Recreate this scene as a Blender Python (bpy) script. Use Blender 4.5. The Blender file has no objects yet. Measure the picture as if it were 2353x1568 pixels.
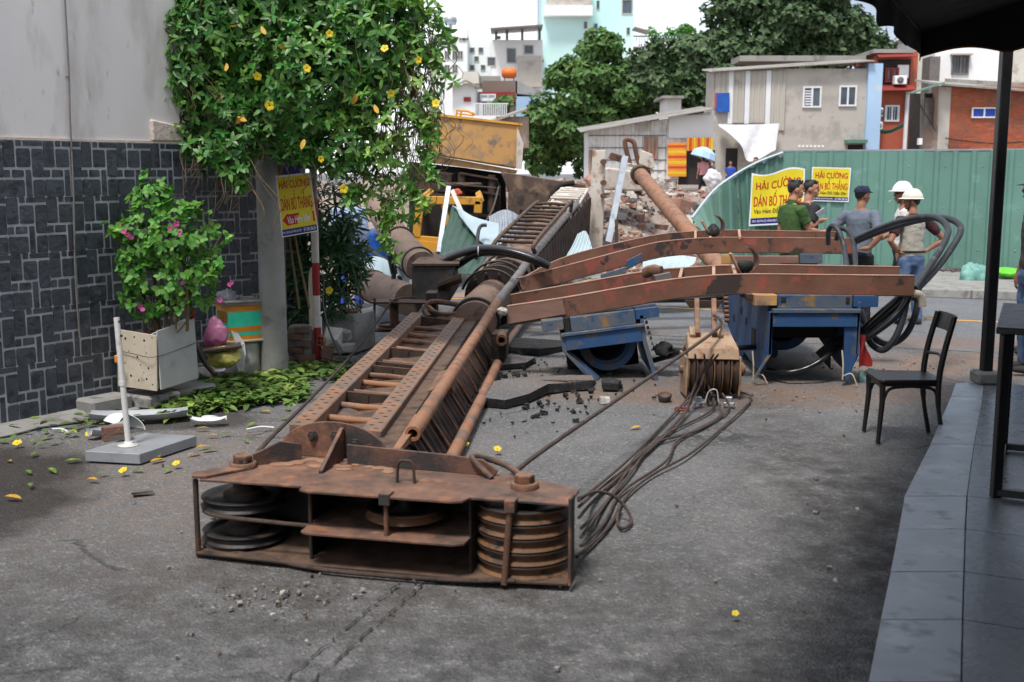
import bpy, math, random
import numpy as np
from mathutils import Vector, Matrix, noise as mnoise
random.seed(7); np.random.seed(7)
S = bpy.context.scene
# ------------------------------------------------------------------ camera
CAM_H = 1.9
FPX, CXP, CYP = 2573.0, 1176.5, 784.0
PITCH = math.radians(8.6)
cam = bpy.data.cameras.new('camera'); camo = bpy.data.objects.new('camera', cam)
S.collection.objects.link(camo); S.camera = camo
camo.location = (0, 0, CAM_H); camo.rotation_euler = (math.radians(90) - PITCH, 0, 0)
cam.sensor_width = 36.0; cam.lens = 36.0 * FPX / 2353.0
cam.clip_start = .05; cam.clip_end = 2000
cam.dof.use_dof = True; cam.dof.focus_distance = 9.6; cam.dof.aperture_fstop = 3.2
# ------------------------------------------------------------------ sky and sun
W = bpy.data.worlds.new("World"); S.world = W; W.use_nodes = True
wt = W.node_tree; wt.nodes.clear()
sky = wt.nodes.new('ShaderNodeTexSky'); sky.sky_type = 'NISHITA'; sky.sun_disc = False
SUN_EL, SUN_AZ = math.radians(64), math.radians(205)
sky.sun_elevation = SUN_EL; sky.sun_rotation = SUN_AZ
wco = wt.nodes.new('ShaderNodeTexCoord')
wmap = wt.nodes.new('ShaderNodeMapping'); wmap.inputs['Scale'].default_value = (1, 1, 2.2); wmap.inputs['Location'].default_value = (.6, 0, .3)
wno = wt.nodes.new('ShaderNodeTexNoise'); wno.inputs['Scale'].default_value = 1.5; wno.inputs['Detail'].default_value = 5
wrp = wt.nodes.new('ShaderNodeValToRGB')
wrp.color_ramp.elements[0].position = .36; wrp.color_ramp.elements[0].color = (1.7, 2.0, 2.6, 1)
wrp.color_ramp.elements[1].position = .56; wrp.color_ramp.elements[1].color = (4.7, 4.8, 4.95, 1)
wmx = wt.nodes.new('ShaderNodeMixRGB'); wmx.inputs[0].default_value = .86
wbg = wt.nodes.new('ShaderNodeBackground'); wbg.inputs['Strength'].default_value = .1
wout = wt.nodes.new('ShaderNodeOutputWorld')
L = wt.links.new
L(wco.outputs['Generated'], wmap.inputs[0]); L(wmap.outputs[0], wno.inputs['Vector'])
L(wno.outputs['Fac'], wrp.inputs[0]); L(sky.outputs[0], wmx.inputs[1]); L(wrp.outputs[0], wmx.inputs[2])
L(wmx.outputs[0], wbg.inputs[0]); L(wbg.outputs[0], wout.inputs[0])
sl = bpy.data.lights.new('sun', 'SUN'); sl.energy = 1.5; sl.angle = math.radians(12); sl.color = (1, .96, .9)
slo = bpy.data.objects.new('sun', sl); S.collection.objects.link(slo)
slo.rotation_euler = (math.radians(90) - SUN_EL, 0, math.radians(180) - SUN_AZ)
S.view_settings.view_transform = 'Standard'; S.view_settings.look = 'None'
S.view_settings.exposure = 1.42; S.view_settings.gamma = 1; S.view_settings.use_curve_mapping = False
S.render.engine = 'CYCLES'; S.cycles.use_denoising = True
S.cycles.max_bounces = 6; S.cycles.diffuse_bounces = 3; S.cycles.glossy_bounces = 3; S.cycles.transmission_bounces = 3
S.cycles.transparent_max_bounces = 6; S.cycles.use_adaptive_sampling = True; S.cycles.adaptive_threshold = .02

# ------------------------------------------------------------------ photo geometry: rays through the lens to real places
_c, _s = math.cos(PITCH), math.sin(PITCH)
def ray(x, y):
    u = (x - CXP) / FPX; v = (CYP - y) / FPX
    return Vector((u, _c + v * _s, -_s + v * _c))
def G(x, y, z=0.0):
    d = ray(x, y); t = (z - CAM_H) / d.z
    return Vector((d.x * t, d.y * t, z))
def D(x, y, Y):
    d = ray(x, y); t = Y / d.y
    return Vector((d.x * t, Y, CAM_H + d.z * t))
V = Vector
UP = V((0, 0, 1))
def lerp(a, b, t): return a + (b - a) * t

# ------------------------------------------------------------------ mesh builder
FOLDS = bpy.data.textures.new('folds', 'CLOUDS'); FOLDS.noise_scale = .11; FOLDS.noise_depth = 2
class MB:
    def __init__(s): s.v = []; s.f = []; s.m = []; s.sm = []; s.cm = 0
    def add(s, vs, fs, smooth=False):
        o = len(s.v); s.v.extend([tuple(p) for p in vs])
        for f in fs: s.f.append(tuple(i + o for i in f)); s.m.append(s.cm); s.sm.append(smooth)
        return s
    def hexa(s, p):   # 4 bottom, 4 top
        return s.add(p, [(3,2,1,0),(4,5,6,7),(0,1,5,4),(1,2,6,5),(2,3,7,6),(3,0,4,7)])
    def box(s, c, d, R=None):
        c = V(c); hx, hy, hz = d[0]/2, d[1]/2, d[2]/2
        P = [V(q) for q in ((-hx,-hy,-hz),(hx,-hy,-hz),(hx,hy,-hz),(-hx,hy,-hz),(-hx,-hy,hz),(hx,-hy,hz),(hx,hy,hz),(-hx,hy,hz))]
        if R is not None: P = [R @ q for q in P]
        return s.hexa([c + q for q in P])
    def bar(s, a, b, w, h, up=UP):
        a = V(a); b = V(b); t = (b - a).normalized(); x = t.cross(V(up))
        if x.length < 1e-4: x = t.cross(V((1, 0, 0)))
        x.normalize(); y = x.cross(t).normalized(); x = x * w / 2; y = y * h / 2
        return s.hexa([a - x - y, a + x - y, b + x - y, b - x - y, a - x + y, a + x + y, b + x + y, b - x + y])
    def tube(s, path, r, n=8, cap=True, hollow=0):
        path = [V(p) for p in path]; k = len(path)
        rs = r if isinstance(r, (list, tuple)) else [r] * k
        t0 = (path[1] - path[0]).normalized()
        x = t0.orthogonal().normalized(); vs = []
        for i, p in enumerate(path):
            t = (path[min(i + 1, k - 1)] - path[max(i - 1, 0)])
            t = t.normalized() if t.length > 1e-9 else t0
            x = (x - t * x.dot(t)); x = x.normalized() if x.length > 1e-6 else t.orthogonal().normalized()
            y = t.cross(x)
            for j in range(n):
                a = 2 * math.pi * j / n; vs.append(p + (x * math.cos(a) + y * math.sin(a)) * rs[i])
        fs = []
        for i in range(k - 1):
            for j in range(n):
                j2 = (j + 1) % n; fs.append((i*n + j, i*n + j2, (i+1)*n + j2, (i+1)*n + j))
        s.add(vs, fs, True)
        if cap and not hollow:
            s.add(vs[:n], [tuple(range(n - 1, -1, -1))]); s.add(vs[-n:], [tuple(range(n))])
        if hollow:
            for e, idx in ((0, 0), (-1, k - 1)):
                ring = vs[idx*n:(idx+1)*n]; c = path[idx]
                inner = [c + (q - c) * hollow for q in ring]
                d = (path[1] - path[0]).normalized() if e == 0 else (path[-2] - path[-1]).normalized()
                deep = [q + d * rs[idx] * 3 for q in inner]
                al = ring + inner + deep
                fs = []
                for j in range(n):
                    j2 = (j + 1) % n
                    fs += [(j, j2, n + j2, n + j), (n + j, n + j2, 2*n + j2, 2*n + j)]
                fs.append(tuple(range(2*n, 3*n)))
                s.add(al, fs)
        return s
    def cyl(s, a, b, r, r2=None, n=12, hollow=0): return s.tube([a, b], [r, r if r2 is None else r2], n, True, hollow)
    def lathe(s, prof, M, n=24, smooth=True):   # prof: (r, z) list; sharp corners by doubling points
        vs = []; k = len(prof)
        for r, z in prof:
            for j in range(n):
                a = 2 * math.pi * j / n; vs.append(M @ V((r * math.cos(a), r * math.sin(a), z)))
        fs = []
        for i in range(k - 1):
            for j in range(n):
                j2 = (j + 1) % n; fs.append((i*n + j, i*n + j2, (i+1)*n + j2, (i+1)*n + j))
        s.add(vs, fs, smooth)
        return s
    def prism(s, poly, M, z0, z1):
        n = len(poly)
        b = [M @ V((p[0], p[1], z0)) for p in poly]; t = [M @ V((p[0], p[1], z1)) for p in poly]
        fs = [tuple(range(n - 1, -1, -1)), tuple(range(n, 2*n))] + [(i, (i+1) % n, n + (i+1) % n, n + i) for i in range(n)]
        return s.add(b + t, fs)
    def loft(s, rings, n=16, cap=True):   # rings: (center, xaxis*rx, yaxis*ry)
        vs = []; k = len(rings)
        for c, ax, ay in rings:
            for j in range(n):
                a = 2 * math.pi * j / n; vs.append(V(c) + V(ax) * math.cos(a) + V(ay) * math.sin(a))
        fs = []
        for i in range(k - 1):
            for j in range(n):
                j2 = (j + 1) % n; fs.append((i*n + j, i*n + j2, (i+1)*n + j2, (i+1)*n + j))
        if cap: fs += [tuple(range(n - 1, -1, -1)), tuple(range((k-1)*n, k*n))]
        return s.add(vs, fs, True)
    def ball(s, c, r, n=10, R=None):
        c = V(c); r = (r, r, r) if not isinstance(r, (tuple, list)) else r
        vs = []; m = max(4, n // 2 + 1)
        for i in range(m + 1):
            th = math.pi * i / m
            for j in range(n):
                a = 2 * math.pi * j / n
                q = V((r[0]*math.sin(th)*math.cos(a), r[1]*math.sin(th)*math.sin(a), r[2]*math.cos(th)))
                vs.append(c + (R @ q if R is not None else q))
        fs = []
        for i in range(m):
            for j in range(n):
                j2 = (j + 1) % n; fs.append((i*n + j, (i+1)*n + j, (i+1)*n + j2, i*n + j2))
        return s.add(vs, fs, True)
    def sheet(s, grid, th=.004, smooth=False):    # grid rows of Vectors -> sheet with thickness
        R_, C_ = len(grid), len(grid[0]); P = [[V(p) for p in r] for r in grid]
        N = []
        for i in range(R_):
            for j in range(C_):
                du = P[i][min(j+1, C_-1)] - P[i][max(j-1, 0)]; dv = P[min(i+1, R_-1)][j] - P[max(i-1, 0)][j]
                q = du.cross(dv); N.append(q.normalized() if q.length > 1e-9 else UP)
        a = [P[i][j] + N[i*C_+j] * th/2 for i in range(R_) for j in range(C_)]
        b = [P[i][j] - N[i*C_+j] * th/2 for i in range(R_) for j in range(C_)]
        n = R_ * C_; fs = []
        for i in range(R_-1):
            for j in range(C_-1):
                q = (i*C_+j, i*C_+j+1, (i+1)*C_+j+1, (i+1)*C_+j)
                fs.append(q); fs.append(tuple(n + k for k in reversed(q)))
        s.add(a + b, fs, smooth)
        ed = [(0, j) for j in range(C_)] + [(i, C_-1) for i in range(1, R_)] + [(R_-1, j) for j in range(C_-2, -1, -1)] + [(i, 0) for i in range(R_-2, 0, -1)]
        es = []; vs = []
        for k, (i, j) in enumerate(ed): vs += [a[i*C_+j], b[i*C_+j]]
        m = len(ed)
        for k in range(m): k2 = (k+1) % m; es.append((2*k, 2*k+1, 2*k2+1, 2*k2))
        return s.add(vs, es)
    def jit(s, a, sc=3.0):
        s.v = [tuple(V(p) + mnoise.noise_vector(V(p) * sc) * a) for p in s.v]; return s
    def mesh(s, name, mats, off=V((0, 0, 0))):
        me = bpy.data.meshes.new(name)
        me.from_pydata([(p[0]-off.x, p[1]-off.y, p[2]-off.z) for p in s.v], [], s.f)
        if not isinstance(mats, (list, tuple)): mats = [mats]
        for m in mats: me.materials.append(MT[m] if isinstance(m, str) else m)
        if len(mats) > 1: me.polygons.foreach_set('material_index', s.m)
        me.polygons.foreach_set('use_smooth', s.sm)
        me.validate(); me.update()
        return me
    def build(s, name, mats, parent=None, bevel=0, label=None, cat=None, group=None, kind=None, remesh=0, smooth=0, folds=0):
        if parent is None:
            A = np.array(s.v); off = V(((A[:,0].min()+A[:,0].max())/2, (A[:,1].min()+A[:,1].max())/2, A[:,2].min()))
        else: off = wloc(parent)
        o = bpy.data.objects.new(name, s.mesh(name, mats, off)); S.collection.objects.link(o)
        if parent is None: o.location = off
        else: o.parent = parent
        if remesh:
            m = o.modifiers.new('remesh', 'REMESH'); m.mode = 'VOXEL'; m.voxel_size = remesh; m.use_smooth_shade = True
        if smooth:
            m = o.modifiers.new('smooth', 'SMOOTH'); m.iterations = smooth; m.factor = .5
        if folds:
            m = o.modifiers.new('folds', 'DISPLACE'); m.texture = FOLDS; m.strength = folds; m.texture_coords = 'GLOBAL'; m.mid_level = .5
        if bevel:
            m = o.modifiers.new('bevel', 'BEVEL'); m.width = bevel; m.segments = 1; m.limit_method = 'ANGLE'; m.angle_limit = .6
        return tag(o, label, cat, group, kind)
def wloc(o):
    p = V((0, 0, 0))
    while o is not None: p = p + o.location; o = o.parent
    return p
def tag(o, label=None, cat=None, group=None, kind=None):
    if label: o['label'] = label
    if cat: o['category'] = cat
    if group: o['group'] = group
    if kind: o['kind'] = kind
    return o
def thing(name, loc, label, cat, group=None, kind=None):
    o = bpy.data.objects.new(name, None); S.collection.objects.link(o); o.location = loc; o.empty_display_size = .1
    return tag(o, label, cat, group, kind)
def inst(name, me, parent, M):          # a piece sharing mesh data, placed by a world matrix
    o = bpy.data.objects.new(name, me); S.collection.objects.link(o)
    if parent is not None:
        o.parent = parent; M = Matrix.Translation(-wloc(parent)) @ M
    o.matrix_local = M
    return o
def frame(o, x, y, z=None):
    x = V(x).normalized(); y = V(y); y = (y - x * y.dot(x)).normalized(); z = x.cross(y)
    M = Matrix((x, y, z)).transposed().to_4x4(); M.translation = V(o); return M
def catmull(P, k=6):
    P = [V(p) for p in P]; P = [P[0]*2 - P[1]] + P + [P[-1]*2 - P[-2]]; out = []
    for i in range(1, len(P)-2):
        a, b, c, d = P[i-1:i+3]
        for j in range(k):
            t = j / k
            out.append(.5 * ((2*b) + (c-a)*t + (2*a-5*b+4*c-d)*t*t + (3*b-a-3*c+d)*t**3))
    out.append(P[-2]); return out
def rnd(a, b): return random.uniform(a, b)

# ------------------------------------------------------------------ materials
def lin(c):
    c = c / 255.0
    return c / 12.92 if c <= .04045 else ((c + .055) / 1.055) ** 2.4
def C(r, g, b): return (lin(r), lin(g), lin(b), 1)
MT = {}
def pm(name, c1, c2=None, s=4, r=.7, c3=None, t3=.58, s3=6, c4=None, t4=.62, s4=15, dust=None, da=.6, metal=0, bump=.15, bs=80,
       spec=.4, hs=0.0, stretch=None, coord='Object', trans=0.0, alpha=1, soft=.06, island=0):
    m = bpy.data.materials.new(name); m.use_nodes = True; nt = m.node_tree; nt.nodes.clear(); N = nt.nodes.new; Lk = nt.links.new
    out = N('ShaderNodeOutputMaterial'); b = N('ShaderNodeBsdfPrincipled')
    b.inputs['Roughness'].default_value = r; b.inputs['Metallic'].default_value = metal
    b.inputs['Specular IOR Level'].default_value = spec; b.inputs['Alpha'].default_value = alpha
    tc = N('ShaderNodeTexCoord'); oi = N('ShaderNodeObjectInfo'); vm = N('ShaderNodeVectorMath'); vm.operation = 'ADD'
    ml = N('ShaderNodeMath'); ml.operation = 'MULTIPLY'; ml.inputs[1].default_value = 37.0
    Lk(oi.outputs['Random'], ml.inputs[0]); Lk(tc.outputs[coord], vm.inputs[0]); Lk(ml.outputs[0], vm.inputs[1])
    vec = vm.outputs[0]
    if stretch:
        mp = N('ShaderNodeMapping'); mp.inputs['Scale'].default_value = stretch; Lk(vec, mp.inputs[0]); vec = mp.outputs[0]
    def noise(sc, det=6, rough=.6):
        n = N('ShaderNodeTexNoise'); n.inputs['Scale'].default_value = sc; n.inputs['Detail'].default_value = det
        n.inputs['Roughness'].default_value = rough; Lk(vec, n.inputs['Vector']); return n.outputs['Fac']
    def mask(sc, t, soft):
        rp = N('ShaderNodeMapRange'); rp.inputs[1].default_value = t - soft; rp.inputs[2].default_value = t + soft
        Lk(noise(sc), rp.inputs[0]); return rp.outputs[0]
    def mix(f, a, bb):
        x = N('ShaderNodeMixRGB')
        Lk(f, x.inputs[0])
        if isinstance(a, tuple): x.inputs[1].default_value = a
        else: Lk(a, x.inputs[1])
        if isinstance(bb, tuple): x.inputs[2].default_value = bb
        else: Lk(bb, x.inputs[2])
        return x.outputs[0]
    col = mix(mask(s, .5, .18), c1, c2 or tuple(min(1, k * .8) for k in c1[:3]) + (1,))
    if c3: col = mix(mask(s3, t3, soft), col, c3)
    if c4: col = mix(mask(s4, t4, soft), col, c4)
    if dust:
        g = N('ShaderNodeNewGeometry'); sx = N('ShaderNodeSeparateXYZ'); Lk(g.outputs['Normal'], sx.inputs[0])
        rp = N('ShaderNodeMapRange'); rp.inputs[1].default_value = .45; rp.inputs[2].default_value = .9; rp.inputs[4].default_value = da
        Lk(sx.outputs['Z'], rp.inputs[0])
        mu = N('ShaderNodeMath'); mu.operation = 'MULTIPLY'; Lk(rp.outputs[0], mu.inputs[0]); Lk(mask(s3 * 1.3, .45, .15), mu.inputs[1])
        col = mix(mu.outputs[0], col, dust)
    if hs or island:
        h = N('ShaderNodeHueSaturation'); Lk(col, h.inputs['Color'])
        src = oi.outputs['Random']
        if island:
            g2 = N('ShaderNodeNewGeometry'); src = g2.outputs['Random Per Island']
        mr = N('ShaderNodeMapRange'); a = island or hs; mr.inputs[3].default_value = 1 - a; mr.inputs[4].default_value = 1 + a
        Lk(src, mr.inputs[0]); Lk(mr.outputs[0], h.inputs['Value'])
        mr2 = N('ShaderNodeMapRange'); mr2.inputs[3].default_value = .5 - a * .06; mr2.inputs[4].default_value = .5 + a * .06
        m7 = N('ShaderNodeMath'); m7.operation = 'FRACT'; m8 = N('ShaderNodeMath'); m8.operation = 'MULTIPLY'; m8.inputs[1].default_value = 7.3
        Lk(src, m8.inputs[0]); Lk(m8.outputs[0], m7.inputs[0]); Lk(m7.outputs[0], mr2.inputs[0])
        if island: Lk(mr2.outputs[0], h.inputs['Hue'])
        col = h.outputs[0]
    Lk(col, b.inputs['Base Color'])
    rr = N('ShaderNodeMapRange'); rr.inputs[3].default_value = max(0, r - .12); rr.inputs[4].default_value = min(1, r + .12)
    Lk(noise(s * 2.3, 3), rr.inputs[0]); Lk(rr.outputs[0], b.inputs['Roughness'])
    if bump:
        bp = N('ShaderNodeBump'); bp.inputs['Strength'].default_value = bump; bp.inputs['Distance'].default_value = .02
        Lk(noise(bs, 4), bp.inputs['Height']); Lk(bp.outputs[0], b.inputs['Normal'])
    sh = b.outputs[0]
    if trans:
        tl = N('ShaderNodeBsdfTranslucent'); Lk(col, tl.inputs[0]); mx = N('ShaderNodeMixShader'); mx.inputs[0].default_value = trans
        Lk(b.outputs[0], mx.inputs[1]); Lk(tl.outputs[0], mx.inputs[2]); sh = mx.outputs[0]
    Lk(sh, out.inputs[0]); MT[name] = m
    return m
DUST = C(150, 120, 98)
pm('rust', C(86, 60, 49), C(108, 76, 60), 3, .8, C(142, 90, 60), .62, 9, C(52, 42, 38), .63, 5, DUST, .65, bump=.35)
pm('rust_orange', C(140, 94, 68), C(162, 116, 86), 4, .75, C(108, 80, 66), .56, 6, C(94, 87, 85), .6, 4, DUST, .3, bump=.3)
pm('rust_red', C(86, 62, 54), C(108, 76, 62), 2.5, .7, C(138, 94, 70), .57, 8, C(54, 49, 49), .52, 3.2, C(146, 112, 92), .45, bump=.25)
pm('dust_cake', C(150, 116, 94), C(132, 100, 80), 6, .95, bump=.3)
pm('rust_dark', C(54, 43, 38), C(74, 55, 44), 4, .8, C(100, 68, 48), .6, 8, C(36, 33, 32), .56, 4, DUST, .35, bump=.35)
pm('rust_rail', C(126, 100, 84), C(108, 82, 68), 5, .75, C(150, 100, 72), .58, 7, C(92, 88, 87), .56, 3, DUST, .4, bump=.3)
pm('steel_dark', C(44, 42, 42), C(62, 58, 55), 5, .6, C(84, 58, 44), .64, 11, None, dust=DUST, da=.35, metal=.3, bump=.25)
pm('steel_grey', C(112, 108, 106), C(128, 122, 118), 5, .55, C(104, 82, 68), .64, 8, None, metal=.35, bump=.2)
pm('steel_galv', C(168, 174, 180), C(146, 152, 160), 6, .45, C(120, 118, 116), .68, 8, None, metal=.5, bump=.1)
pm('pipe_brown', C(112, 92, 82), C(128, 108, 96), 3, .7, C(96, 72, 58), .6, 7, C(72, 64, 60), .64, 5, DUST, .5, bump=.3)
pm('beam', C(122, 84, 68), C(98, 64, 50), 3, .62, C(136, 74, 63), .575, 4.2, C(58, 48, 45), .58, 2.6, C(190, 160, 138), .6, bump=.25, soft=.02)
pm('beam_scraped', C(132, 104, 92), C(118, 88, 76), 3, .6, C(160, 70, 60), .64, 5, None, dust=C(190, 165, 145), da=.6, bump=.2, stretch=(1, 6, 6))
pm('beam_edge', C(188, 152, 130), C(160, 120, 98), 4, .65, bump=.2)
pm('blue_paint', C(38, 70, 112), C(48, 84, 128), 2.5, .55, C(74, 82, 94), .57, 4, C(112, 92, 66), .63, 7, C(120, 112, 102), .5, bump=.2, soft=.04)
pm('blue_worn', C(66, 86, 110), C(94, 96, 98), 4, .6, C(140, 108, 62), .62, 6, C(48, 72, 106), .6, 5, bump=.25, soft=.04)
pm('hookblock', C(172, 146, 122), C(150, 122, 98), 4, .75, C(132, 84, 60), .64, 8, C(108, 92, 80), .64, 5, bump=.25)
pm('sheave_rust', C(150, 118, 90), C(112, 84, 62), 6, .7, C(92, 66, 50), .58, 12, stretch=(3, 3, 1), bump=.3)
pm('sheave_dark', C(40, 40, 41), C(58, 55, 53), 5, .5, C(96, 66, 46), .66, 9, metal=.3, bump=.2)
pm('groove', C(120, 86, 58), C(96, 68, 48), 8, .7, C(60, 50, 45), .6, 10, bump=.3)
pm('wire_rope', C(76, 62, 56), C(96, 80, 72), 8, .65, C(58, 48, 44), .6, 30, bump=.8, bs=160)
pm('hose', C(38, 40, 43), C(58, 62, 68), 4, .5, C(86, 88, 92), .66, 9, bump=.12)
pm('hose_black', C(22, 23, 25), C(30, 31, 34), 4, .32, spec=.6, bump=.05)
pm('asphalt_dark', C(36, 36, 38), C(54, 53, 54), 8, .9, C(86, 82, 78), .64, 16, bump=.9, bs=50)
pm('soil', C(122, 96, 78), C(96, 78, 66), 4, .95, C(84, 80, 78), .55, 9, bump=.8, bs=40)
pm('concrete', C(150, 148, 144), C(128, 126, 122), 3, .85, C(108, 106, 102), .6, 5, C(92, 90, 88), .66, 9, bump=.35)
pm('concrete_pole', C(150, 149, 146), C(134, 132, 129), 2.5, .85, C(116, 114, 111), .62, 4, C(100, 98, 95), .7, 14, bump=.3)
pm('concrete_light', C(188, 184, 178), C(168, 164, 158), 3, .85, C(142, 138, 132), .62, 6, bump=.35)
pm('plaster', C(222, 216, 214), C(212, 206, 204), 1.2, .8, C(198, 192, 188), .58, 2.0, C(156, 150, 146), .70, 9, bump=.08, stretch=(1.6, 1.6, .5))
pm('plaster_edge', C(206, 192, 182), C(190, 172, 160), 5, .85, bump=.5, bs=30)
pm('slate', C(56, 60, 67), C(68, 74, 82), 6, .42, C(42, 45, 51), .55, 12, C(92, 98, 106), .68, 9, bump=.35, bs=25, hs=.18, spec=.5)
pm('grout', C(172, 174, 177), C(150, 152, 155), 8, .85, bump=.3)
pm('brick_red', C(164, 92, 66), C(140, 76, 56), 5, .9, C(116, 92, 82), .62, 8, bump=.5, hs=.18)
pm('brick_dull', C(122, 88, 74), C(104, 80, 72), 5, .9, C(96, 92, 88), .56, 6, bump=.5, hs=.2)
pm('mortar', C(140, 134, 126), C(118, 112, 106), 6, .95, bump=.4)
pm('white_plastic', C(222, 224, 226), C(206, 208, 210), 4, .45, C(176, 176, 174), .66, 7, bump=.05)
pm('grey_plastic', C(170, 173, 176), C(150, 152, 156), 4, .5, bump=.05)
pm('pvc', C(214, 212, 208), C(198, 196, 192), 5, .5, C(166, 162, 156), .66, 9, bump=.05)
pm('galv_slab', C(150, 153, 157), C(134, 137, 141), 3, .5, C(112, 114, 118), .62, 6, C(76, 76, 78), .7, 9, metal=.1, bump=.1)
pm('board_beige', C(196, 184, 166), C(180, 168, 150), 4, .8, C(158, 142, 122), .64, 6, bump=.2)
pm('board_grey', C(172, 172, 170), C(158, 158, 157), 5, .75, C(140, 138, 136), .66, 5, bump=.12)
pm('hole', C(30, 28, 26), C(22, 20, 19), 5, .9, bump=0)
pm('orange_tape', C(214, 140, 52), C(198, 124, 44), 5, .45, bump=.1)
pm('green_tape', C(64, 206, 170), C(50, 190, 156), 9, .4, bump=.12)
pm('card_brown', C(150, 110, 40), C(120, 84, 34), 4, .8, stretch=(14, 14, 1), bump=.1)
pm('pink_bag', C(206, 140, 176), C(186, 110, 150), 6, .3, bump=.6, bs=22, trans=.35)
pm('yellow_bag', C(206, 196, 110), C(186, 176, 92), 6, .5, bump=.5, bs=20)
pm('clear_bag', C(176, 178, 180), C(140, 142, 144), 9, .25, bump=.8, bs=22, trans=.2)
pm('teal_bag', C(120, 168, 158), C(96, 144, 136), 6, .5, bump=.5, bs=18)
pm('white_cloth', C(216, 216, 218), C(196, 196, 200), 5, .85, bump=.4, bs=16)
pm('lime', C(112, 206, 60), C(90, 186, 48), 5, .5, bump=.3, bs=20)
pm('red_paint', C(150, 36, 36), C(130, 30, 32), 5, .6, C(120, 96, 88), .7, 14, bump=.2)
pm('white_paint', C(204, 200, 192), C(184, 180, 172), 5, .6, C(140, 110, 92), .7, 12, bump=.2)
pm('black_metal', C(20, 20, 21), C(28, 28, 29), 4, .45, spec=.5, bump=.05)
pm('chair_wood', C(30, 27, 26), C(40, 36, 34), 5, .35, stretch=(1, 8, 8), bump=.1)
pm('awning', C(26, 24, 23), C(36, 33, 31), 2, .9, bump=.25, bs=12)
pm('awning_trim', C(120, 60, 34), C(100, 48, 28), 6, .9, bump=.2)
pm('cafe_tile', C(98, 103, 109), C(88, 92, 98), 2.5, .28, C(106, 112, 119), .6, 4, C(96, 101, 108), .64, 7, spec=.6, bump=.12, bs=30, hs=.06)
pm('cafe_tile_edge', C(152, 159, 167), C(138, 145, 152), 2.5, .4, C(164, 170, 177), .6, 4, C(112, 116, 121), .62, 7, spec=.55, bump=.12, bs=30, hs=.06)
pm('dark_wall', C(40, 40, 42), C(50, 50, 52), 3, .7, bump=.1)
pm('green_sheet', C(100, 137, 125), C(92, 127, 116), 1.2, .45, C(110, 146, 136), .66, 3, C(124, 150, 142), .76, 16, bump=.05, bs=6, hs=.09)
pm('sheet_green_dark', C(64, 92, 78), C(52, 78, 66), 2, .45, C(90, 112, 98), .68, 5, bump=.06)
pm('sheet_pale', C(178, 194, 198), C(160, 178, 184), 2, .4, C(160, 176, 178), .68, 4, bump=.06)
pm('yellow_paint', C(214, 158, 60), C(204, 148, 58), 1.6, .55, C(176, 128, 74), .58, 3.2, C(110, 92, 76), .66, 5, bump=.15, soft=.04)
pm('yellow_worn', C(192, 148, 88), C(178, 136, 84), 1.5, .6, C(160, 128, 98), .55, 3, C(122, 102, 88), .62, 5, bump=.2, soft=.05)
pm('yellow_clean', C(204, 150, 52), C(188, 136, 48), 3, .5, C(130, 98, 60), .6, 7, bump=.08)
pm('chassis', C(96, 78, 66), C(74, 62, 56), 1.8, .75, C(130, 108, 88), .58, 3.4, C(52, 46, 43), .6, 4, DUST, .4, bump=.3)
pm('chassis_dark', C(30, 28, 27), C(40, 36, 34), 3, .8, C(70, 54, 44), .66, 8, bump=.25)
pm('blue_tarp', C(34, 92, 178), C(28, 78, 156), 5, .5, bump=.5, bs=10)
pm('orange_red', C(196, 92, 56), C(176, 80, 50), 4, .6, bump=.1)
pm('glass_dark', C(44, 52, 58), C(36, 42, 48), 3, .12, spec=.6, bump=0)
pm('pale_concrete_metal', C(206, 198, 188), C(186, 176, 166), 2, .8, C(150, 112, 88), .6, 4, C(120, 92, 76), .66, 6, bump=.3)
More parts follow.
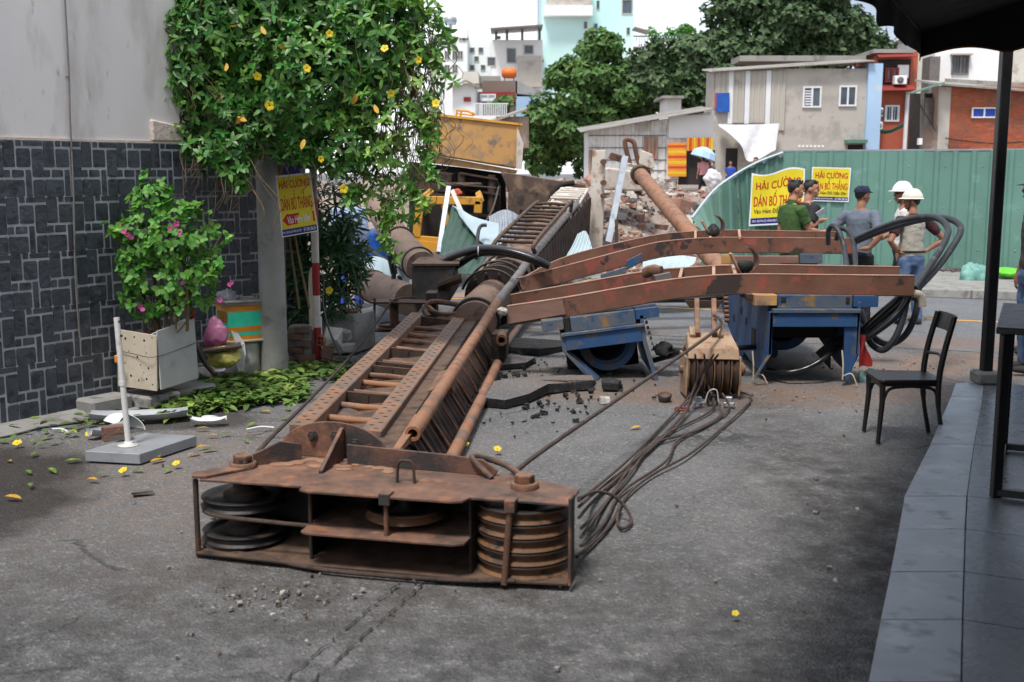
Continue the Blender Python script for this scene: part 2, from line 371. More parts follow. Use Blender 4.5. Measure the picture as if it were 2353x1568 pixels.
# ================================================================== SETTING
ALLEY = V((.423, .906, 0)).normalized(); CROSS = V((.935, -.354, 0)).normalized(); CN = V((.354, .935, 0)).normalized()
def asphalt(name, ca, cb, dirt_and_shade, crack=True, speck=.5):
    m = bpy.data.materials.new(name); m.use_nodes = True; nt = m.node_tree; nt.nodes.clear(); N = nt.nodes.new; Lk = nt.links.new
    out = N('ShaderNodeOutputMaterial'); b = N('ShaderNodeBsdfPrincipled'); b.inputs['Specular IOR Level'].default_value = .35
    g = N('ShaderNodeNewGeometry'); P = g.outputs['Position']
    def noise(sc, det=6, vec=P, ro=.6):
        n = N('ShaderNodeTexNoise'); n.inputs['Scale'].default_value = sc; n.inputs['Detail'].default_value = det
        n.inputs['Roughness'].default_value = ro; Lk(vec, n.inputs['Vector']); return n
    def rng(x, a, b_, c=0, d=1):
        r = N('ShaderNodeMapRange'); Lk(x, r.inputs[0]); r.inputs[1].default_value = a; r.inputs[2].default_value = b_
        r.inputs[3].default_value = c; r.inputs[4].default_value = d; return r.outputs[0]
    def mix(f, a, b_, mode='MIX'):
        x = N('ShaderNodeMixRGB'); x.blend_type = mode
        for i, k in ((0, f), (1, a), (2, b_)):
            if isinstance(k, tuple): x.inputs[i].default_value = k
            elif isinstance(k, (int, float)): x.inputs[i].default_value = k
            else: Lk(k, x.inputs[i])
        return x.outputs[0]
    def math_(op, a, b_):
        x = N('ShaderNodeMath'); x.operation = op
        for i, k in enumerate((a, b_)):
            if isinstance(k, (int, float)): x.inputs[i].default_value = k
            else: Lk(k, x.inputs[i])
        return x.outputs[0]
    def blob(cx, cy, rx, ry, edge=.35, rot=0):
        mp = N('ShaderNodeMapping'); mp.vector_type = 'TEXTURE'; mp.inputs['Location'].default_value = (cx, cy, 0)
        mp.inputs['Rotation'].default_value = (0, 0, rot); mp.inputs['Scale'].default_value = (rx, ry, 1000)
        dn = noise(1.7, 4); ad = N('ShaderNodeVectorMath'); ad.operation = 'ADD'
        sc = N('ShaderNodeVectorMath'); sc.operation = 'SCALE'; sc.inputs['Scale'].default_value = .9
        sb = N('ShaderNodeVectorMath'); sb.operation = 'SUBTRACT'; sb.inputs[1].default_value = (.5, .5, .5)
        Lk(dn.outputs['Color'], sb.inputs[0]); Lk(sb.outputs[0], sc.inputs[0]); Lk(P, ad.inputs[0]); Lk(sc.outputs[0], ad.inputs[1]); Lk(ad.outputs[0], mp.inputs[0])
        ln = N('ShaderNodeVectorMath'); ln.operation = 'LENGTH'; Lk(mp.outputs[0], ln.inputs[0])
        return rng(ln.outputs['Value'], 1 + edge, 1 - edge)
    col = mix(rng(noise(.55, 5).outputs['Fac'], .35, .65), ca, cb)
    col = mix(rng(noise(3.5, 6).outputs['Fac'], .42, .68, 0, .5), col, tuple(k * .62 for k in ca[:3]) + (1,))
    # stones showing in the binder
    vo = N('ShaderNodeTexVoronoi'); vo.inputs['Scale'].default_value = 70; Lk(P, vo.inputs['Vector'])
    sp = N('ShaderNodeSeparateColor'); Lk(vo.outputs['Color'], sp.inputs[0])
    col = mix(rng(sp.outputs[0], .78, 1, 0, speck), col, C(176, 174, 170))
    col = mix(rng(sp.outputs[1], .6, 1, 0, speck * .9), col, C(46, 46, 48))
    # crushed pale flecks
    vf = N('ShaderNodeTexVoronoi'); vf.inputs['Scale'].default_value = 26; Lk(P, vf.inputs['Vector'])
    fl = math_('MULTIPLY', rng(vf.outputs['Distance'], .13, .06), rng(noise(.9, 3).outputs['Fac'], .48, .62))
    col = mix(math_('MULTIPLY', fl, .55), col, C(206, 202, 196))
    if crack:
        wv = N('ShaderNodeVectorMath'); wv.operation = 'ADD'; ws = N('ShaderNodeVectorMath'); ws.operation = 'SCALE'; ws.inputs['Scale'].default_value = .55
        Lk(noise(2.2, 5).outputs['Color'], ws.inputs[0]); Lk(P, wv.inputs[0]); Lk(ws.outputs[0], wv.inputs[1])
        cv = N('ShaderNodeTexVoronoi'); cv.feature = 'DISTANCE_TO_EDGE'; cv.inputs['Scale'].default_value = .85; Lk(wv.outputs[0], cv.inputs['Vector'])
        ck = math_('MULTIPLY', rng(cv.outputs['Distance'], .022, .004), rng(noise(.7, 3).outputs['Fac'], .52, .64))
        col = mix(math_('MULTIPLY', ck, .6), col, C(34, 33, 33))
    for cx, cy, rx, ry, c, a, e in dirt_and_shade:
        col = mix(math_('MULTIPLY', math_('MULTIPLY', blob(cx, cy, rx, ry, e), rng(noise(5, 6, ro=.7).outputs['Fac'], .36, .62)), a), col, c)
    wet = blob(-3.55, 6.4, .95, 1.25, .18)
    wet2 = blob(-2.65, 8.6, .7, .5, .2)
    wt_ = math_('MAXIMUM', wet, math_('MULTIPLY', wet2, .8))
    col = mix(math_('MULTIPLY', wt_, .8), col, C(44, 40, 38))
    Lk(col, b.inputs['Base Color'])
    ro = math_('SUBTRACT', rng(noise(6, 3).outputs['Fac'], .3, .7, .78, .95), math_('MULTIPLY', wt_, .42)); Lk(ro, b.inputs['Roughness'])
    bp = N('ShaderNodeBump'); bp.inputs['Strength'].default_value = .65; bp.inputs['Distance'].default_value = .016
    hh = math_('ADD', vo.outputs['Distance'], math_('MULTIPLY', noise(18, 5).outputs['Fac'], 1.6))
    if crack: hh = math_('SUBTRACT', hh, math_('MULTIPLY', ck, 2.5))
    Lk(hh, bp.inputs['Height']); Lk(bp.outputs[0], b.inputs['Normal'])
    Lk(b.outputs[0], out.inputs[0]); MT[name] = m
BR = C(128, 96, 74)
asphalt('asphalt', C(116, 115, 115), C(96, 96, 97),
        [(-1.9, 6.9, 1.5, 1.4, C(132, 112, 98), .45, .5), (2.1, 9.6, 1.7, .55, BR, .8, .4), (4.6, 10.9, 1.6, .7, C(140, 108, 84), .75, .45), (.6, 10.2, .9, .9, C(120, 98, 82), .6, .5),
         (1.95, 5.2, .45, 4.2, C(56, 52, 49), .85, .6), (-3.6, 3.6, 1.6, 1.4, C(58, 55, 53), .7, .7), (-.9, 8.6, .5, 2.6, C(92, 84, 78), .4, .6), (-.8, 5.0, 1.4, .5, C(92, 82, 74), .5, .5), (.6, 3.0, 4.6, 2.1, C(46, 45, 45), .9, .8)], speck=.38)  # widest, last patch: foreground shade and vignetting painted in over old dark asphalt
asphalt('street_asphalt', C(116, 118, 121), C(106, 108, 111), [(4.9, 12.3, 2.4, .5, BR, .75, .5), (1, 13.4, 1.5, .5, BR, .4, .5)], crack=False, speck=.3)
# ground sheet: fine near the camera, then out to the horizon
xs = [-400, -60] + [-9 + .22 * i for i in range(91)] + [60, 400]; ys = [-60, -4] + [1 + .22 * i for i in range(92)] + [80, 900]
nx = len(xs); vs = []
for j, y in enumerate(ys):
    for i, x in enumerate(xs):
        k = 1 if (2 <= i < nx - 2 and 2 <= j < len(ys) - 2) else 0
        k *= min(1, max(0, (-5.7 - (x - 7.3) * .354 - (y - 16.65) * .935) / 1.5))
        z = k * (.010 * mnoise.noise(V((x * .9, y * .9, 0))) + .004 * mnoise.noise(V((x * 3.1, y * 3.1, 4))) - .012)
        vs.append((x, y, z))
b = MB(); b.add(vs, [(j*nx+i, j*nx+i+1, (j+1)*nx+i+1, (j+1)*nx+i) for j in range(len(ys)-1) for i in range(nx-1)], True)
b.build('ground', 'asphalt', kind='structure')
K0 = V((7.3, 16.65, 0))
def cr(a, n, z=0): p = K0 + CROSS * a + CN * n; return V((p.x, p.y, z))
b = MB(); b.add([cr(-26, -5.4, .004), cr(22, -5.4, .004), cr(22, 0, .004), cr(-26, 0, .004)], [(0, 1, 2, 3)]); b.build('street', 'street_asphalt', kind='structure')
pm('road_yellow', C(214, 160, 72), C(196, 144, 64), 5, .8, C(120, 116, 112), .6, 9, bump=.1)
b = MB(); n0 = (V((5.5, 14.4, 0)) - K0).dot(CN)
for a in range(-14, 8): b.add([cr(a, n0 - .05, .008), cr(a + .96, n0 - .05, .008), cr(a + .96, n0 + .05, .008), cr(a, n0 + .05, .008)], [(0, 1, 2, 3)])
b.build('road_marking', 'road_yellow', kind='structure')
b = MB()
for off_ in (0, .11):
    a0 = G(940, 1320) + V((off_, 0, 0)); a1 = G(470, 1720) + V((off_, 0, 0)); prev = None
    for i in range(61):
        p = lerp(a0, a1, i / 60) + V((.025 * mnoise.noise(V((i * .4, off_, 0))), 0, 0)); w = .003 + .005 * abs(mnoise.noise(V((i * .9, off_, 5)))); q = (V((p.x - w, p.y, .001)), V((p.x + w, p.y, .001)))
        if prev and mnoise.noise(V((i * .5, off_ * 9, 2))) > -.05: b.add([prev[0], prev[1], q[1], q[0]], [(0, 1, 2, 3)])
        prev = q
b.build('road_seam', 'asphalt_dark', kind='structure')
# far pavement and kerb stones
b = MB(); b.hexa([cr(-7.4, .16, 0), cr(20, .16, 0), cr(20, 4.6, 0), cr(-7.4, 4.6, 0), cr(-7.4, .16, .12), cr(20, .16, .12), cr(20, 4.6, .12), cr(-7.4, 4.6, .12)])
pave = b.build('pavement', 'concrete', kind='structure')
for i in range(14):
    a = -7.4 + i * 1.0; b = MB(); dz = rnd(-.006, .006)
    b.hexa([cr(a + .01, 0, 0), cr(a + .99, 0, 0), cr(a + .99, .155, 0), cr(a + .01, .155, 0), cr(a + .01, .015, .135 + dz), cr(a + .99, .015, .135 + dz), cr(a + .99, .155, .135 + dz), cr(a + .01, .155, .135 + dz)])
    b.build('kerb_stone', 'concrete', pave, bevel=.012)
# raised demolition lot behind the street
def lot_z(x, y):
    ys_ = 16.9 + 5.2 * min(1, max(0, (x - 2.6) / 2.4))
    t = min(1, max(0, (y - ys_) / 14)); t = t * t * (3 - 2 * t)
    z = .95 * t
    if y < 36: z += (.34 * mnoise.noise(V((x * .35, y * .3, 3))) + .16 * mnoise.noise(V((x * 1.3, y * 1.1, 9)))) * min(1, max(0, (y - ys_) / 3)) * min(1, (36 - y) / 5)
    if 22 < y < 33 and 1 < x < 7: pass
    if 17 < y < 42 and x < 12: z += (.72 + .25 * mnoise.noise(V((x * .8, y * .5, 7)))) * math.exp(-((y - 28.5) / 5.0) ** 2) * min(1, max(0, (y - ys_) / 4)) * min(1, max(0, (12 - x) / 3))
    return z if y > ys_ else -.05
pm('rubble_soil', C(150, 130, 116), C(134, 118, 108), .8, .95, C(102, 94, 90), .56, 1.4, C(150, 142, 134), .6, 4, bump=1, bs=12)
gx = [-14 + .5 * i for i in range(97)]; gy = [16.6 + .4 * i for i in range(60)] + [42, 50, 70, 130]
b = MB(); nx = len(gx); b.add([(x, y, lot_z(x, y)) for y in gy for x in gx], [(j*nx+i, j*nx+i+1, (j+1)*nx+i+1, (j+1)*nx+i) for j in range(len(gy)-1) for i in range(nx-1)], True)
b.build('demolition_lot_terrain', 'rubble_soil', kind='structure')
def chunk(b, c, r, seed):
    R = Matrix.Rotation(seed * 1.7, 3, 'Z') @ Matrix.Rotation(seed * 2.9, 3, 'X')
    d = (r * rnd(.7, 1.4), r * rnd(.6, 1.1), r * rnd(.45, .9)); o = len(b.v); b.box(c, d, R)
    for i in range(o, len(b.v)): b.v[i] = tuple(V(b.v[i]) + V((rnd(-1, 1), rnd(-1, 1), rnd(-1, 1))) * r * .16)
pm('rubble_red', C(150, 112, 96), C(134, 98, 84), 2, .95, C(160, 140, 126), .6, 3, bump=.5, island=.2)
pm('rubble_grey', C(186, 178, 170), C(160, 152, 146), 2, .95, C(140, 124, 112), .6, 3, bump=.5, island=.2)
pm('rubble_char', C(84, 80, 80), C(104, 98, 96), 2, .95, bump=.5, island=.3)
b = MB()
for i in range(10000):
    x = rnd(-.5, 9.5); y = 17.2 + 15 * random.random() ** 1.2; z = lot_z(x, y)
    if z < 0: continue
    ch = mnoise.noise(V((x * .5, y * .45, 1))) + .5 * math.exp(-((x - 3.7) / 1.4) ** 2 - ((y - 27) / 2.6) ** 2)
    b.cm = 2 if ch > .3 and random.random() < .8 else (0 if random.random() < .5 else 1)
    chunk(b, V((x, y, z)), rnd(.03, .10) if random.random() < .9 else rnd(.12, .26), i)
b.build('demolition_rubble', ['rubble_red', 'rubble_grey', 'rubble_char'], kind='stuff', label='brick and concrete rubble heaped behind the bent green fence', cat='rubble')
for k, (x, y, Y, r, m, t) in enumerate([(1375, 402, 30, .5, 'rubble_red', 'reddish'), (1600, 475, 24, .5, 'rubble_grey', 'pale'), (1560, 455, 26, .42, 'rubble_red', 'dull red'), (1420, 560, 19, .35, 'rubble_grey', 'whitish')]):
    b = MB(); p = D(x, y, Y); p.z = lot_z(p.x, p.y) + r * .2; chunk(b, p, r, k + 3)
    b.build('rubble_block', m, bevel=.03, label='large %s masonry block on the rubble heap' % t, cat='rubble')
# cafe floor of slate coloured tiles (step edge curves along the alley)
ZT = .14
yb = [880, 912, 1021, 1140, 1216, 1314, 1424, 1568, 1800]
edge = [G(2196, 880, ZT), G(2185, 912, ZT), G(2138, 1021, ZT), G(2078, 1140, ZT), G(2065, 1216, ZT), G(2046, 1314, ZT), G(2023, 1424, ZT), G(1995, 1568, ZT), G(1940, 1900, ZT)]
seam = [G(2262, 880, ZT), G(2258, 912, ZT), G(2238, 1021, ZT), G(2222, 1140, ZT), G(2218, 1216, ZT), G(2215, 1314, ZT), G(2212, 1424, ZT), G(2209, 1568, ZT), G(2205, 1900, ZT)]
off = V((ALLEY.y, -ALLEY.x, 0))
poly = edge + [p + off * 3.7 for p in reversed(seam)]
M0 = Matrix.Identity(4)
b = MB(); b.prism([(p.x, p.y) for p in reversed(poly)], M0, 0, ZT - .014); cafe = b.build('cafe_floor', 'dark_wall', kind='structure')
rows = [edge, seam] + [[p + off * (.6 * k) for p in seam] for k in range(1, 7)]
g = .004
for a, c in zip(rows[:-1], rows[1:]):
    for i in range(len(a) - 1):
        q = [a[i+1], c[i+1], c[i], a[i]]; cen = sum(q, V()) / 4
        q = [p + (cen - p).normalized() * g for p in q]
        dz = rnd(-.001, .001)
        b = MB(); b.hexa([V((p.x, p.y, ZT - .013)) for p in q] + [V((p.x, p.y, ZT + dz)) for p in q]); b.build('floor_tile', 'cafe_tile_edge' if a is edge else 'cafe_tile', cafe, bevel=.002)
# cafe side wall, post, awning
wa = V((3.2, 9.02, 0)) + off * 3.05 + ALLEY * .3; wb = wa - ALLEY * 22
t = thing('cafe_building', wa, 'dark cafe front beside the tiled step, mostly out of view', 'building')
b = MB(); b.hexa([wa, wb, wb + off * .25, wa + off * .25] + [p + V((0, 0, 4.0)) for p in (wa, wb, wb + off * .25, wa + off * .25)]); b.build('wall', 'dark_wall', t)
pb = V((3.98, 9.26, ZT))
t = thing('awning_post', pb, 'black steel post standing on the tiled step under the awning', 'post')
b = MB(); b.box(pb + V((0, 0, 1.45)), (.085, .085, 3.02)); b.build('post', 'black_metal', t, bevel=.008)
b = MB(); b.box(pb + V((0, 0, .055)), (.2, .2, .108)); b.build('base_block', 'concrete', t, bevel=.02)
fc = V((3.2, 9.02, 2.78)); t = thing('awning', fc, 'black awning with scalloped valance over the cafe step', 'awning')
nearc = fc - ALLEY * 11.5; bk = off * 3.0 + V((0, 0, .9))
b = MB(); gr = []
for i in range(24):
    p = lerp(fc, nearc, i / 23) + V((0, 0, .2)); sag = .03 * math.sin(i * 2.1)
    gr.append([p, p + bk * .33 - V((0, 0, .03 + sag)), p + bk * .66 - V((0, 0, .03)), p + bk])
b.sheet(gr, .01); b.build('canopy', 'awning', t)
b = MB(); gr = [[], []]
for i in range(241):
    p = lerp(fc, nearc, i / 240); s_ = .05 * abs(math.sin(i * .13))
    gr[0].append(p + V((0, 0, .21))); gr[1].append(p + off * (.02 * math.sin(i * .35)) + V((0, 0, -.02 + s_)))
b.sheet(gr, .006); b.build('valance', 'awning', t)
b = MB(); gr = [[], []]; gt = [[], []]
for i in range(61):
    f = i / 60; p = lerp(fc, fc + off * 3.0, f); s_ = .055 * abs(math.sin(f * 15)); w_ = ALLEY * (.02 * math.sin(f * 34))
    gr[0].append(p + V((0, 0, .21 + .9 * f))); gr[1].append(p + w_ + V((0, 0, .02 + s_ + .04 * f)))
    gt[0].append(p + w_ + V((0, 0, .024 + s_ + .04 * f)) + ALLEY * .004); gt[1].append(p + w_ + V((0, 0, .006 + s_ + .04 * f)) + ALLEY * .004)
b.sheet(gr, .006); side = b.build('end_valance', 'awning', t)
b = MB(); b.sheet(gt, .008); b.build('trim', 'awning_trim', side)
b = MB(); b.bar(fc + V((0, 0, .2)), nearc + V((0, 0, .2)), .04, .04); b.build('front_rail', 'black_metal', t)
# bar table and stool at the cafe edge
t = thing('bar_table', V((3.3, 6.6, ZT)), 'tall black metal bar table on the tiled cafe floor', 'table')
A0 = V((3.13, 6.97, ZT)); B0 = A0 - ALLEY * 1.15; A1 = A0 + off * .62; B1 = B0 + off * .62
for p in (A0, B0, A1, B1):
    b = MB(); b.bar(p, p + V((0, 0, .9)), .05, .05); b.build('leg', 'black_metal', t, bevel=.004)
for p, q in ((A0, B0), (A1, B1), (A0, A1), (B0, B1)):
    b = MB(); b.bar(p + V((0, 0, .03)), q + V((0, 0, .03)), .046, .04); b.build('foot_bar', 'black_metal', t, bevel=.004)
b = MB(); u = V((0, 0, .905)); e = (A0 - A1).normalized() * .05; f_ = ALLEY * .05
b.hexa([A0 + e + f_ + u, A1 - e + f_ + u, B1 - e - f_ + u, B0 + e - f_ + u] + [p + u * 1.04 for p in (A0 + e + f_, A1 - e + f_, B1 - e - f_, B0 + e - f_)]); b.build('table_top', 'black_metal', t, bevel=.005)
def chair(pos, rz, label, hs=.46, bh=.9):
    M = Matrix.Translation(pos) @ Matrix.Rotation(rz, 4, 'Z'); P = lambda x, y, z: M @ V((x, y, z))
    t = thing('dining_chair', pos, label, 'chair')
    pts = [(-.21, -.2), (-.19, -.225), (.19, -.225), (.21, -.2), (.19, .2), (.165, .215), (-.165, .215), (-.19, .2)]
    b = MB(); b.prism(pts, M, hs - .025, hs); b.prism([(x * .93, y * .93) for x, y in pts], M, hs - .05, hs - .024); b.build('seat', 'chair_wood', t, bevel=.006)
    for sx in (-1, 1):
        b = MB(); b.tube([P(.185*sx, -.2, hs - .03), P(.178*sx, -.195, .3), P(.19*sx, -.215, .0)], [.021, .02, .015], 10); b.build('front_leg', 'chair_wood', t)
        b = MB(); b.tube(catmull([P(.175*sx, .25, 0), P(.17*sx, .2, .25), P(.175*sx, .19, hs), P(.18*sx, .215, .66), P(.175*sx, .27, bh)], 5), [.016]*6 + [.021]*15, 10); b.build('rear_leg', 'chair_wood', t)
        b = MB(); b.tube(catmull([P(.18*sx, -.19, .3), P(.172*sx, -.15, .385), P(.168*sx, -.05, hs - .055), P(.166*sx, .06, hs - .055), P(.166*sx, .16, .385), P(.17*sx, .195, .3)], 4), .011, 8); b.build('side_stretcher', 'chair_wood', t)
    b = MB(); b.tube(catmull([P(-.178, -.195, .3), P(-.14, -.195, .39), P(0, -.195, hs - .06), P(.14, -.195, .39), P(.178, -.195, .3)], 4), .011, 8); b.build('front_stretcher', 'chair_wood', t)
    b = MB(); gr = []
    for z in (bh - .115, bh - .06, bh + .005): gr.append([P(.2 * math.sin(a), .215 + (z - .66) * .23 + .045 * math.cos(a) - .01, z) for a in [(-1 + i / 6) * 1.1 for i in range(13)]])
    b.sheet(gr, .018); b.build('back_rail', 'chair_wood', t, bevel=.004)
    b = MB(); b.tube(catmull([P(-.17, .205, .6), P(0, .235, .615), P(.17, .205, .6)], 4), .011, 8); b.build('cross_rail', 'chair_wood', t)
    return t
pc = G(2070, 1006); chair(pc, math.radians(-93), 'dark wooden dining chair alone on the road beside the step')
chair(V((3.95, 7.1, ZT)), math.radians(-60), 'second dark wooden chair behind the bar table, mostly hidden')
# ================================================================== LEFT SIDE: tiled house, vine, plants, litter
P0 = V((-3.83, 8.19, 0)); WD = V((.553, .833, 0)).normalized(); WN = V((.833, -.553, 0)).normalized()
def wp(s, n, z): p = P0 + WD * s + WN * n; return V((p.x, p.y, z))
def pix(P):
    d = P.y * _c - (P.z - CAM_H) * _s; return CXP + FPX * P.x / d, CYP - FPX * (P.y * _s + (P.z - CAM_H) * _c) / d
STONES = [(0, 0, .295, .48), (.315, 0, .47, .105), (.49, 0, 1, .105), (.315, .13, .68, .48), (.70, .13, 1, .655), (0, .505, .165, .655),
          (.185, .505, .50, .655), (.52, .505, .68, 1), (0, .68, .50, 1), (.70, .68, 1, 1)]
TWD, THT = .33, .42
stone_me = []
for k, (x0, y0, x1, y1) in enumerate(STONES):
    gx, gy = .0045, .0045
    a0, a1, b0, b1 = x0 * TWD + (gx if x0 else .002), x1 * TWD - (gx if x1 < 1 else .002), -y1 * THT + (gy if y1 < 1 else .002), -y0 * THT - (gy if y0 else .002)
    w = min(a1 - a0, b1 - b0) * .12; pts = []
    for cx, cy, sx, sy in ((a0, b0, 1, 1), (a1, b0, -1, 1), (a1, b1, -1, -1), (a0, b1, 1, -1)):
        j = rnd(.5, 1.3) * min(w, .012)
        pr = [(cx, cy + sy * j), (cx + sx * j, cy)] if sx * sy > 0 else [(cx + sx * j, cy), (cx, cy + sy * j)]
        pts += [(p[0] + rnd(-.0015, .0015), p[1] + rnd(-.0015, .0015)) for p in pr]
    b = MB(); b.prism(pts, Matrix.Identity(4), 0, .0035)
    cx = (a0 + a1) / 2; cy = (b0 + b1) / 2
    b.prism([(cx + (x - cx) * .95, cy + (y - cy) * .97) for x, y in pts], Matrix.Identity(4), .003, .0048)
    stone_me.append(b.mesh('stone_tile', 'slate'))
def tile_wall(parent, org, wd, wn, s0, ncol, ztop, nrow, skip=None):
    for c in range(ncol):
        for r in range(nrow):
            for k in range(len(STONES)):
                p = org + wd * (s0 + c * TWD) + wn * .012; p = V((p.x, p.y, ztop - r * THT))
                inst('stone_tile', stone_me[k], parent, frame(p + wn * rnd(-.0012, .0012), wd + wn * rnd(-.006, .006), UP + wn * rnd(-.008, .008)))
hs = thing('house_wall', wp(1.8, 0, 0), 'grey plastered house wall with dark stone tiled lower half', 'wall')
def slab(b, org, wd, wn, s0, s1, n0, n1, z0, z1):
    q = [org + wd * s0 + wn * n1, org + wd * s1 + wn * n1, org + wd * s1 + wn * n0, org + wd * s0 + wn * n0]
    b.hexa([V((p.x, p.y, z0)) for p in q] + [V((p.x, p.y, z1)) for p in q])
b = MB(); slab(b, P0, WD, WN, -14, 1.813, -.25, 0, 0, 9.5); b.build('plaster', 'plaster', hs)
b = MB(); slab(b, P0, WD, WN, -9, 1.815, .0005, .012, 0, 2.13); slab(b, P0, WD, WN, 1.8135, 1.822, -.25, .0, 0, 2.13); b.build('tile_backing', 'grout', hs)
b = MB(); slab(b, P0, WD, WN, -9, 1.813, .0006, .014, 2.131, 2.15); b.jit(.006, 9); b.build('dado_edge', 'plaster_edge', hs)
tile_wall(hs, P0, WD, WN, 1.477 - 5 * TWD, 6, 2.13, 5)
b = MB()
for c in range(1, 13):
    for r in range(5):
        M_ = frame(V((*(P0 + WD * (1.477 - (5 + c) * TWD) + WN * .012)[:2], 2.13 - r * THT)), WD, UP)
        for me_ in stone_me: b.add([M_ @ v_.co for v_ in me_.vertices], [tuple(p_.vertices) for p_ in me_.polygons])
b.build('stone_tiling', 'slate', hs, kind='stuff')
b = MB(); slab(b, P0, WD, WN, 1.50, 1.83, -.2, .03, 2.151, 2.33); b.v = [tuple(V(p) - V((0, 0, .05)) if (p[2] > 2.3 and (V(p) - P0).dot(WD) > 1.7) else p) for p in b.v]
b.build('plaster_block', 'plaster_edge', hs, bevel=.012)
b = MB(); b.tube(catmull([wp(.72, .02, 7), wp(.75, .02, 3.2), wp(.735, .02, 2.3), wp(.72, .03, 1.7), wp(.69, .035, 1.1), wp(.7, .03, .6)], 6), .0075, 6)
b.tube([wp(.735, .002, 2.62), wp(.735, .03, 2.62)], .006, 5); b.build('cable', 'steel_grey', hs)
QB = V((-3.55, 10.55, 0)); WD2 = V((.75, .66, 0)).normalized(); WN2 = V((WD2.y, -WD2.x, 0))
h2 = thing('rear_house_wall', QB + WD2 * .8, 'shaded stone tiled wall set back behind the concrete pole', 'wall')
b = MB(); slab(b, QB, WD2, WN2, -1.2, 1.855, -.25, 0, 0, 9.5); b.build('plaster', 'plaster', h2)
b = MB(); slab(b, QB, WD2, WN2, -.2, 1.86, .0005, .012, 0, 2.13); b.build('tile_backing', 'grout', h2)
tile_wall(h2, QB, WD2, WN2, .2, 5, 2.13, 5)
# gutter strip
b = MB(); gr = []
for i in range(30):
    s = -6 + 7.8 * i / 29; gr.append([wp(s, .0, .035), wp(s, .12 + .03 * math.sin(i * 1.9), .032), wp(s, .27 + .05 * math.sin(i * 2.7), .004)])
b.sheet([[V((p.x, p.y, p.z + .004 * mnoise.noise(p * 4))) for p in r] for r in gr], .01); b.build('gutter_strip', 'concrete', kind='structure')
# concrete pole
pp = G(632, 862); pole_t = thing('utility_pole', pp, 'grey concrete utility pole wrapped in flowering vine', 'pole')
b = MB(); b.tube([pp + V((0, 0, z)) for z in (0, .6, 1.2, 2, 4, 8)], [.126, .124, .121, .118, .11, .098], 28); b.build('shaft', 'concrete_pole', pole_t)
# red and white pole
rp = G(731, 838); t = thing('striped_pole', rp, 'thin red and white banded pole in front of the planter', 'pole')
for y0, y1, m in ((838, 752, 'red_paint'), (752, 679, 'white_paint'), (679, 604, 'red_paint'), (604, 532, 'white_paint'), (532, 457, 'red_paint'), (457, 330, 'steel_grey')):
    z0 = max(0, D(731, y0, rp.y).z); z1 = D(731, y1, rp.y).z
    b = MB(); b.cyl(V((rp.x, rp.y, z0)), V((rp.x + .001, rp.y, z1)), .037, n=14); b.build('band', m, t)
# brick planter
o = V((-2.2, 10.85, 0)); t = thing('brick_planter', o + V((.25, .1, 0)), 'low crumbling brick planter between the two poles', 'planter')
b = MB(); b.box(o + V((.11, .16, .2)), (.22, .22, .38)); b.build('core', 'mortar', t)
bm_ = MB(); bm_.box((0, 0, 0), (.145, .07, .056)); bme = bm_.mesh('brick', 'brick_dull'); bm_ = MB(); bm_.box((0, 0, 0), (.145, .07, .056)); bme2 = bm_.mesh('brick', 'brick_red')
for r in range(6):
    for c in range(4):
        x = c * .155 - (.0775 if r % 2 else 0) + .07
        if x > .2 or x < 0 or (r == 5 and c == 0): continue
        inst('brick', bme2 if (r, c) in ((2, 1), (2, 2), (1, 3), (4, 2)) else bme, t, Matrix.Translation(o + V((x, .03 + rnd(-.01, .006), .035 + r * .066))) @ Matrix.Rotation(rnd(-.03, .03), 4, 'Y'))
b = MB(); b.tube(catmull([V((-1.98, 11.0, .35)), V((-1.98, 11.0, .7)), V((-1.97, 11.02, .92)), V((-1.93, 11.06, .97))], 4), .03, 10); b.build('pipe_stub', 'board_beige', label='short cream pipe stub standing in the brick planter', cat='pipe')
# concrete planter
o = V((-1.99, 11.6, 0)); t = thing('concrete_planter', o + V((.2, .2, 0)), 'grey concrete planter with dark leafy shrub', 'planter')
b = MB(); b.hexa([o + V(q) for q in ((0, 0, 0), (.34, .05, 0), (.5, .5, 0), (0, .5, 0), (0, 0, .42), (.34, .05, .42), (.5, .5, .42), (0, .5, .42))]); b.build('trough', 'concrete', t, bevel=.015)
b = MB(); b.box(o + V((.2, .27, .425)), (.3, .3, .03)); b.jit(.02, 9); b.build('soil', 'soil', t)
# ---- leaves
def leaf_tmpl(w=.36, fold=.1, droop=.12):
    xs = (0, .22, .55, .82, 1.0); ws = (0.02, .75, 1.0, .6, 0.0)
    v = []; 
    for x, k in zip(xs, ws):
        z = -droop * x * x
        v += [(-k * w / 2, x, z + fold * k * w), (0, x, z), (k * w / 2, x, z + fold * k * w)]
    f = []
    for i in range(4):
        for j in range(2): a = i*3 + j; f.append((a, a+1, a+4, a+3))
    return np.array(v), f
def leaf_arrays(P, A, N, Ls, tmpl):
    tv, tf = tmpl; n = len(P); A = A / np.linalg.norm(A, axis=1, keepdims=True)
    X = np.cross(A, N); X /= np.maximum(1e-6, np.linalg.norm(X, axis=1, keepdims=True)); Z = np.cross(X, A)
    vv = P[:, None, :] + Ls[:, None, None] * (tv[None, :, 0:1] * X[:, None, :] + tv[None, :, 1:2] * A[:, None, :] + tv[None, :, 2:3] * Z[:, None, :])
    return vv, tf
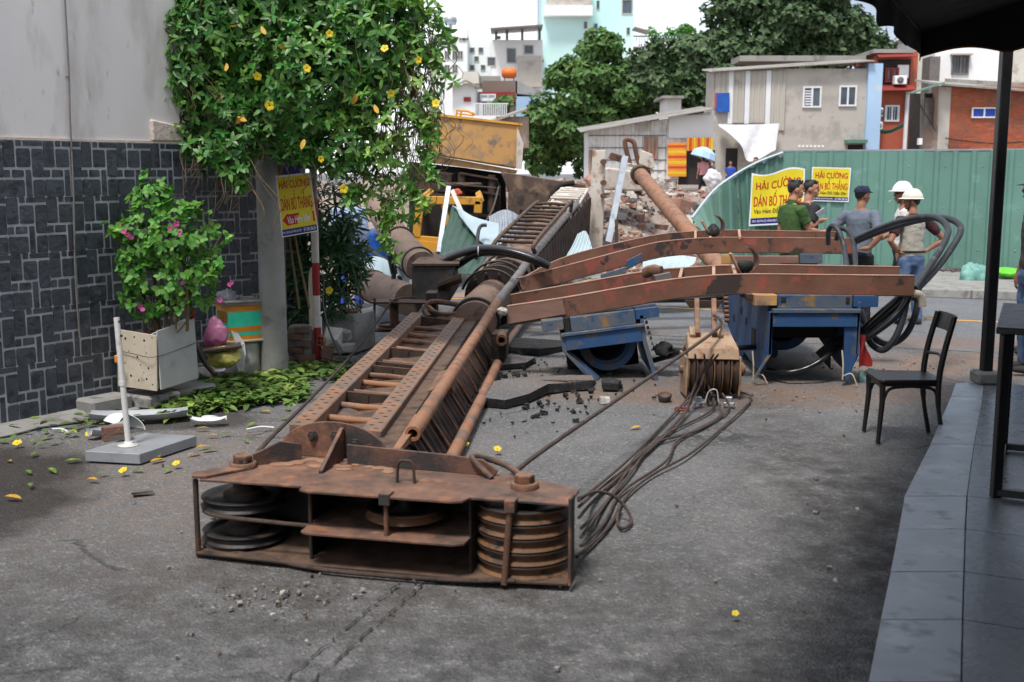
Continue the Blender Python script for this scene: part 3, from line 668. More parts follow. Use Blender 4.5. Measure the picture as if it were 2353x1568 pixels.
def leaf_obj(name, P, A, N, Ls, tmpl, mat, parent=None, **kw):
    vv, tf = leaf_arrays(P, A, N, Ls, tmpl); n, k = vv.shape[:2]
    fa = np.array(tf); F = (fa[None] + (np.arange(n) * k)[:, None, None]).reshape(-1, 4)
    off = wloc(parent) if parent is not None else V(vv.reshape(-1, 3).mean(0)) 
    if parent is None: off.z = float(vv[..., 2].min())
    me = bpy.data.meshes.new(name); me.vertices.add(n * k); me.vertices.foreach_set('co', (vv.reshape(-1, 3) - np.array(off)).ravel())
    me.loops.add(F.size); me.loops.foreach_set('vertex_index', F.ravel()); me.polygons.add(len(F))
    me.polygons.foreach_set('loop_start', np.arange(len(F)) * 4); me.update(); me.validate()
    me.materials.append(MT[mat]); me.polygons.foreach_set('use_smooth', np.ones(len(F), bool))
    o = bpy.data.objects.new(name, me); S.collection.objects.link(o)
    if parent is not None: o.parent = parent
    else: o.location = off
    return tag(o, **kw)
pm('vine_leaf', C(76, 126, 50), C(58, 106, 42), 3, .42, C(116, 162, 66), .62, 2.5, spec=.5, bump=.1, bs=60, trans=.25, island=.45)
pm('boug_leaf', C(92, 146, 58), C(72, 124, 48), 4, .5, C(120, 170, 70), .62, 4, spec=.4, bump=.1, trans=.3, island=.35)
pm('dark_leaf', C(48, 84, 42), C(36, 70, 36), 3, .45, spec=.45, bump=.1, trans=.2, island=.4)
pm('fallen_leaf', C(104, 132, 62), C(80, 110, 50), 4, .5, C(150, 168, 80), .6, 5, spec=.4, bump=.1, trans=.2, island=.4)
pm('yellow_leaf', C(206, 170, 60), C(186, 140, 48), 5, .6, bump=.1, trans=.2, island=.2)
pm('vine_stem', C(122, 104, 78), C(100, 84, 60), 6, .8, bump=.2)
pm('petal_yellow', C(250, 220, 60), C(240, 206, 48), 5, .5, trans=.3, bump=.05)
pm('petal_throat', C(214, 140, 40), C(190, 120, 36), 5, .6, bump=0)
pm('petal_pink', C(214, 96, 160), C(196, 80, 144), 6, .6, trans=.3, bump=.05, hs=.15)
LEAF_A = leaf_tmpl(.40, .12, .22)
def whorls(ell, dens, rs, Lr, per=(4, 6), shell=(.75, 1.05), upbias=.35, view=True):
    P = []; A = []; Nn = []; Ls = []
    for c, r in ell:
        c = np.array(c); r = np.array(r); area = 4 * math.pi * ((r[0]*r[1])**1.6/3 + (r[0]*r[2])**1.6/3 + (r[1]*r[2])**1.6/3) ** (1/1.6)
        for _ in range(int(area * dens)):
            u = rs.normal(size=3); u /= np.linalg.norm(u); k = rs.uniform(*shell)
            p = c + u * r * k
            if view and u[1] > .5: continue
            ax = u / r; ax /= np.linalg.norm(ax); ax = ax + rs.normal(size=3) * .45 + np.array([0, -.15, upbias]); ax /= np.linalg.norm(ax)
            e1 = np.cross(ax, rs.normal(size=3)); e1 /= np.linalg.norm(e1); e2 = np.cross(ax, e1)
            m = rs.randint(*per); ph = rs.uniform(0, 6.28)
            for j in range(m):
                a = ph + 2 * math.pi * j / m + rs.uniform(-.25, .25)
                dr = e1 * math.cos(a) + e2 * math.sin(a); sp = rs.uniform(.25, .75)
                P.append(p); A.append(dr + ax * sp + np.array([0, 0, -.15])); Nn.append(ax + dr * -.3); Ls.append(rs.uniform(*Lr))
    return np.array(P), np.array(A), np.array(Nn), np.array(Ls)
def split_leaves(parent, data, tmpl, mat, n=300, nm='leaf'):
    P, A, N, Ls = data; sc = P[:, 1] / Ls            # nearest and largest first
    o = np.argsort(sc); big, rest = o[:n], o[n:]
    tb = MB(); tb.add(tmpl[0], tmpl[1], True); me = tb.mesh(nm, mat)
    for i in big:
        a = V(A[i]).normalized(); x = a.cross(V(N[i])).normalized(); z = x.cross(a)
        M = Matrix((x, a, z)).transposed().to_4x4(); M.translation = V(P[i]); inst(nm, me, parent, M @ Matrix.Scale(float(Ls[i]), 4))
    leaf_obj('foliage', P[rest], A[rest], N[rest], Ls[rest], tmpl, mat, parent, kind='stuff')
rs = np.random.RandomState(3)
vr = V((-2.35, 10.1, 0)); vine = thing('flowering_vine', vr, 'large green climbing vine with yellow trumpet flowers over the pole', 'vine')
def E(x, y, Y, r): return (tuple(D(x, y, Y)), r)
VE = [E(470, 110, 9.75, (.32, .3, .5)), E(440, 190, 9.7, (.18, .2, .25)), E(600, 40, 9.9, (.55, .45, .5)), E(540, 255, 9.9, (.42, .32, .4)), E(700, 190, 9.75, (.55, .42, .55)), E(640, 300, 9.9, (.35, .3, .25)),
      E(840, 110, 9.85, (.45, .42, .55)), E(880, 270, 9.8, (.36, .35, .55)), E(905, 400, 9.8, (.24, .22, .38)), E(950, 160, 9.9, (.26, .3, .5)), E(500, 345, 9.75, (.28, .2, .2)), E(545, 395, 9.7, (.13, .12, .12)),
      E(760, 10, 10, (.8, .5, .4)), E(790, 340, 9.75, (.3, .28, .25)), E(720, 355, 9.8, (.3, .2, .12)), E(985, 300, 9.8, (.12, .15, .35)), E(430, 320, 9.8, (.12, .12, .2)),
      E(560, -120, 10.1, (.7, .55, .5)), E(850, -120, 10.1, (.7, .55, .5)), E(1000, 90, 9.9, (.12, .15, .3)), E(865, 470, 9.75, (.12, .12, .15)), E(935, 490, 9.8, (.1, .1, .14))]
VR = [k for k, (c_, r_) in enumerate(VE) if pix(V(c_))[0] > 862]; VL = [v_ for k, v_ in enumerate(VE) if k not in VR]
d1 = whorls(VL, 118, rs, (.045, .108)); d2 = whorls([(c, tuple(np.array(r) * .72)) for c, r in VL], 55, rs, (.06, .11), view=False)
d3 = whorls([E(520, 60, 10.7, (.7, .5, .5)), E(640, 120, 11.0, (.7, .5, .6)), E(560, 230, 10.9, (.5, .3, .35)), E(760, 150, 10.9, (.7, .5, .6)), E(760, 320, 11.0, (.5, .35, .3)), E(600, -120, 11.0, (1.0, .7, .6)), E(850, 60, 10.8, (.5, .4, .5)), E(560, -60, 10.5, (.9, .6, .3)), E(760, -60, 10.7, (.9, .6, .3))], 75, rs, (.07, .12), view=False)  # extra foliage behind and overhead, added to block sky and shade the rear wall
data = tuple(np.concatenate(q) for q in zip(d1, d2, d3))
split_leaves(vine, data, LEAF_A, 'vine_leaf', 300)
pm('vine_leaf_young', C(104, 150, 60), C(78, 126, 50), 3, .42, C(146, 182, 84), .6, 2.5, spec=.5, bump=.1, bs=60, trans=.3, island=.4)
P_, A_, N_, L_ = whorls([VE[k] for k in VR], 85, rs, (.04, .095), per=(3, 6), shell=(.5, 1.12), view=False); leaf_obj('young_foliage', P_, A_, N_, L_, LEAF_A, 'vine_leaf_young', vine, kind='stuff')
b = MB()
for i in range(230):
    c, r = VE[rs.randint(0, 17)]; c = V(c); r = V(r)
    a = c + V((rs.uniform(-1, 1) * r.x, rs.uniform(-.6, .6) * r.y, rs.uniform(0, .9) * r.z)); ln = rs.uniform(.2, .6)
    sw = rs.uniform(-.25, .25); pts = [a, a + V((sw * .5, -.05, -ln * .3)), a + V((sw + .08, -.08, -ln * .7)), a + V((sw, -.03, -ln))]
    b.tube(catmull(pts, 3), rs.uniform(.002, .0045), 4, False)
for i in range(120):            # bare stems hanging on the right flank
    a = D(rs.uniform(860, 990), rs.uniform(40, 260), 9.85 + rs.uniform(-.2, .2)); ln = rs.uniform(.5, 1.1)
    b.tube(catmull([a, a + V((rs.uniform(-.1, .15), 0, -ln*.4)), a + V((rs.uniform(-.2, .1), 0, -ln))], 4), .003, 4, False)
for k in range(5):              # woody stems climbing the pole
    a = pp + V((rs.uniform(-.1, .2), -.05, 0)); b.tube(catmull([a + V((.1 * k - .2, .3, .6)), a + V((.05 * k - .1, .14, 1.4)), a + V((.1, -.1, 2.2)), D(600 + 70 * k, 150, 10)], 5), .012, 6, False)
b.build('stems', 'vine_stem', vine, kind='stuff')
# long shoots with leaves reaching out of the mass
sp = []; b = MB()
for (x0, y0), (x1, y1) in [((900, 60), (1010, 150)), ((930, 120), (1035, 185)), ((930, 250), (1005, 330)), ((880, 20), (975, 10)), ((440, 80), (378, 52)), ((430, 170), (380, 175)), ((430, 240), (376, 228)), ((900, 480), (880, 560)), ((440, 340), (392, 300)),
                           ((930, 450), (985, 480)), ((560, 390), (548, 430)), ((840, 440), (795, 470)), ((960, 30), (1030, 100)), ((880, 460), (905, 590)), ((960, 350), (1000, 420))]:
    a, c = D(x0, y0, 9.75), D(x1, y1, 9.65); m = (a + c) / 2 + V((0, 0, .06)); cv = catmull([a, m, c], 6); b.tube(cv, .003, 4, False)
    for p in cv[2:]: sp.append((tuple(p), (.03, .03, .03)))
b.build('shoot_stems', 'vine_stem', vine, kind='stuff')
P_, A_, N_, L_ = whorls(sp, 230, rs, (.06, .1), per=(3, 5), view=False); leaf_obj('shoot_foliage', P_, A_, N_, L_, LEAF_A, 'vine_leaf_young', vine, kind='stuff')
# allamanda flowers: funnel with five round petals
def flower_mesh(nm, r, mat, throat):
    b = MB(); n = 5
    for k in range(5):
        a = 2 * math.pi * k / 5; R = Matrix.Rotation(a, 3, 'Z')
        pts = [(0.12, -.14, .0), (.5, -.46, .16), (.9, -.4, .2), (1.02, .1, .15), (.75, .45, .14), (.12, .14, 0)]
        cen = (.55, 0, .22); vs = [R @ V(p) * r for p in pts] + [R @ V(cen) * r]
        b.add(vs, [(i, (i+1) % 6, 6) for i in range(6)], True)
    b.cm = 1; b.lathe([(.16*r, .03*r), (.1*r, -.5*r), (.03*r, -.95*r)], Matrix.Identity(4), 8)
    return b.mesh(nm, [mat, throat])
fm = flower_mesh('flower', .042, 'petal_yellow', 'petal_throat')
def face_to(p, jit=.5, up=.1):
    d = (V((0, 0, CAM_H)) - V(p)).normalized() + V((rnd(-jit, jit), rnd(-.2, .2), rnd(-jit, jit) + up)); return V(p), d.normalized()
def put_flower(me, parent, p, d, s=1, nm='flower'):
    x = d.orthogonal().normalized(); M = frame(p, x, d.cross(x)); return inst(nm, me, parent, M @ Matrix.Rotation(rnd(0, 6), 4, 'Z') @ Matrix.Scale(s, 4))
for x, y in [(705, 158), (592, 175), (737, 366), (790, 434), (884, 112), (962, 138), (898, 215), (1002, 238), (757, 78), (620, 243)]:
    put_flower(fm, vine, *face_to(D(x, y, 9.28 if x < 900 else 9.4)), s=rnd(.65, 1.0))
ym = MB(); ym.add(LEAF_A[0], LEAF_A[1], True); yme = ym.mesh('yellowed_leaf', 'yellow_leaf')
for x, y in [(548, 56), (520, 145), (545, 268), (560, 265), (660, 110), (820, 215), (505, 215), (700, 320), (600, 60), (860, 240)]:
    inst('yellowed_leaf', yme, vine, frame(D(x, y, 9.4), V((rnd(-1, 1), rnd(-.3, .3), .2)), V((rnd(-1, 1), -.2, -.6))) @ Matrix.Scale(.1, 4))
# bougainvillea in a board-clad pot
c0, cl, crr = V((-2.83, 8.76, .17)), V((-3.22, 8.99, .17)), V((-2.645, 9.23, .17))
t = thing('kerb_blocks', V((-2.95, 8.9, 0)), 'rough concrete blocks carrying the board clad plant pot', 'blocks')
for s0, s1, n1, h in ((.62, 1.0, .26, .125), (1.02, 1.36, .42, .11), (1.38, 1.8, .36, .1)):
    b = MB(); slab(b, P0, WD, WN, s0, s1, .03, n1, 0, h); b.jit(.012, 7); b.build('block', 'concrete', t, bevel=.02)
pot = thing('plant_pot', V((-2.9, 9.0, .13)), 'plant pot boxed in with a drilled beige board and a grey board', 'pot')
def board(b, a, c, h, th, lean=V((0, 0, 0)), ho=0):
    d = (c - a).normalized(); n = V((d.y, -d.x, 0)) * th
    b.hexa([a, c, c - n, a - n, a + V((0, 0, h)) + lean, c + V((0, 0, h + ho)) + lean, c - n + V((0, 0, h + ho)) + lean, a - n + V((0, 0, h)) + lean])
b = MB(); board(b, cl, c0, .47, .012, V((.02, -.01, 0)), -.02); bd = b.build('drilled_board', 'board_beige', pot, bevel=.002)
dd = (c0 - cl).normalized(); nn = V((dd.y, -dd.x, 0)); hm = MB(); hm.lathe([(0, .0012), (1, .0012), (1, -.001)], Matrix.Identity(4), 10); hme = hm.mesh('hole', 'hole')
for fx, fz, r in [(.22, .4, .012), (.45, .42, .009), (.7, .4, .011), (.9, .43, .006), (.3, .3, .006), (.52, .26, .010), (.75, .3, .006), (.2, .2, .006), (.6, .2, .006), (.8, .18, .009), (.35, .1, .011), (.55, .07, .009), (.75, .09, .010), (.15, .06, .006), (.9, .05, .007), (.68, .14, .005), (.46, .36, .004), (.72, .35, .004), (.8, .25, .004)]:
    p = lerp(cl, c0, fx) + V((0, 0, fz)) + V((.02, -.01, 0)) * (fz / .47) + nn * .0012
    inst('hole', hme, bd, frame(p, dd, UP) @ Matrix.Scale(r, 4))
c1 = c0 + V((.035, .01, .01)); b = MB(); board(b, c1, crr + V((.02, 0, .02)), .47, .012, V((-.02, .02, 0)), .03); b.build('grey_board', 'board_grey', pot, bevel=.002)
b = MB(); board(b, c0 + V((-.05, .04, 0)), crr + V((-.06, .0, .03)), .44, .01, V((-.01, .0, 0)), .05); b.build('inner_board', 'white_plastic', pot)
b = MB(); b.tube(catmull([cl + nn * .01 + V((0, 0, .3)), lerp(cl, c0, .5) + nn * .016 + V((0, 0, .285)), c0 + nn * .03 + V((.01, 0, .28)), lerp(c1, crr, .5) + V((.02, -.02, .3)), crr + V((.03, -.005, .33))], 4), .003, 5); b.build('wire', 'steel_dark', pot)
b = MB(); b.lathe([(.08, 0), (.115, .3), (.125, .43), (.11, .43), (.1, .39), (0, .39)], Matrix.Translation(V((-2.9, 9.05, .17))), 18); b.build('inner_pot', 'red_paint', pot)
bg = thing('bougainvillea', V((-2.88, 9.06, .5)), 'light green bougainvillea bush with a few pink bracts', 'shrub')
BE = [E(370, 650, 9.0, (.3, .26, .24)), E(400, 565, 9.05, (.32, .28, .24)), E(300, 560, 8.95, (.06, .06, .1)), E(495, 600, 8.95, (.07, .06, .08)), E(320, 500, 9.0, (.06, .06, .08)), E(375, 430, 9.1, (.05, .05, .07)), E(480, 520, 9.0, (.06, .05, .05)), E(470, 690, 8.95, (.07, .06, .06)), E(290, 670, 8.9, (.05, .05, .08)), E(350, 540, 9.0, (.25, .22, .25)), E(345, 470, 9.1, (.17, .15, .17)), E(400, 500, 9.05, (.2, .2, .15)), E(460, 560, 9.0, (.16, .15, .13)), E(440, 640, 9.0, (.2, .2, .22)), E(310, 620, 8.95, (.13, .15, .22)), E(340, 420, 9.1, (.06, .06, .1)), E(330, 700, 8.95, (.15, .15, .12)), E(400, 705, 8.95, (.14, .12, .08)),
      E(450, 480, 9.05, (.1, .1, .05)), E(255, 525, 8.9, (.05, .05, .06)), E(510, 545, 8.9, (.06, .05, .04)), E(365, 455, 9.05, (.12, .1, .1)), E(470, 620, 8.95, (.12, .1, .12))]
LEAF_B = leaf_tmpl(.72, .1, .15)
split_leaves(bg, whorls(BE, 150, rs, (.04, .07), per=(3, 5), upbias=.5), LEAF_B, 'boug_leaf', 220)
b = MB()
for k, (c, r) in enumerate(BE): 
    c = V(c); a = V((-2.88 + rs.uniform(-.08, .08), 9.06, .45)); b.tube(catmull([a, lerp(a, c, .4) + V((rs.uniform(-.06, .06), 0, .03)), c + V((0, 0, r[2] * .5))], 4), [.009, .009, .008, .008, .007, .006, .005, .004, .003], 5, False)
b.tube([D(427, 640, 8.85), D(432, 700, 8.9), D(430, 760, 9.0)], [.012, .014, .016], 6); b.build('branches', 'vine_stem', bg)
bm2 = flower_mesh('bract', .022, 'petal_pink', 'petal_pink')
for x, y in [(285, 532), (302, 545), (294, 540), (390, 525), (402, 520), (413, 535), (405, 515), (322, 705), (328, 712), (418, 650), (532, 650), (527, 655), (505, 690)]:
    put_flower(bm2, bg, *face_to(D(x, y, 8.72)), s=rnd(.8, 1.2), nm='bract')
# shrub in the concrete planter: narrow leaves
sh = thing('oleander_shrub', V((-1.7, 11.85, .43)), 'dark narrow leaved shrub growing from the concrete planter', 'shrub')
SE = [E(780, 600, 11.7, (.28, .25, .35)), E(760, 500, 11.7, (.3, .25, .35)), E(700, 560, 11.8, (.2, .2, .5)), E(800, 560, 11.7, (.15, .2, .3)), E(820, 620, 11.65, (.1, .12, .15)), E(690, 660, 11.6, (.12, .15, .35)), E(770, 690, 11.6, (.2, .15, .15))]
LEAF_C = leaf_tmpl(.17, .1, .3); split_leaves(sh, whorls(SE, 110, rs, (.11, .19), per=(4, 7), upbias=.7), LEAF_C, 'dark_leaf', 120)
b = MB()
for k in range(14):
    a = V((-1.75 + rs.uniform(-.12, .16), 11.8 + rs.uniform(-.1, .15), .42)); c = V(SE[k % 7][0]); b.tube(catmull([a, lerp(a, c, .5) + V((rs.uniform(-.06, .06), 0, 0)), c + V((rs.uniform(-.1, .1), 0, .25))], 3), .007, 5, False)
b.build('stems', 'vine_stem', sh)
put_flower(fm, sh, *face_to(D(757, 668, 11.3)))
# pvc pipe on metal slab
A, B_, C_ = V((-2.83, 7.22, 0)), V((-2.44, 7.14, 0)), V((-2.21, 7.66, 0)); D_ = A + C_ - B_
t = thing('pipe_stand', V((-2.59, 7.37, 0)), 'white plastic pipe standing on a grey metal base slab', 'stand')
b = MB(); b.hexa([p + V((0, 0, .002)) for p in (A, B_, C_, D_)] + [p + V((0, 0, .072)) for p in (A, B_, C_, D_)]); b.build('base_slab', 'galv_slab', t, bevel=.004)
b = MB(); pb_ = V((-2.59, 7.37, .073)); b.lathe([(0, 0), (.07, 0), (.07, .006), (.03, .012), (.024, .03), (.02, .03)], Matrix.Translation(pb_), 16); b.build('flange', 'pvc', t)
b = MB(); tp = V((-2.635, 7.4, .94)); b.tube([pb_ + V((0, 0, .01)), lerp(pb_, tp, .5), tp], .0195, 14, hollow=.86); b.build('pipe', 'pvc', t)
b = MB(); m = lerp(pb_, tp, .47); b.cyl(m, lerp(pb_, tp, .505), .0235, n=14); b.build('collar', 'pvc', t)
b = MB(); b.ball(lerp(pb_, tp, .86) + V((.024, -.008, 0)), .01); b.ball(lerp(pb_, tp, .97) + V((.019, -.01, 0)), .008); b.build('bolt', 'steel_dark', t)
# broken hollow brick beside it
def hollow_brick(name, M, mat, **kw):
    b = MB(); 
    for z in (0, .045, .09): b.box((0, 0, z), (.17, .09, .008))
    for y in (-.041, 0, .041): b.box((0, y, .045), (.169, .008, .082))
    b.v = [tuple(M @ V(p)) for p in b.v]; return b.build(name, mat, **kw)
hollow_brick('hollow_brick', Matrix.Translation((-2.72, 7.5, .085)) @ Matrix.Rotation(.5, 4, 'Z'), 'brick_dull', label='broken hollow brick lying on the metal base slab', cat='brick')
hollow_brick('hollow_brick', Matrix.Translation((-1.86, 11.0, .2)) @ Matrix.Rotation(1.2, 4, 'Z') @ Matrix.Rotation(.2, 4, 'X'), 'brick_red', label='hollow brick on the small heap beside the concrete planter', cat='brick')
hollow_brick('hollow_brick', Matrix.Translation((-2.02, 10.85, .03)) @ Matrix.Rotation(.3, 4, 'Z'), 'brick_dull', label='dull hollow brick at the foot of the small heap', cat='brick')
for k, (x, y, Y, r, m) in enumerate([(765, 775, 11.0, .2, 'concrete_light'), (790, 768, 11.1, .16, 'concrete'), (800, 800, 10.9, .12, 'concrete'), (750, 812, 10.9, .14, 'brick_dull')]):
    b = MB(); chunk(b, D(x, y, Y), r, k + 11); b.build('rubble_piece', m, bevel=.015, label='%s rubble lump piled beside the concrete planter' % ('pale flat', 'grey', 'small grey', 'reddish')[k], cat='rubble')
b = MB(); b.tube(catmull([D(745, 640, 11.2), D(742, 700, 11.1), D(757, 760, 10.9), D(790, 835, 10.8)], 5), .01, 6); b.build('loose_cable', 'hose_black', label='black cable hanging down to the rubble beside the planter', cat='cable')
# broken white lamp casing
def shell(name, M, a, bq, h, mat, th=.004, cut=1.0, **kw):
    b = MB(); gr = []
    for i in range(9):
        ph = math.pi / 2 * i / 8 * .98
        gr.append([M @ V((a * math.cos(t_) * math.cos(ph) , bq * math.sin(t_) * math.cos(ph), h * math.sin(ph))) for t_ in [2 * math.pi * cut * j / 20 for j in range(21)]])
    b.sheet(gr, th, True); return b.build(name, mat, **kw)
shell('lamp_shell', Matrix.Translation(G(285, 985)) @ Matrix.Rotation(.35, 4, 'Y') @ Matrix.Rotation(-.4, 4, 'X'), .16, .1, .11, 'white_plastic', cut=.72, label='cracked white domed lamp shell behind the plastic pipe', cat='lamp shell')
shell('lamp_shell', Matrix.Translation(G(484, 965) + V((0, 0, .02))) @ Matrix.Rotation(2.6, 4, 'X'), .07, .05, .07, 'white_plastic', cut=.8, label='small broken white cup beside the leaf heap', cat='lamp shell')
def tray(name, c, ang, Lx, Wy, h, mat, label):
    M = Matrix.Translation(c) @ Matrix.Rotation(ang, 4, 'Z'); b = MB(); gr = []
    for i in range(13):
        f = -1 + 2 * i / 12; w = Wy * (1 - .45 * abs(f) ** 2.5); gr.append([M @ V((f * Lx, y * w, .008 + h * abs(y) ** 3 + .02 * abs(f) ** 3)) for y in (-1, -.9, -.6, 0, .6, .9, 1)])
    b.sheet(gr, .005, True); return b.build(name, mat, label=label, cat='lamp cover')
tray('lamp_cover', G(320, 968), .18, .36, .1, .06, 'grey_plastic', 'long grey plastic lamp cover lying among leaves')
tray('lamp_cover', G(250, 1000), 1.0, .16, .06, .05, 'grey_plastic', 'broken clear grey lamp cover beside the brick')
tray('lamp_cover', G(480, 975), .1, .13, .055, .03, 'white_plastic', 'shallow white plastic dish beside the leaf heap')
tray('lamp_cover', G(505, 863) , .5, .07, .05, .04, 'white_plastic', 'small white plastic scrap on the leaf heap')
for x, y, a, l in ((140, 990, -.6, 'thin grey plastic strip near the wall gutter'), (598, 985, .3, 'thin white plastic strip on the road beside the mast')):
    b = MB(); c = G(x, y, .012); d = V((math.cos(a), math.sin(a), 0)); b.tube(catmull([c - d * .1, c + V((0, .015, .01)), c + d * .1], 4), .008, 5); b.build('plastic_strip', 'white_plastic', label=l, cat='plastic strip')
b = MB(); c = G(328, 1130, .012); b.box(c, (.13, .07, .016), Matrix.Rotation(.4, 3, 'Z')); b.jit(.02, 14); b.build('stone_shard', 'steel_grey', label='flat grey stone shard alone on the road', cat='stone')
# stump, taped box, rubbish
st = V((-2.53, 10.4, 0)); b = MB(); b.loft([(st + V((0, 0, z)), V((.17 * k, 0, 0)), V((0, .15 * k, 0))) for z, k in ((0, 1.05), (.15, 1), (.3, .98), (.335, .95))], 12); b.jit(.012, 6)
b.build('concrete_stump', 'concrete_light', label='squat worn concrete stump under the taped box', cat='stump')
bx = thing('taped_box', st + V((-.02, 0, .35)), 'foam box wrapped in orange and green tape on a stump', 'box')
R45 = Matrix.Rotation(math.radians(35), 3, 'Z')
for z0, z1, m, k in ((.012, .05, 'orange_tape', 1), (.05, .085, 'green_tape', 1.004), (.085, .135, 'orange_tape', 1.008), (.135, .275, 'green_tape', 1.004), (.275, .33, 'orange_tape', 1.008)):
    b = MB(); b.box(st + V((-.02, 0, .35 + (z0 + z1) / 2)), (.33 * k, .33 * k, z1 - z0 - .0005), R45); b.build('tape_band', m, bx)
b = MB(); fl = R45 @ V((-.0, -.168, 0)); b.box(st + V((-.02, 0, .35 + .222)) + R45 @ V((-.169, 0, 0)), (.006, .25, .1), R45); b.build('stained_patch', 'card_brown', bx)
b = MB(); b.box(st + V((-.02, 0, .352)), (.42, .40, .018), R45); b.build('base_board', 'board_beige', bx, bevel=.003)
b = MB(); b.box(st + V((-.02, 0, .695)), (.37, .37, .025), R45); b.box(st + V((-.02, 0, .718)), (.4, .39, .018), R45); b.jit(.012, 10); b.build('lid', 'concrete', bx, bevel=.004)
def blobby(name, c, r, mat, label, amp=.35, cat='bag'):
    b = MB(); b.ball(c, r, 44); m = max(r); b.v = [tuple(V(p) + (V(p) - V(c)) * amp * (mnoise.fractal(V(p) / m * 1.3, 1, 2, 3) + .35 * abs(mnoise.noise(V(p) / m * 5)) - .1)) for p in b.v]; return b.build(name, mat, label=label, cat=cat)
blobby('plastic_bag', D(525, 685, 10.35), (.12, .1, .07), 'clear_bag', 'crumpled clear plastic bag on top of the taped box', .7)
blobby('plastic_bag', D(498, 768, 10.0), (.1, .06, .16), 'pink_bag', 'pink translucent plastic bag leaning on the taped box', .3)
blobby('plastic_bag', D(517, 820, 9.9), (.14, .1, .09), 'yellow_bag', 'pale yellow sack below the taped box', .4)
b = MB(); b.box(D(510, 805, 9.9) + V((0, 0, .02)), (.34, .26, .02), Matrix.Rotation(.3, 3, 'Z') @ Matrix.Rotation(-.12, 3, 'Y')); b.jit(.01, 6); b.build('slate_board', 'steel_dark', label='dirty dark board lying over the yellow sack', cat='board')
b = MB(); gr = [[D(532, 760, 10.1), D(545, 765, 10.2)], [D(545, 800, 10.0), D(562, 790, 10.1)], [D(540, 830, 9.95), D(565, 815, 10.05)], [D(548, 855, 9.95), D(560, 850, 10.0)]]
b.sheet(gr, .005); b.build('curved_board', 'board_grey', label='bent grey plastic panel beside the concrete stump', cat='board')
b = MB(); b.tube(catmull([D(452, 790, 9.7), D(468, 830, 9.6), D(495, 862, 9.5)], 5), .022, 7); b.build('dead_branch', 'rust_dark', label='dark dead branch between pot and yellow sack', cat='branch')
b = MB(); b.cyl(D(443, 715, 9.5), D(443, 745, 9.5), .02, n=10); b.build('red_canister', 'red_paint', label='thin red canister behind the grey board', cat='canister')
b = MB(); b.box(D(268, 825, 8.85), (.03, .03, .06)); b.build('orange_clip', 'orange_tape', bevel=.006, label='small orange clip beside the drilled board', cat='clip')
# leaves on the ground
def ground_leaves(n, fx, Lr, zmax):
    P, A, N, Ls = [], [], [], []
    while len(P) < n:
        q = fx()
        if q is None: continue
        a = rs.uniform(0, 6.28); P.append((q.x, q.y, rs.uniform(.008, zmax))); A.append((math.cos(a), math.sin(a), rs.uniform(-.25, .45))); N.append((rs.uniform(-.5, .5), rs.uniform(-.5, .5), 1)); Ls.append(rs.uniform(*Lr))
    return np.array(P), np.array(A), np.array(N), np.array(Ls)
def heap():
    x = rs.uniform(380, 800); y = rs.uniform(835, 965); f = (x - 380) / 420.0
    top = lerp(895, 832, f); bot = lerp(960, 860, f) + 12 * math.sin(x * .05)
    if 430 < x < 700: bot = 955 - (x - 430) * .12
    if y < top or y > bot: return None
    return G(x, y)
leaf_obj('fallen_leaves', *ground_leaves(1900, heap, (.08, .14), .07), LEAF_A, 'fallen_leaf', kind='stuff', label='heap of torn green leaves under the vine', cat='leaves')
def gut():
    s = rs.uniform(-.6, 1.2); n = abs(rs.normal(.3, .25)); return wp(s, n + .03, 0)
leaf_obj('gutter_leaves', *ground_leaves(110, gut, (.06, .11), .04), LEAF_A, 'fallen_leaf', kind='stuff', label='scatter of fallen leaves along the tiled wall gutter', cat='leaves')
lm = []
for m in ('fallen_leaf', 'fallen_leaf', 'yellow_leaf'):
    q = MB(); q.add(LEAF_A[0], LEAF_A[1], True); lm.append(q.mesh('fallen_leaf', m))
for i, (x, y) in enumerate([(60, 1080), (70, 1118), (25, 1060), (148, 1060), (110, 1075), (480, 1025), (500, 1030), (545, 1060), (475, 1000), (360, 1045), (300, 1078), (430, 1045), (640, 960), (560, 1008), (345, 1062), (395, 1075), (1198, 966), (1475, 980), (120, 1000), (20, 1015), (200, 1100), (250, 1085), (590, 970), (620, 945), (530, 995), (660, 935), (10, 1140), (85, 1040), (400, 1020), (450, 985)]):
    p = G(x, y, .012); a = rnd(0, 6.28)
    o = inst('fallen_leaf', lm[i % 3], None, frame(p, V((math.cos(a), math.sin(a), rnd(-.1, .1))), V((-math.sin(a), math.cos(a), rnd(0, .3)))) @ Matrix.Scale(rnd(.07, .12), 4))
    tag(o, 'single fallen leaf lying on the grey road', 'leaf', 'single leaves scattered on the road')
for i, (x, y, l) in enumerate([(1069, 1020, 'yellow flower on the road close to the mast chord'), (1143, 1032, 'yellow flower on the road between mast and taut rope'), (40, 1018, 'big yellow flower by the wall gutter'), (283, 1081, 'yellow flower in front of the metal base slab'), (700, 850, 'yellow flower on the leaf heap beside the utility pole'),
                          (778, 905, 'yellow flower at the leaf heap edge near the mast'), (205, 998, 'orange yellow flower beside the tiled wall'), (405, 1065, 'faded yellow flower on the road near the pulley head'), (1690, 1410, 'small yellow flower alone on the foreground road')]):
    p = G(x, y, .03); o = inst('fallen_flower', fm, None, frame(p, V((1, rnd(-.5, .5), 0)), V((rnd(-.4, .4), 1, .5))) @ Matrix.Scale(.4 if y > 1300 else rnd(.6, .85), 4)); tag(o, l, 'flower', 'yellow flowers fallen on the ground')
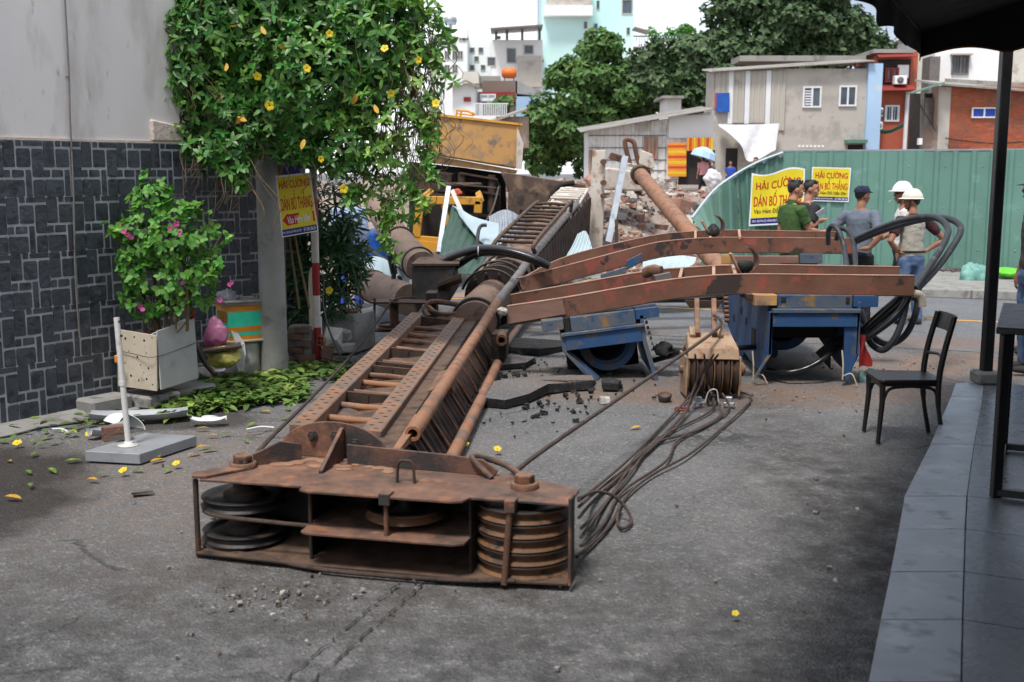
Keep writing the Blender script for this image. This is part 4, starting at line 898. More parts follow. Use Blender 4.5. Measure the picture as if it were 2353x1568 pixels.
# ================================================================== FALLEN MAST WITH PULLEY HEAD
I4 = Matrix.Identity(4)
HO = V((-1.55, 5.38, 0)); HX = V((.972, -.233, 0)).normalized(); HY = V((-HX.y, HX.x, 0))
HM = frame(HO, HX, HY)
def hp(x, y, z): return HM @ V((x, y, z))
mast = thing('drill_mast', V((-.7, 7.2, 0)), 'long rusty rig mast with pulley head lying broken across the road', 'mast')
ZT_ = .405
b = MB(); b.prism([(.02, -.03), (.56, -.025), (.57, -.08), (.62, -.1), (1.33, -.1), (1.38, -.08), (1.40, -.02), (1.87, -.02), (1.87, .23), (1.54, .40), (.08, .52), (.04, .16), (.0, .02)], HM, ZT_ - .014, ZT_)
head = b.build('pulley_head', 'rust_red', mast, bevel=.003)
def part(bb, nm, mat, bev=.003, par=None): return bb.build(nm, mat, par or head, bevel=bev)
b = MB(); b.prism([(.58, -.1), (.62, -.12), (1.34, -.12), (1.39, -.09), (1.42, .42), (.55, .45)], HM, .192, .206); part(b, 'middle_plate', 'rust_red')
b = MB(); b.prism([(-.02, -.03), (.58, -.06), (1.40, -.06), (1.86, -.02), (1.86, .25), (1.54, .42), (.08, .52), (-.04, .2)], HM, .012, .026); part(b, 'bottom_plate', 'rust_dark')
b = MB(); b.prism([(.56, .05), (.572, .05), (.572, .44), (.56, .44)], HM, .027, ZT_ - .015); b.prism([(.0, .43), (1.4, .36), (1.4, .375), (.0, .445)], HM, .027, ZT_ - .015)
b.prism([(1.385, .0), (1.397, .0), (1.397, .36), (1.385, .36)], HM, .027, ZT_ - .015); part(b, 'web_plates', 'chassis_dark')
b = MB(); b.prism([(1.865, -.035), (1.88, -.035), (1.88, .05), (1.865, .05)], HM, .02, ZT_ + .03); part(b, 'end_plate', 'rust_red')
b = MB(); b.prism([(-.02, -.035), (.05, -.02), (.2, .2), (.13, .22), (-.05, .03)], HM, ZT_ + .001, ZT_ + .016); part(b, 'corner_strap', 'rust_red')
for x, y, z0, z1, r, m in ((-.02, .0, .0, ZT_ - .013, .014, 'rust_dark'), (1.005, -.075, .205, ZT_ + .01, .012, 'rust'), (1.57, -.055, .01, ZT_ + .0, .016, 'rust'), (.58, .02, .03, ZT_ - .015, .01, 'rust_dark')):
    b = MB(); b.cyl(hp(x, y, z0), hp(x + (.03 if x > 1.5 else 0), y, z1), r, n=10); part(b, 'pin', m, 0)
for x, y, s in ((1.6, -.05, .05), (1.005, -.075, .055)):
    b = MB(); b.prism([(x - s/2, y - .03), (x + s/2, y - .03), (x + s/2, y + .04), (x - s/2, y + .04)], HM, ZT_ - .045, ZT_ + .012); part(b, 'pin_lug', 'rust_red')
# upright flanges on top
def upright(poly, o, ex, th, nm, mat='rust_red', bev=.003):
    ex = V(ex).normalized(); M = frame(o, ex, UP); q = MB(); q.prism(poly, M, -th/2, th/2); return part(q, nm, mat, bev)
arc = [(-.30, 0)] + [(.30 * math.cos(a), .03 + .165 * math.sin(a)) for a in [math.pi - math.pi * i / 20 for i in range(21)]] + [(.30, 0)]
fo = hp(.50, .515, ZT_); upright(arc, fo, HX, .018, 'half_disc_flange')
for dx, dz in ((-.11, .115), (.02, .12), (.13, .085), (.21, .06)):
    b = MB(); p = fo + HX * dx + UP * dz - HY * .009; b.lathe([(0, .028), (.016, .028), (.016, .012), (.028, .012), (.028, 0)], frame(p, HX, UP), 6, False); part(b, 'bolt', 'steel_dark', 0)
b = MB(); M = frame(hp(.56, .50, ZT_), -HY, UP); b.prism([(0, 0), (.30, 0), (.30, .015), (.02, .17), (0, .17)], M, -.011, .011); part(b, 'gusset', 'rust_red')
b = MB(); M = frame(hp(.16, .27, ZT_), V(HX + HY * .75), UP); b.prism([(0, 0), (.25, 0), (.25, .09), (.14, .115), (0, .06)], M, -.008, .008); part(b, 'side_fin', 'rust_red')
upright([(0, 0), (.80, 0), (.82, .03), (.74, .08), (.56, .092), (0, .105)], hp(.62, .41, ZT_), V(HX * .99 - HY * .06), .014, 'back_flange')
b = MB(); b.tube(catmull([hp(1.42, .30, ZT_ + .005), hp(1.3, .37, ZT_ + .09), hp(1.44, .42, ZT_ + .05), hp(1.56, .36, ZT_ + .01)], 4), .016, 8); part(b, 'bent_lug', 'rust_red', 0)
b = MB(); c = hp(1.03, .14, ZT_); b.tube([c - HX * .045, c - HX * .04 + UP * .09, c - HX * .025 + UP * .11, c + HX * .025 + UP * .11, c + HX * .04 + UP * .09, c + HX * .045], .008, 7); part(b, 'lifting_eye', 'rust_dark', 0)
b = MB()
for i in range(26): b.ball(hp(rnd(.2, .9), rnd(.3, .46), ZT_ + .002), (rnd(.02, .06), rnd(.02, .05), rnd(.003, .007)), 8)
tag(part(b, 'caked_dirt', 'dust_cake', 0), kind='stuff')
def sheave(c, r, h, par, rope_groove=True, ax=UP, nm='sheave', mat=('sheave_dark', 'groove')):
    M = frame(c, V(ax).orthogonal(), V(ax).cross(V(ax).orthogonal())); q = MB()
    q.lathe([(0, h*.35), (r*.3, h*.35), (r*.3, h*.2), (r*.80, h*.2), (r*.82, h*.5), (r*.97, h*.5), (r, h*.42)], M, 32)
    q.lathe([(r, -h*.42), (r*.97, -h*.5), (r*.82, -h*.5), (r*.80, -h*.2), (0, -h*.2)], M, 32)
    q.cm = 1; q.lathe([(r, h*.42), (r*.985, h*.3), (r*.86, h*.08), (r*.86, -h*.08), (r*.985, -h*.3), (r, -h*.42)], M, 32)
    return q.build(nm, list(mat), par)
for z in (.245, .07):
    c = hp(.13, .215, z); s_ = sheave(c, .215, .055, head, mat=('sheave_dark', 'sheave_dark'))
    b = MB(); b.lathe([(.105, -.03), (.105, .035), (.09, .05), (.055, .05), (.055, .14)], Matrix.Translation(c), 20); b.build('hub', 'steel_dark', head)
b = MB(); b.cyl(hp(.13, .215, .0), hp(.13, .215, ZT_ + .05), .045, n=18); part(b, 'axle', 'steel_dark', 0)
def nut(x, y, s=1.0):
    b = MB(); M = Matrix.Translation(hp(x, y, ZT_)); b.lathe([(.068*s, 0), (.068*s, .03), (.05*s, .03)], M, 24); part(b, 'washer', 'rust', 0)
    b = MB(); b.lathe([(.05*s, .03), (.05*s, .062), (.044*s, .07), (0, .07)], M, 6, False); part(b, 'axle_nut', 'rust', .003)
nut(.13, .215); nut(1.61, .19)
for k in range(5): sheave(hp(1.61, .19, .055 + k * .066), .232, .064, head, mat=('sheave_dark', 'groove'))
b = MB(); b.cyl(hp(1.61, .19, .0), hp(1.61, .19, ZT_ + .02), .05, n=18); part(b, 'axle', 'steel_dark', 0)
sheave(hp(1.02, .17, .262), .2, .055, head); b = MB(); b.cyl(hp(1.02, .17, .2), hp(1.02, .17, ZT_ - .01), .04, n=14); part(b, 'axle', 'steel_dark', 0)
for pts in ([hp(-.08, .16, .215), hp(.05, .015, .212), hp(.35, -.005, .205), hp(.8, .0, .195), hp(1.0, -.03, .2)], [hp(-.085, .22, .05), hp(-.02, .06, .035), hp(.3, .0, .02), hp(.7, -.08, .014), hp(1.3, -.07, .014), hp(1.62, -.05, .03)]):
    b = MB(); b.tube(catmull(pts, 6), .011, 7); part(b, 'rope', 'wire_rope', 0)
# ---- mast rails
LA, LB = V((-1.367, 6.72, .371)), V((-1.08, 11.9, .412)); RA, RB = V((-.80, 6.72, .325)), V((-.50, 11.9, .351))
md = (LB - LA).normalized(); mx = (RA - LA).normalized(); mz = mx.cross(md).normalized()
def rail(a, c, side, nm):
    b = MB(); w = .13; x = mx * w * side; e = [0, .30, .305, .62, .625, 1]
    q = [a, a + x, c + x, c]
    if side < 0: q = [q[1], q[0], q[3], q[2]]
    b.hexa([p - mz * .13 for p in q] + q); rl = b.build(nm, 'rust_rail', mast, bevel=.006)
    hm = MB(); hm.lathe([(0, .0015), (.011, .0015), (.011, -.002)], I4, 8)
    me = hm.mesh('rail_hole', 'hole')
    for i in range(62):
        p = lerp(a, c, (i + .6) / 62) + x * (.5 + (.16 if i % 2 else -.16)); inst('rail_hole', me, rl, frame(p, mx, md) @ Matrix.Diagonal((1.5, .75, 1, 1)))
    return rl
rail(LA, LB, 1, 'perforated_rail'); rail(RA, RB, -1, 'perforated_rail')
for f, k in [(.02, 0), (.10, 0), (.175, 0), (.215, 1), (.26, 0), (.33, 0), (.385, 0), (.415, 1), (.45, 1), (.50, 0), (.585, 1), (.64, 0), (.72, 0), (.80, 0), (.88, 0), (.975, 1)]:
    a = lerp(LA, LB, f) + mx * .12 - mz * .07; c = lerp(RA, RB, f) - mx * .12 - mz * .07; b = MB()
    if k: b.bar(a, c, .02, .11, mz); b.bar((a + c) / 2 - md * .02, (a + c) / 2 + md * .05, .01, .1, mz); b.build('cross_plate', 'rust_dark', mast, bevel=.002)
    else:
        b.tube([a, lerp(a, c, .5) + mz * rnd(-.008, .008), c], .024, 12); b.build('rung', 'rust_orange' if random.random() < .4 else 'rust', mast)
b = MB(); gr = []
for i in range(60):
    f = i / 59; a = lerp(LA, LB, f) + mx * .12 - mz * .12; c = lerp(RA, RB, f) - mx * .12 - mz * .12
    gr.append([lerp(a, c, j / 8) + mz * (.028 * mnoise.noise(lerp(a, c, j / 8) * 4) + .015 * math.sin(j * .8)) for j in range(9)])
b.sheet(gr, .01, True); b.build('dirt_fill', 'soil', mast)
# ---- body with ribbed side and bottom chord
TA, TB = V((-.665, 6.72, .30)), V((-.30, 12.6, .36)); BA, BB = V((-.50, 6.72, .03)), V((-.13, 12.6, .05))
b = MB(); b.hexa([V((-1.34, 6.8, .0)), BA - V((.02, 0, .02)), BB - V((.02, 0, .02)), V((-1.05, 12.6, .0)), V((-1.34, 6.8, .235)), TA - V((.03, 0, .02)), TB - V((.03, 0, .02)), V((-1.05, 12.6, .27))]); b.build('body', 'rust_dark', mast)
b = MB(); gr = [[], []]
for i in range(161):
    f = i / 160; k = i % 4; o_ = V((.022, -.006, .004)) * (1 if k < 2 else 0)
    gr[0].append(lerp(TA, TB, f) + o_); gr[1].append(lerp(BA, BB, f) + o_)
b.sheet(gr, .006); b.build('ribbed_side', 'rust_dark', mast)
for i in range(12):
    f = (i + .5) / 12; a = lerp(TA, TB, f); c = lerp(BA, BB, f); b = MB(); b.bar(a + V((.03, 0, 0)), c + V((.03, 0, .01)), .012, .05, md); b.build('side_rib', 'rust', mast)
b = MB(); b.tube([V((-.42, 6.75, .05)), V((-.25, 9.0, .06)), V((-.14, 10.6, .075))], .045, 14, hollow=.75); b.build('bottom_chord', 'rust_orange', mast)
b = MB(); b.tube([V((-.12, 11.2, .08)), V((.1, 13.3, .1)), V((.75, 17.5, .35)), V((1.15, 20.4, .62))], .04, 10, hollow=.75); b.build('bottom_chord', 'pipe_brown', mast)
b = MB(); b.hexa([V((-.2, 10.75, .1)), V((-.06, 10.75, .1)), V((-.03, 11.1, .1)), V((-.17, 11.1, .1)), V((-.2, 10.75, .34)), V((-.06, 10.75, .34)), V((-.03, 11.1, .34)), V((-.17, 11.1, .34))]); b.build('pin_lug', 'rust_dark', mast)
b = MB(); b.cyl(V((-.1, 10.62, .3)), V((-.1, 11.0, .3)), .055, n=14, hollow=.6); b.build('pin_sleeve', 'rust', mast)
b = MB(); pa = [V((-.60, 6.6, .335)), V((-.42, 8.8, .40)), V((-.27, 10.6, .46)), V((-.16, 11.9, .52))]; b.tube(pa, .048, 16, hollow=.62); b.build('side_pipe', 'rust_orange', mast)
b = MB(); pa2 = [V((-.162, 11.88, .52)), V((.0, 13.1, .60)), V((.22, 14.6, .76)), V((.8, 17.7, 1.15)), V((1.345, 20.5, 1.50))]; b.tube(pa2, .05, 14); b.build('side_pipe', 'steel_grey', mast)
for i in (9.0, ):
    b = MB(); p = V((-.62, 8.2, .3)); b.hexa([V((-.62, 8.1, .28)), V((-.42, 8.1, .28)), V((-.44, 8.7, .3)), V((-.58, 8.7, .3)), V((-.62, 8.1, .30)), V((-.46, 8.1, .36)), V((-.46, 8.7, .38)), V((-.58, 8.7, .33))]); b.build('pipe_bracket', 'rust', mast)
b = MB(); b.hexa([V((-.7, 6.3, .28)), V((-.66, 6.3, .28)), V((-.55, 7.0, .28)), V((-.62, 7.0, .28)), V((-.7, 6.3, .30)), V((-.66, 6.3, .30)), V((-.55, 7.0, .37)), V((-.62, 7.0, .37))]); b.build('pipe_bracket', 'rust_orange', mast)
# link between head and mast
b = MB(); b.hexa([V((-1.3, 5.9, .03)), V((-.55, 5.75, .03)), V((-.5, 6.75, .03)), V((-1.3, 6.75, .03)), V((-1.3, 5.9, .36)), V((-.6, 5.75, .34)), V((-.66, 6.75, .28)), V((-1.3, 6.75, .28))]); b.build('head_adapter', 'rust_dark', mast, bevel=.005)
# ---- main tube, flanges
tube = [V((-.40, 11.9, .29)), V((-.38, 12.7, .31)), V((-.12, 14.1, .44)), V((.30, 16.6, .80)), V((.70, 18.9, 1.10)), V((1.15, 21.0, 1.38))]
b = MB(); b.tube(tube, .235, 28); b.build('main_tube', 'pipe_brown', mast)
def along(f):
    L_ = [(tube[i+1] - tube[i]).length for i in range(len(tube)-1)]; d = f * sum(L_)
    for i, l in enumerate(L_):
        if d <= l: return tube[i] + (tube[i+1] - tube[i]) * d / l, (tube[i+1] - tube[i]).normalized()
        d -= l
    return tube[-1], (tube[-1] - tube[-2]).normalized()
for f, r, w in ((.015, .27, .03), (.175, .35, .03), (.205, .36, .025), (.235, .34, .03), (.27, .33, .03), (.335, .30, .02), (.78, .30, .05), (.86, .31, .05), (.93, .33, .08)):
    p, d = along(f); M = frame(p, d.orthogonal(), d.cross(d.orthogonal())); b = MB(); b.lathe([(.23, -w), (r, -w), (r, w), (.23, w)], M, 28, False)
    fl = b.build('flange_ring', 'steel_dark' if f < .5 else 'pale_concrete_metal', mast, bevel=.004)
    if f in (.175, .27, .78, .86):
        for k in range(12):
            a = 2 * math.pi * k / 12; q = M @ V(((r - .045) * math.cos(a), (r - .045) * math.sin(a), 0)); b = MB(); b.cyl(q - d * (w + .03), q + d * (w + .03), .024, n=6); b.build('flange_bolt', 'rust_dark', fl)
for f, rr in ((.16, .37), (.21, .39), (.29, .36)):       # bent handle bars over the clamp
    p, d = along(f); sx = d.cross(UP).normalized(); b = MB(); b.tube(catmull([p + sx * (rr * math.cos(a)) + UP * (rr * math.sin(a)) for a in [.35 + .35 * k for k in range(8)]], 3), .016, 7); b.build('clamp_handle', 'steel_dark', mast)
# guard frame of bent pipe just after the ladder
q = [D(975, 712, 12.2), D(992, 694, 12.25), D(1050, 700, 12.3), D(1062, 706, 12.2), D(1040, 726, 12.0)]
b = MB(); b.tube(catmull(q, 4), .03, 10); b.build('guard_bar', 'rust', mast)
b = MB(); b.tube(catmull([D(985, 706, 12.1), D(1005, 720, 12.0), D(1045, 722, 12.0), D(1060, 708, 12.2)], 4), .026, 10); b.build('guard_bar', 'rust', mast)
b = MB(); b.bar(D(975, 712, 12.2), D(985, 730, 11.95), .05, .05); b.bar(D(1040, 726, 12.0), D(1035, 740, 11.9), .05, .05); b.build('guard_post', 'rust_dark', mast)
# ladder cage on the rising tube
ca, cb_ = V((-.22, 14.9, .98)), V((.42, 18.2, 1.42)); sw = V((.52, -.08, -.02))
for o_ in (V(), sw):
    b = MB(); b.tube(catmull([ca + o_ - UP * .12, ca + o_, lerp(ca, cb_, .5) + o_ + UP * .02, cb_ + o_, cb_ + o_ - UP * .15 + md * .1], 5), .03, 8); b.build('cage_rail', 'rust_dark', mast)
for i in range(11):
    p = lerp(ca, cb_, (i + .3) / 11); b = MB(); b.tube([p, p + sw * .5 + UP * rnd(-.01, .02), p + sw], .024, 8); b.build('cage_rung', 'rust_dark', mast)
ca2, cb2 = V((.66, 19.3, 1.46)), V((.9, 20.5, 1.6)); 
for i in range(6):
    p = lerp(ca2, cb2, i / 5); b = MB(); b.tube([p, p + sw * .9], .022, 8); b.build('cage_rung', 'pale_concrete_metal', mast)
for o_ in (V(), sw * .9):
    b = MB(); b.tube([ca2 + o_ - UP * .1, cb2 + o_], .026, 8); b.build('cage_rail', 'pale_concrete_metal', mast)
# ribbed dark side of the rising section
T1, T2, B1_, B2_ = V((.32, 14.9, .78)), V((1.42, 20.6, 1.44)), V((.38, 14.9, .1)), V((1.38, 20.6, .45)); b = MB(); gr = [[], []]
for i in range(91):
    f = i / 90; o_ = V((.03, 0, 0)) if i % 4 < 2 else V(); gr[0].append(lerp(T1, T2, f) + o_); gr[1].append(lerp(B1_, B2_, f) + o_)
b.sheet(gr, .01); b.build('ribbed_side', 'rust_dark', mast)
b = MB(); e0 = D(1352, 560, 20.9); b.hexa([D(1345, 620, 20.8), D(1382, 612, 20.6), D(1383, 612, 20.9), D(1346, 620, 21.1), D(1362, 346, 20.8), D(1392, 345, 20.6), D(1393, 345, 20.9), D(1363, 346, 21.1)]); b.build('end_plate', 'pale_concrete_metal', mast, bevel=.01)
for y in (372, 420, 450): 
    b = MB(); b.cyl(D(1385, y, 20.6), D(1388, y, 20.3), .05, n=8); b.build('plate_bolt', 'rust', mast)
# ---- side arm: dark hopper box, outrigger tubes, small sheave block
b = MB(); q = [D(948, 690, 13.2), D(1030, 700, 12.9), D(1055, 660, 13.9), D(975, 640, 14.2)]; u = [D(944, 612, 13.2), D(1046, 612, 12.9), D(1052, 595, 13.9), D(975, 590, 14.2)]
b.hexa(q + u); b.build('joint_box', 'steel_dark', mast, bevel=.01)
b = MB(); b.hexa([D(945, 612, 13.15), D(1055, 612, 12.85), D(1060, 594, 13.95), D(972, 588, 14.25), D(945, 606, 13.15), D(1055, 606, 12.85), D(1060, 589, 13.95), D(972, 583, 14.25)]); b.build('box_lid', 'rust_dark', mast, bevel=.004)
b = MB(); b.hexa([D(1005, 660, 12.8), D(1060, 640, 12.8), D(1062, 650, 13.0), D(1007, 670, 13.0), D(1005, 650, 12.8), D(1058, 628, 12.8), D(1060, 632, 13.0), D(1007, 655, 13.0)]); b.build('bracket', 'rust_dark', mast, bevel=.004)
b = MB(); b.tube([D(865, 470, 18), D(905, 540, 16), D(945, 590, 14.6), D(970, 615, 13.9)], [.2, .2, .205, .2], 24); ot = b.build('outrigger_tube', 'pipe_brown', mast)
for x, y, Y in ((918, 556, 15.5), (962, 606, 14.15)):
    d = (D(970, 615, 13.9) - D(905, 540, 16)).normalized(); p = D(x, y, Y); b = MB(); b.lathe([(.2, -.03), (.222, -.03), (.222, .03), (.2, .03)], frame(p, d.orthogonal(), d.cross(d.orthogonal())), 24, False); b.build('tube_collar', 'steel_dark', ot)
b = MB(); b.tube([D(838, 650, 14.6), D(880, 668, 13.9), D(940, 690, 13.2)], [.2, .2, .19], 24); ot = b.build('outrigger_tube', 'pipe_brown', mast)
d = (D(940, 690, 13.2) - D(880, 668, 13.9)).normalized(); b = MB(); b.lathe([(.19, -.02), (.215, -.02), (.215, .02), (.19, .02)], frame(D(858, 659, 14.25), d.orthogonal(), d.cross(d.orthogonal())), 24, False); b.build('tube_collar', 'rust', ot)
c = D(905, 690, 12.4); c.z = .47; b = MB(); b.box(c + V((.12, 0, 0)), (.72, .32, .018), Matrix.Rotation(-.1, 3, 'Z')); b.build('sheave_bracket', 'rust_dark', mast, bevel=.003)
sheave(V((c.x, c.y, .2)), .2, .05, mast); b = MB(); b.cyl(V((c.x, c.y, .2)), V((c.x, c.y, .5)), .05, n=12); b.build('axle', 'rust', mast)
b = MB(); b.cyl(V((c.x - .22, c.y - .1, .1)), V((c.x - .2, c.y - .1, .52)), .014, n=8); b.build('pin', 'rust_dark', mast)
b = MB(); b.box(V((c.x, c.y, .155)), (.5, .3, .015)); b.build('lower_plate', 'rust_dark', mast)
b = MB(); b.box(c + V((.42, .1, -.1)), (.12, .3, .4)); b.build('end_web', 'steel_dark', mast, bevel=.004)
# ================================================================== wire ropes
def rope(pts, label, r=.009, mat='wire_rope', k=6, name='wire_rope', cat='rope', n=7):
    b = MB(); b.tube(catmull(pts, k), r, n); return b.build(name, mat, label=label, cat=cat)
rope([hp(.0, .45, .26), D(600, 1030, 6.0), D(700, 930, 8.3), D(800, 825, 10.6), D(870, 735, 12.0), D(905, 690, 12.3), D(955, 683, 12.5)], 'taut wire rope running along the far side of the mast', .013)
rope([hp(1.50, .33, .3), D(1185, 1083, 5.6), D(1420, 917, 7.3), D(1600, 792, 8.9), D(1652, 752, 9.45), D(1655, 735, 9.55), D(1640, 725, 9.65)], 'single taut wire rope rising from pulley head to hook block', .0135)
ropes = [
 ([(1330, 1150, .30), (1350, 1135, .12), (1440, 1060, .02), (1540, 960, .02), (1590, 900, .05), (1600, 850, .3), (1597, 815, .5)], 'outermost'),
 ([(1330, 1165, .25), (1370, 1130, .03), (1450, 1065, .03), (1555, 970, .02), (1600, 905, .12), (1625, 850, .3), (1650, 815, .5)], 'second'),
 ([(1330, 1190, .18), (1365, 1150, .02), (1440, 1080, .015), (1530, 1000, .02), (1570, 960, .03), (1600, 880, .2), (1640, 815, .5)], 'third'),
 ([(1335, 1215, .12), (1370, 1180, .015), (1440, 1100, .015), (1510, 1010, .02), (1625, 950, .015), (1640, 920, .05), (1625, 880, .15), (1618, 815, .5)], 'fourth'),
 ([(1335, 1235, .08), (1390, 1160, .015), (1450, 1070, .02), (1500, 1020, .02), (1600, 990, .015), (1660, 955, .015), (1675, 930, .04), (1660, 905, .1)], 'fifth'),
 ([(1335, 1255, .05), (1390, 1200, .015), (1430, 1130, .015), (1530, 1060, .015), (1560, 1010, .015), (1650, 960, .02), (1655, 930, .05)], 'sixth')]
for q, nm in ropes: rope([G(*p) for p in q], '%s slack wire rope of the bundle between pulley head and hook block' % nm)
rope([G(x, y, z) for x, y, z in [(1325, 1280, .03), (1400, 1210, .015), (1440, 1140, .015), (1500, 1090, .015), (1590, 1040, .015), (1680, 965, .015), (1725, 920, .015), (1715, 905, .02), (1690, 900, .03)]], 'slack wire rope lying apart from the bundle on its near side')
rope([G(x, y, z) for x, y, z in [(1330, 1145, .3), (1370, 1130, .2), (1410, 1140, .14), (1440, 1170, .07), (1450, 1200, .02), (1430, 1215, .015), (1418, 1195, .02), (1425, 1160, .05)]], 'wire rope end curled in a hook beside the pulley head')
# ================================================================== BLUE CLAMP MACHINE WITH BENT BEAMS, HOOK BLOCK, HOSES
def Z(y, Y): return D(1176, y, Y).z
mach = thing('clamp_machine', V((1.9, 10.3, 0)), 'blue steel clamping machine carrying bent rusty beams', 'machine')
def channel(pts, h, fl, nm, mat='beam', lip=True, th=.014):
    P = catmull(pts, 6); k = len(P); b = MB(); ups = []
    for i, p in enumerate(P):
        t = (P[min(i+1, k-1)] - P[max(i-1, 0)]).normalized(); yv = V((0, 1, 0)); yv = (yv - t * yv.dot(t)).normalized(); ups.append((t, yv, t.cross(yv) * (1 if t.cross(yv).z > 0 else -1)))
    def sweep(sec, bb):
        vs = []; n = len(sec)
        for p, (t, yv, u) in zip(P, ups): vs += [p + yv * a + u * c for a, c in sec]
        fs = [(i*n+j, i*n+(j+1) % n, (i+1)*n+(j+1) % n, (i+1)*n+j) for i in range(k-1) for j in range(n)] + [tuple(range(n-1, -1, -1)), tuple(range((k-1)*n, k*n))]
        bb.add(vs, fs)
    sweep([(0, -h/2), (0, h/2), (fl, h/2), (fl, h/2 - th), (th, h/2 - th), (th, -h/2 + th), (fl, -h/2 + th), (fl, -h/2)], b)
    o = b.build(nm, mat, mach)
    if lip:
        b = MB(); sweep([(-.003, h/2 - .003), (-.003, h/2 + .004), (.018, h/2 + .004), (.018, h/2 - .003)], b); b.build('pale_edge', 'beam_edge', o)  # paler strip along the top lip of the beam
        b = MB(); sweep([(-.012, -h/2 - .012), (-.012, -h/2 - .001), (fl, -h/2 - .001), (fl, -h/2 - .012)], b); b.build('bottom_flange', 'rust_dark', o)
    return o
BH = .172
F1 = [D(1168, 725, 10.4), D(1298, 706, 10.32), D(1420, 685, 10.26), D(1540, 665, 10.2), D(1640, 655, 10.12), D(1740, 652, 10.08), D(1900, 654, 10.0), D(2101, 656, 9.9)]
F2 = [D(1176, 697, 11.3), D(1347, 668, 11.2), D(1474, 646, 11.1), D(1567, 636, 11.05), D(1733, 629, 11.0), D(2067, 634, 10.8)]
R1 = [D(1196, 656, 12.7), D(1340, 618, 13.0), D(1482, 581, 13.1), D(1542, 570, 13.15), D(1640, 563, 13.2), D(1737, 563, 13.2), D(1960, 565, 13.1)]
R2 = [D(1205, 654, 13.6), D(1313, 603, 13.8), D(1493, 559, 14.0), D(1591, 548, 14.0), D(1679, 545, 14.0), D(1933, 549, 13.9)]
channel(F1, BH, .09, 'bent_beam'); channel(F2, BH, .09, 'bent_beam'); channel(R1, BH, .09, 'bent_beam'); channel(R2, BH, .09, 'bent_beam')
b = MB(); P = F1[0]; b.hexa([D(1166, 745, 10.39), D(1300, 722, 10.30), D(1300, 722, 10.295), D(1166, 745, 10.385), D(1163, 707, 10.39), D(1292, 688, 10.30), D(1292, 688, 10.295), D(1163, 707, 10.385)])
b.build('scraped_plate', 'beam_scraped', mach)
for x, y0, y1 in ((1598, 585, 605), (1633, 578, 600), (1700, 573, 598)):
    pass
for (xa, ya, Ya), (xb, yb_, Yb) in [((1562, 641, 10.22), (1567, 620, 11.05)), ((1640, 636, 10.15), (1640, 616, 11.0)), ((1690, 634, 10.12), (1684, 614, 11.0)), ((1598, 552, 13.2), (1598, 533, 14.0)), ((1632, 549, 13.2), (1632, 531, 14.0)), ((1700, 547, 13.2), (1698, 530, 14.0))]:
    b = MB(); b.bar(D(xa, ya, Ya), D(xb, yb_, Yb), .03, .035); b.build('tie_bar', 'beam_edge', mach, bevel=.003)
    b = MB(); b.bar(D(xa, ya + 8, Ya + .02), D(xb, yb_ + 12, Yb), .016, .1); b.build('tie_web', 'beam', mach)
b = MB(); b.tube(catmull([D(1480, 628, 10.8), D(1500, 622, 10.75), D(1520, 622, 10.7)], 3), .05, 8); b.jit(.02, 12); b.build('torn_bracket', 'rust', mach)
b = MB(); b.bar(D(1503, 640, 10.6), D(1540, 632, 10.6), .16, .05); b.jit(.01, 8); b.build('torn_plate', 'steel_grey', mach)
for cx, cy, Y, s in ((1640, 519, 13.4, 1.0), (1712, 597, 10.6, 1.0)):     # curved clips with rubber cores
    b = MB(); c = D(cx, cy, Y); gr = []
    for i in range(9):
        a = -1.3 + 2.7 * i / 8; gr.append([c + V((.11 * math.cos(a) * s, q, .12 * math.sin(a) * s)) for q in (-.1, .0, .1)])
    b.sheet(gr, .014, True); cl_ = b.build('curved_clip', 'rust', mach)
    b = MB(); b.ball(c + V((-.01, -.04, -.06)), (.075, .08, .075), 12); b.jit(.03, 10); b.build('rubber_core', 'asphalt_dark', cl_)
    b = MB(); b.bar(c + V((-.14, 0, .06)), c + V((-.03, 0, -.14)), .12, .02); b.build('clip_strap', 'beam_edge', cl_)
# spacers under rear beams
for x0, x1, y0, y1, Y, m in ((1380, 1440, 622, 640, 12.0, 'blue_worn'), (1440, 1475, 590, 612, 12.6, 'blue_paint'), (1290, 1360, 650, 662, 12.0, 'yellow_worn'), (1657, 1680, 585, 607, 13.0, 'yellow_worn'), (1680, 1835, 588, 606, 12.9, 'beam_scraped'), (1838, 1890, 583, 606, 13.0, 'blue_worn')):
    b = MB(); tl = 9 if x1 < 1500 else 0
    b.hexa([D(x0, y1 + tl, Y), D(x1, y1 - tl, Y), D(x1, y1 - tl, Y + .4), D(x0, y1 + tl, Y + .4), D(x0, y0 + tl, Y), D(x1, y0 - tl, Y), D(x1, y0 - tl, Y + .4), D(x0, y0 + tl, Y + .4)]); b.build('rear_spacer', m, mach, bevel=.006)
# ---- left clamp (tilted)
LO = D(1377, 722, 10.18); tl = math.radians(7.3); LX_ = V((math.cos(tl), 0, math.sin(tl))); LM = frame(LO, LX_, V((0, 1, 0)))
def lp(x, y, z): return LM @ V((x, y, z))
def lbox(x0, x1, y0, y1, z0, z1, nm, mat, bev=.004, par=None):
    q = MB(); q.hexa([lp(x0, y0, z0), lp(x1, y0, z0), lp(x1, y1, z0), lp(x0, y1, z0), lp(x0, y0, z1), lp(x1, y0, z1), lp(x1, y1, z1), lp(x0, y1, z1)]); return q.build(nm, mat, par or mach, bevel=bev)
lbox(-.535, -.335, .0, .5, -.10, .0, 'spacer_block', 'blue_worn'); lbox(.33, .545, .0, .5, -.095, .0, 'spacer_block', 'blue_paint')
lbox(-.27, .325, .01, .6, -.135, -.002, 'clamp_beam', 'blue_worn'); lbox(-.335, -.275, .04, .5, -.15, -.003, 'notch', 'chassis_dark')
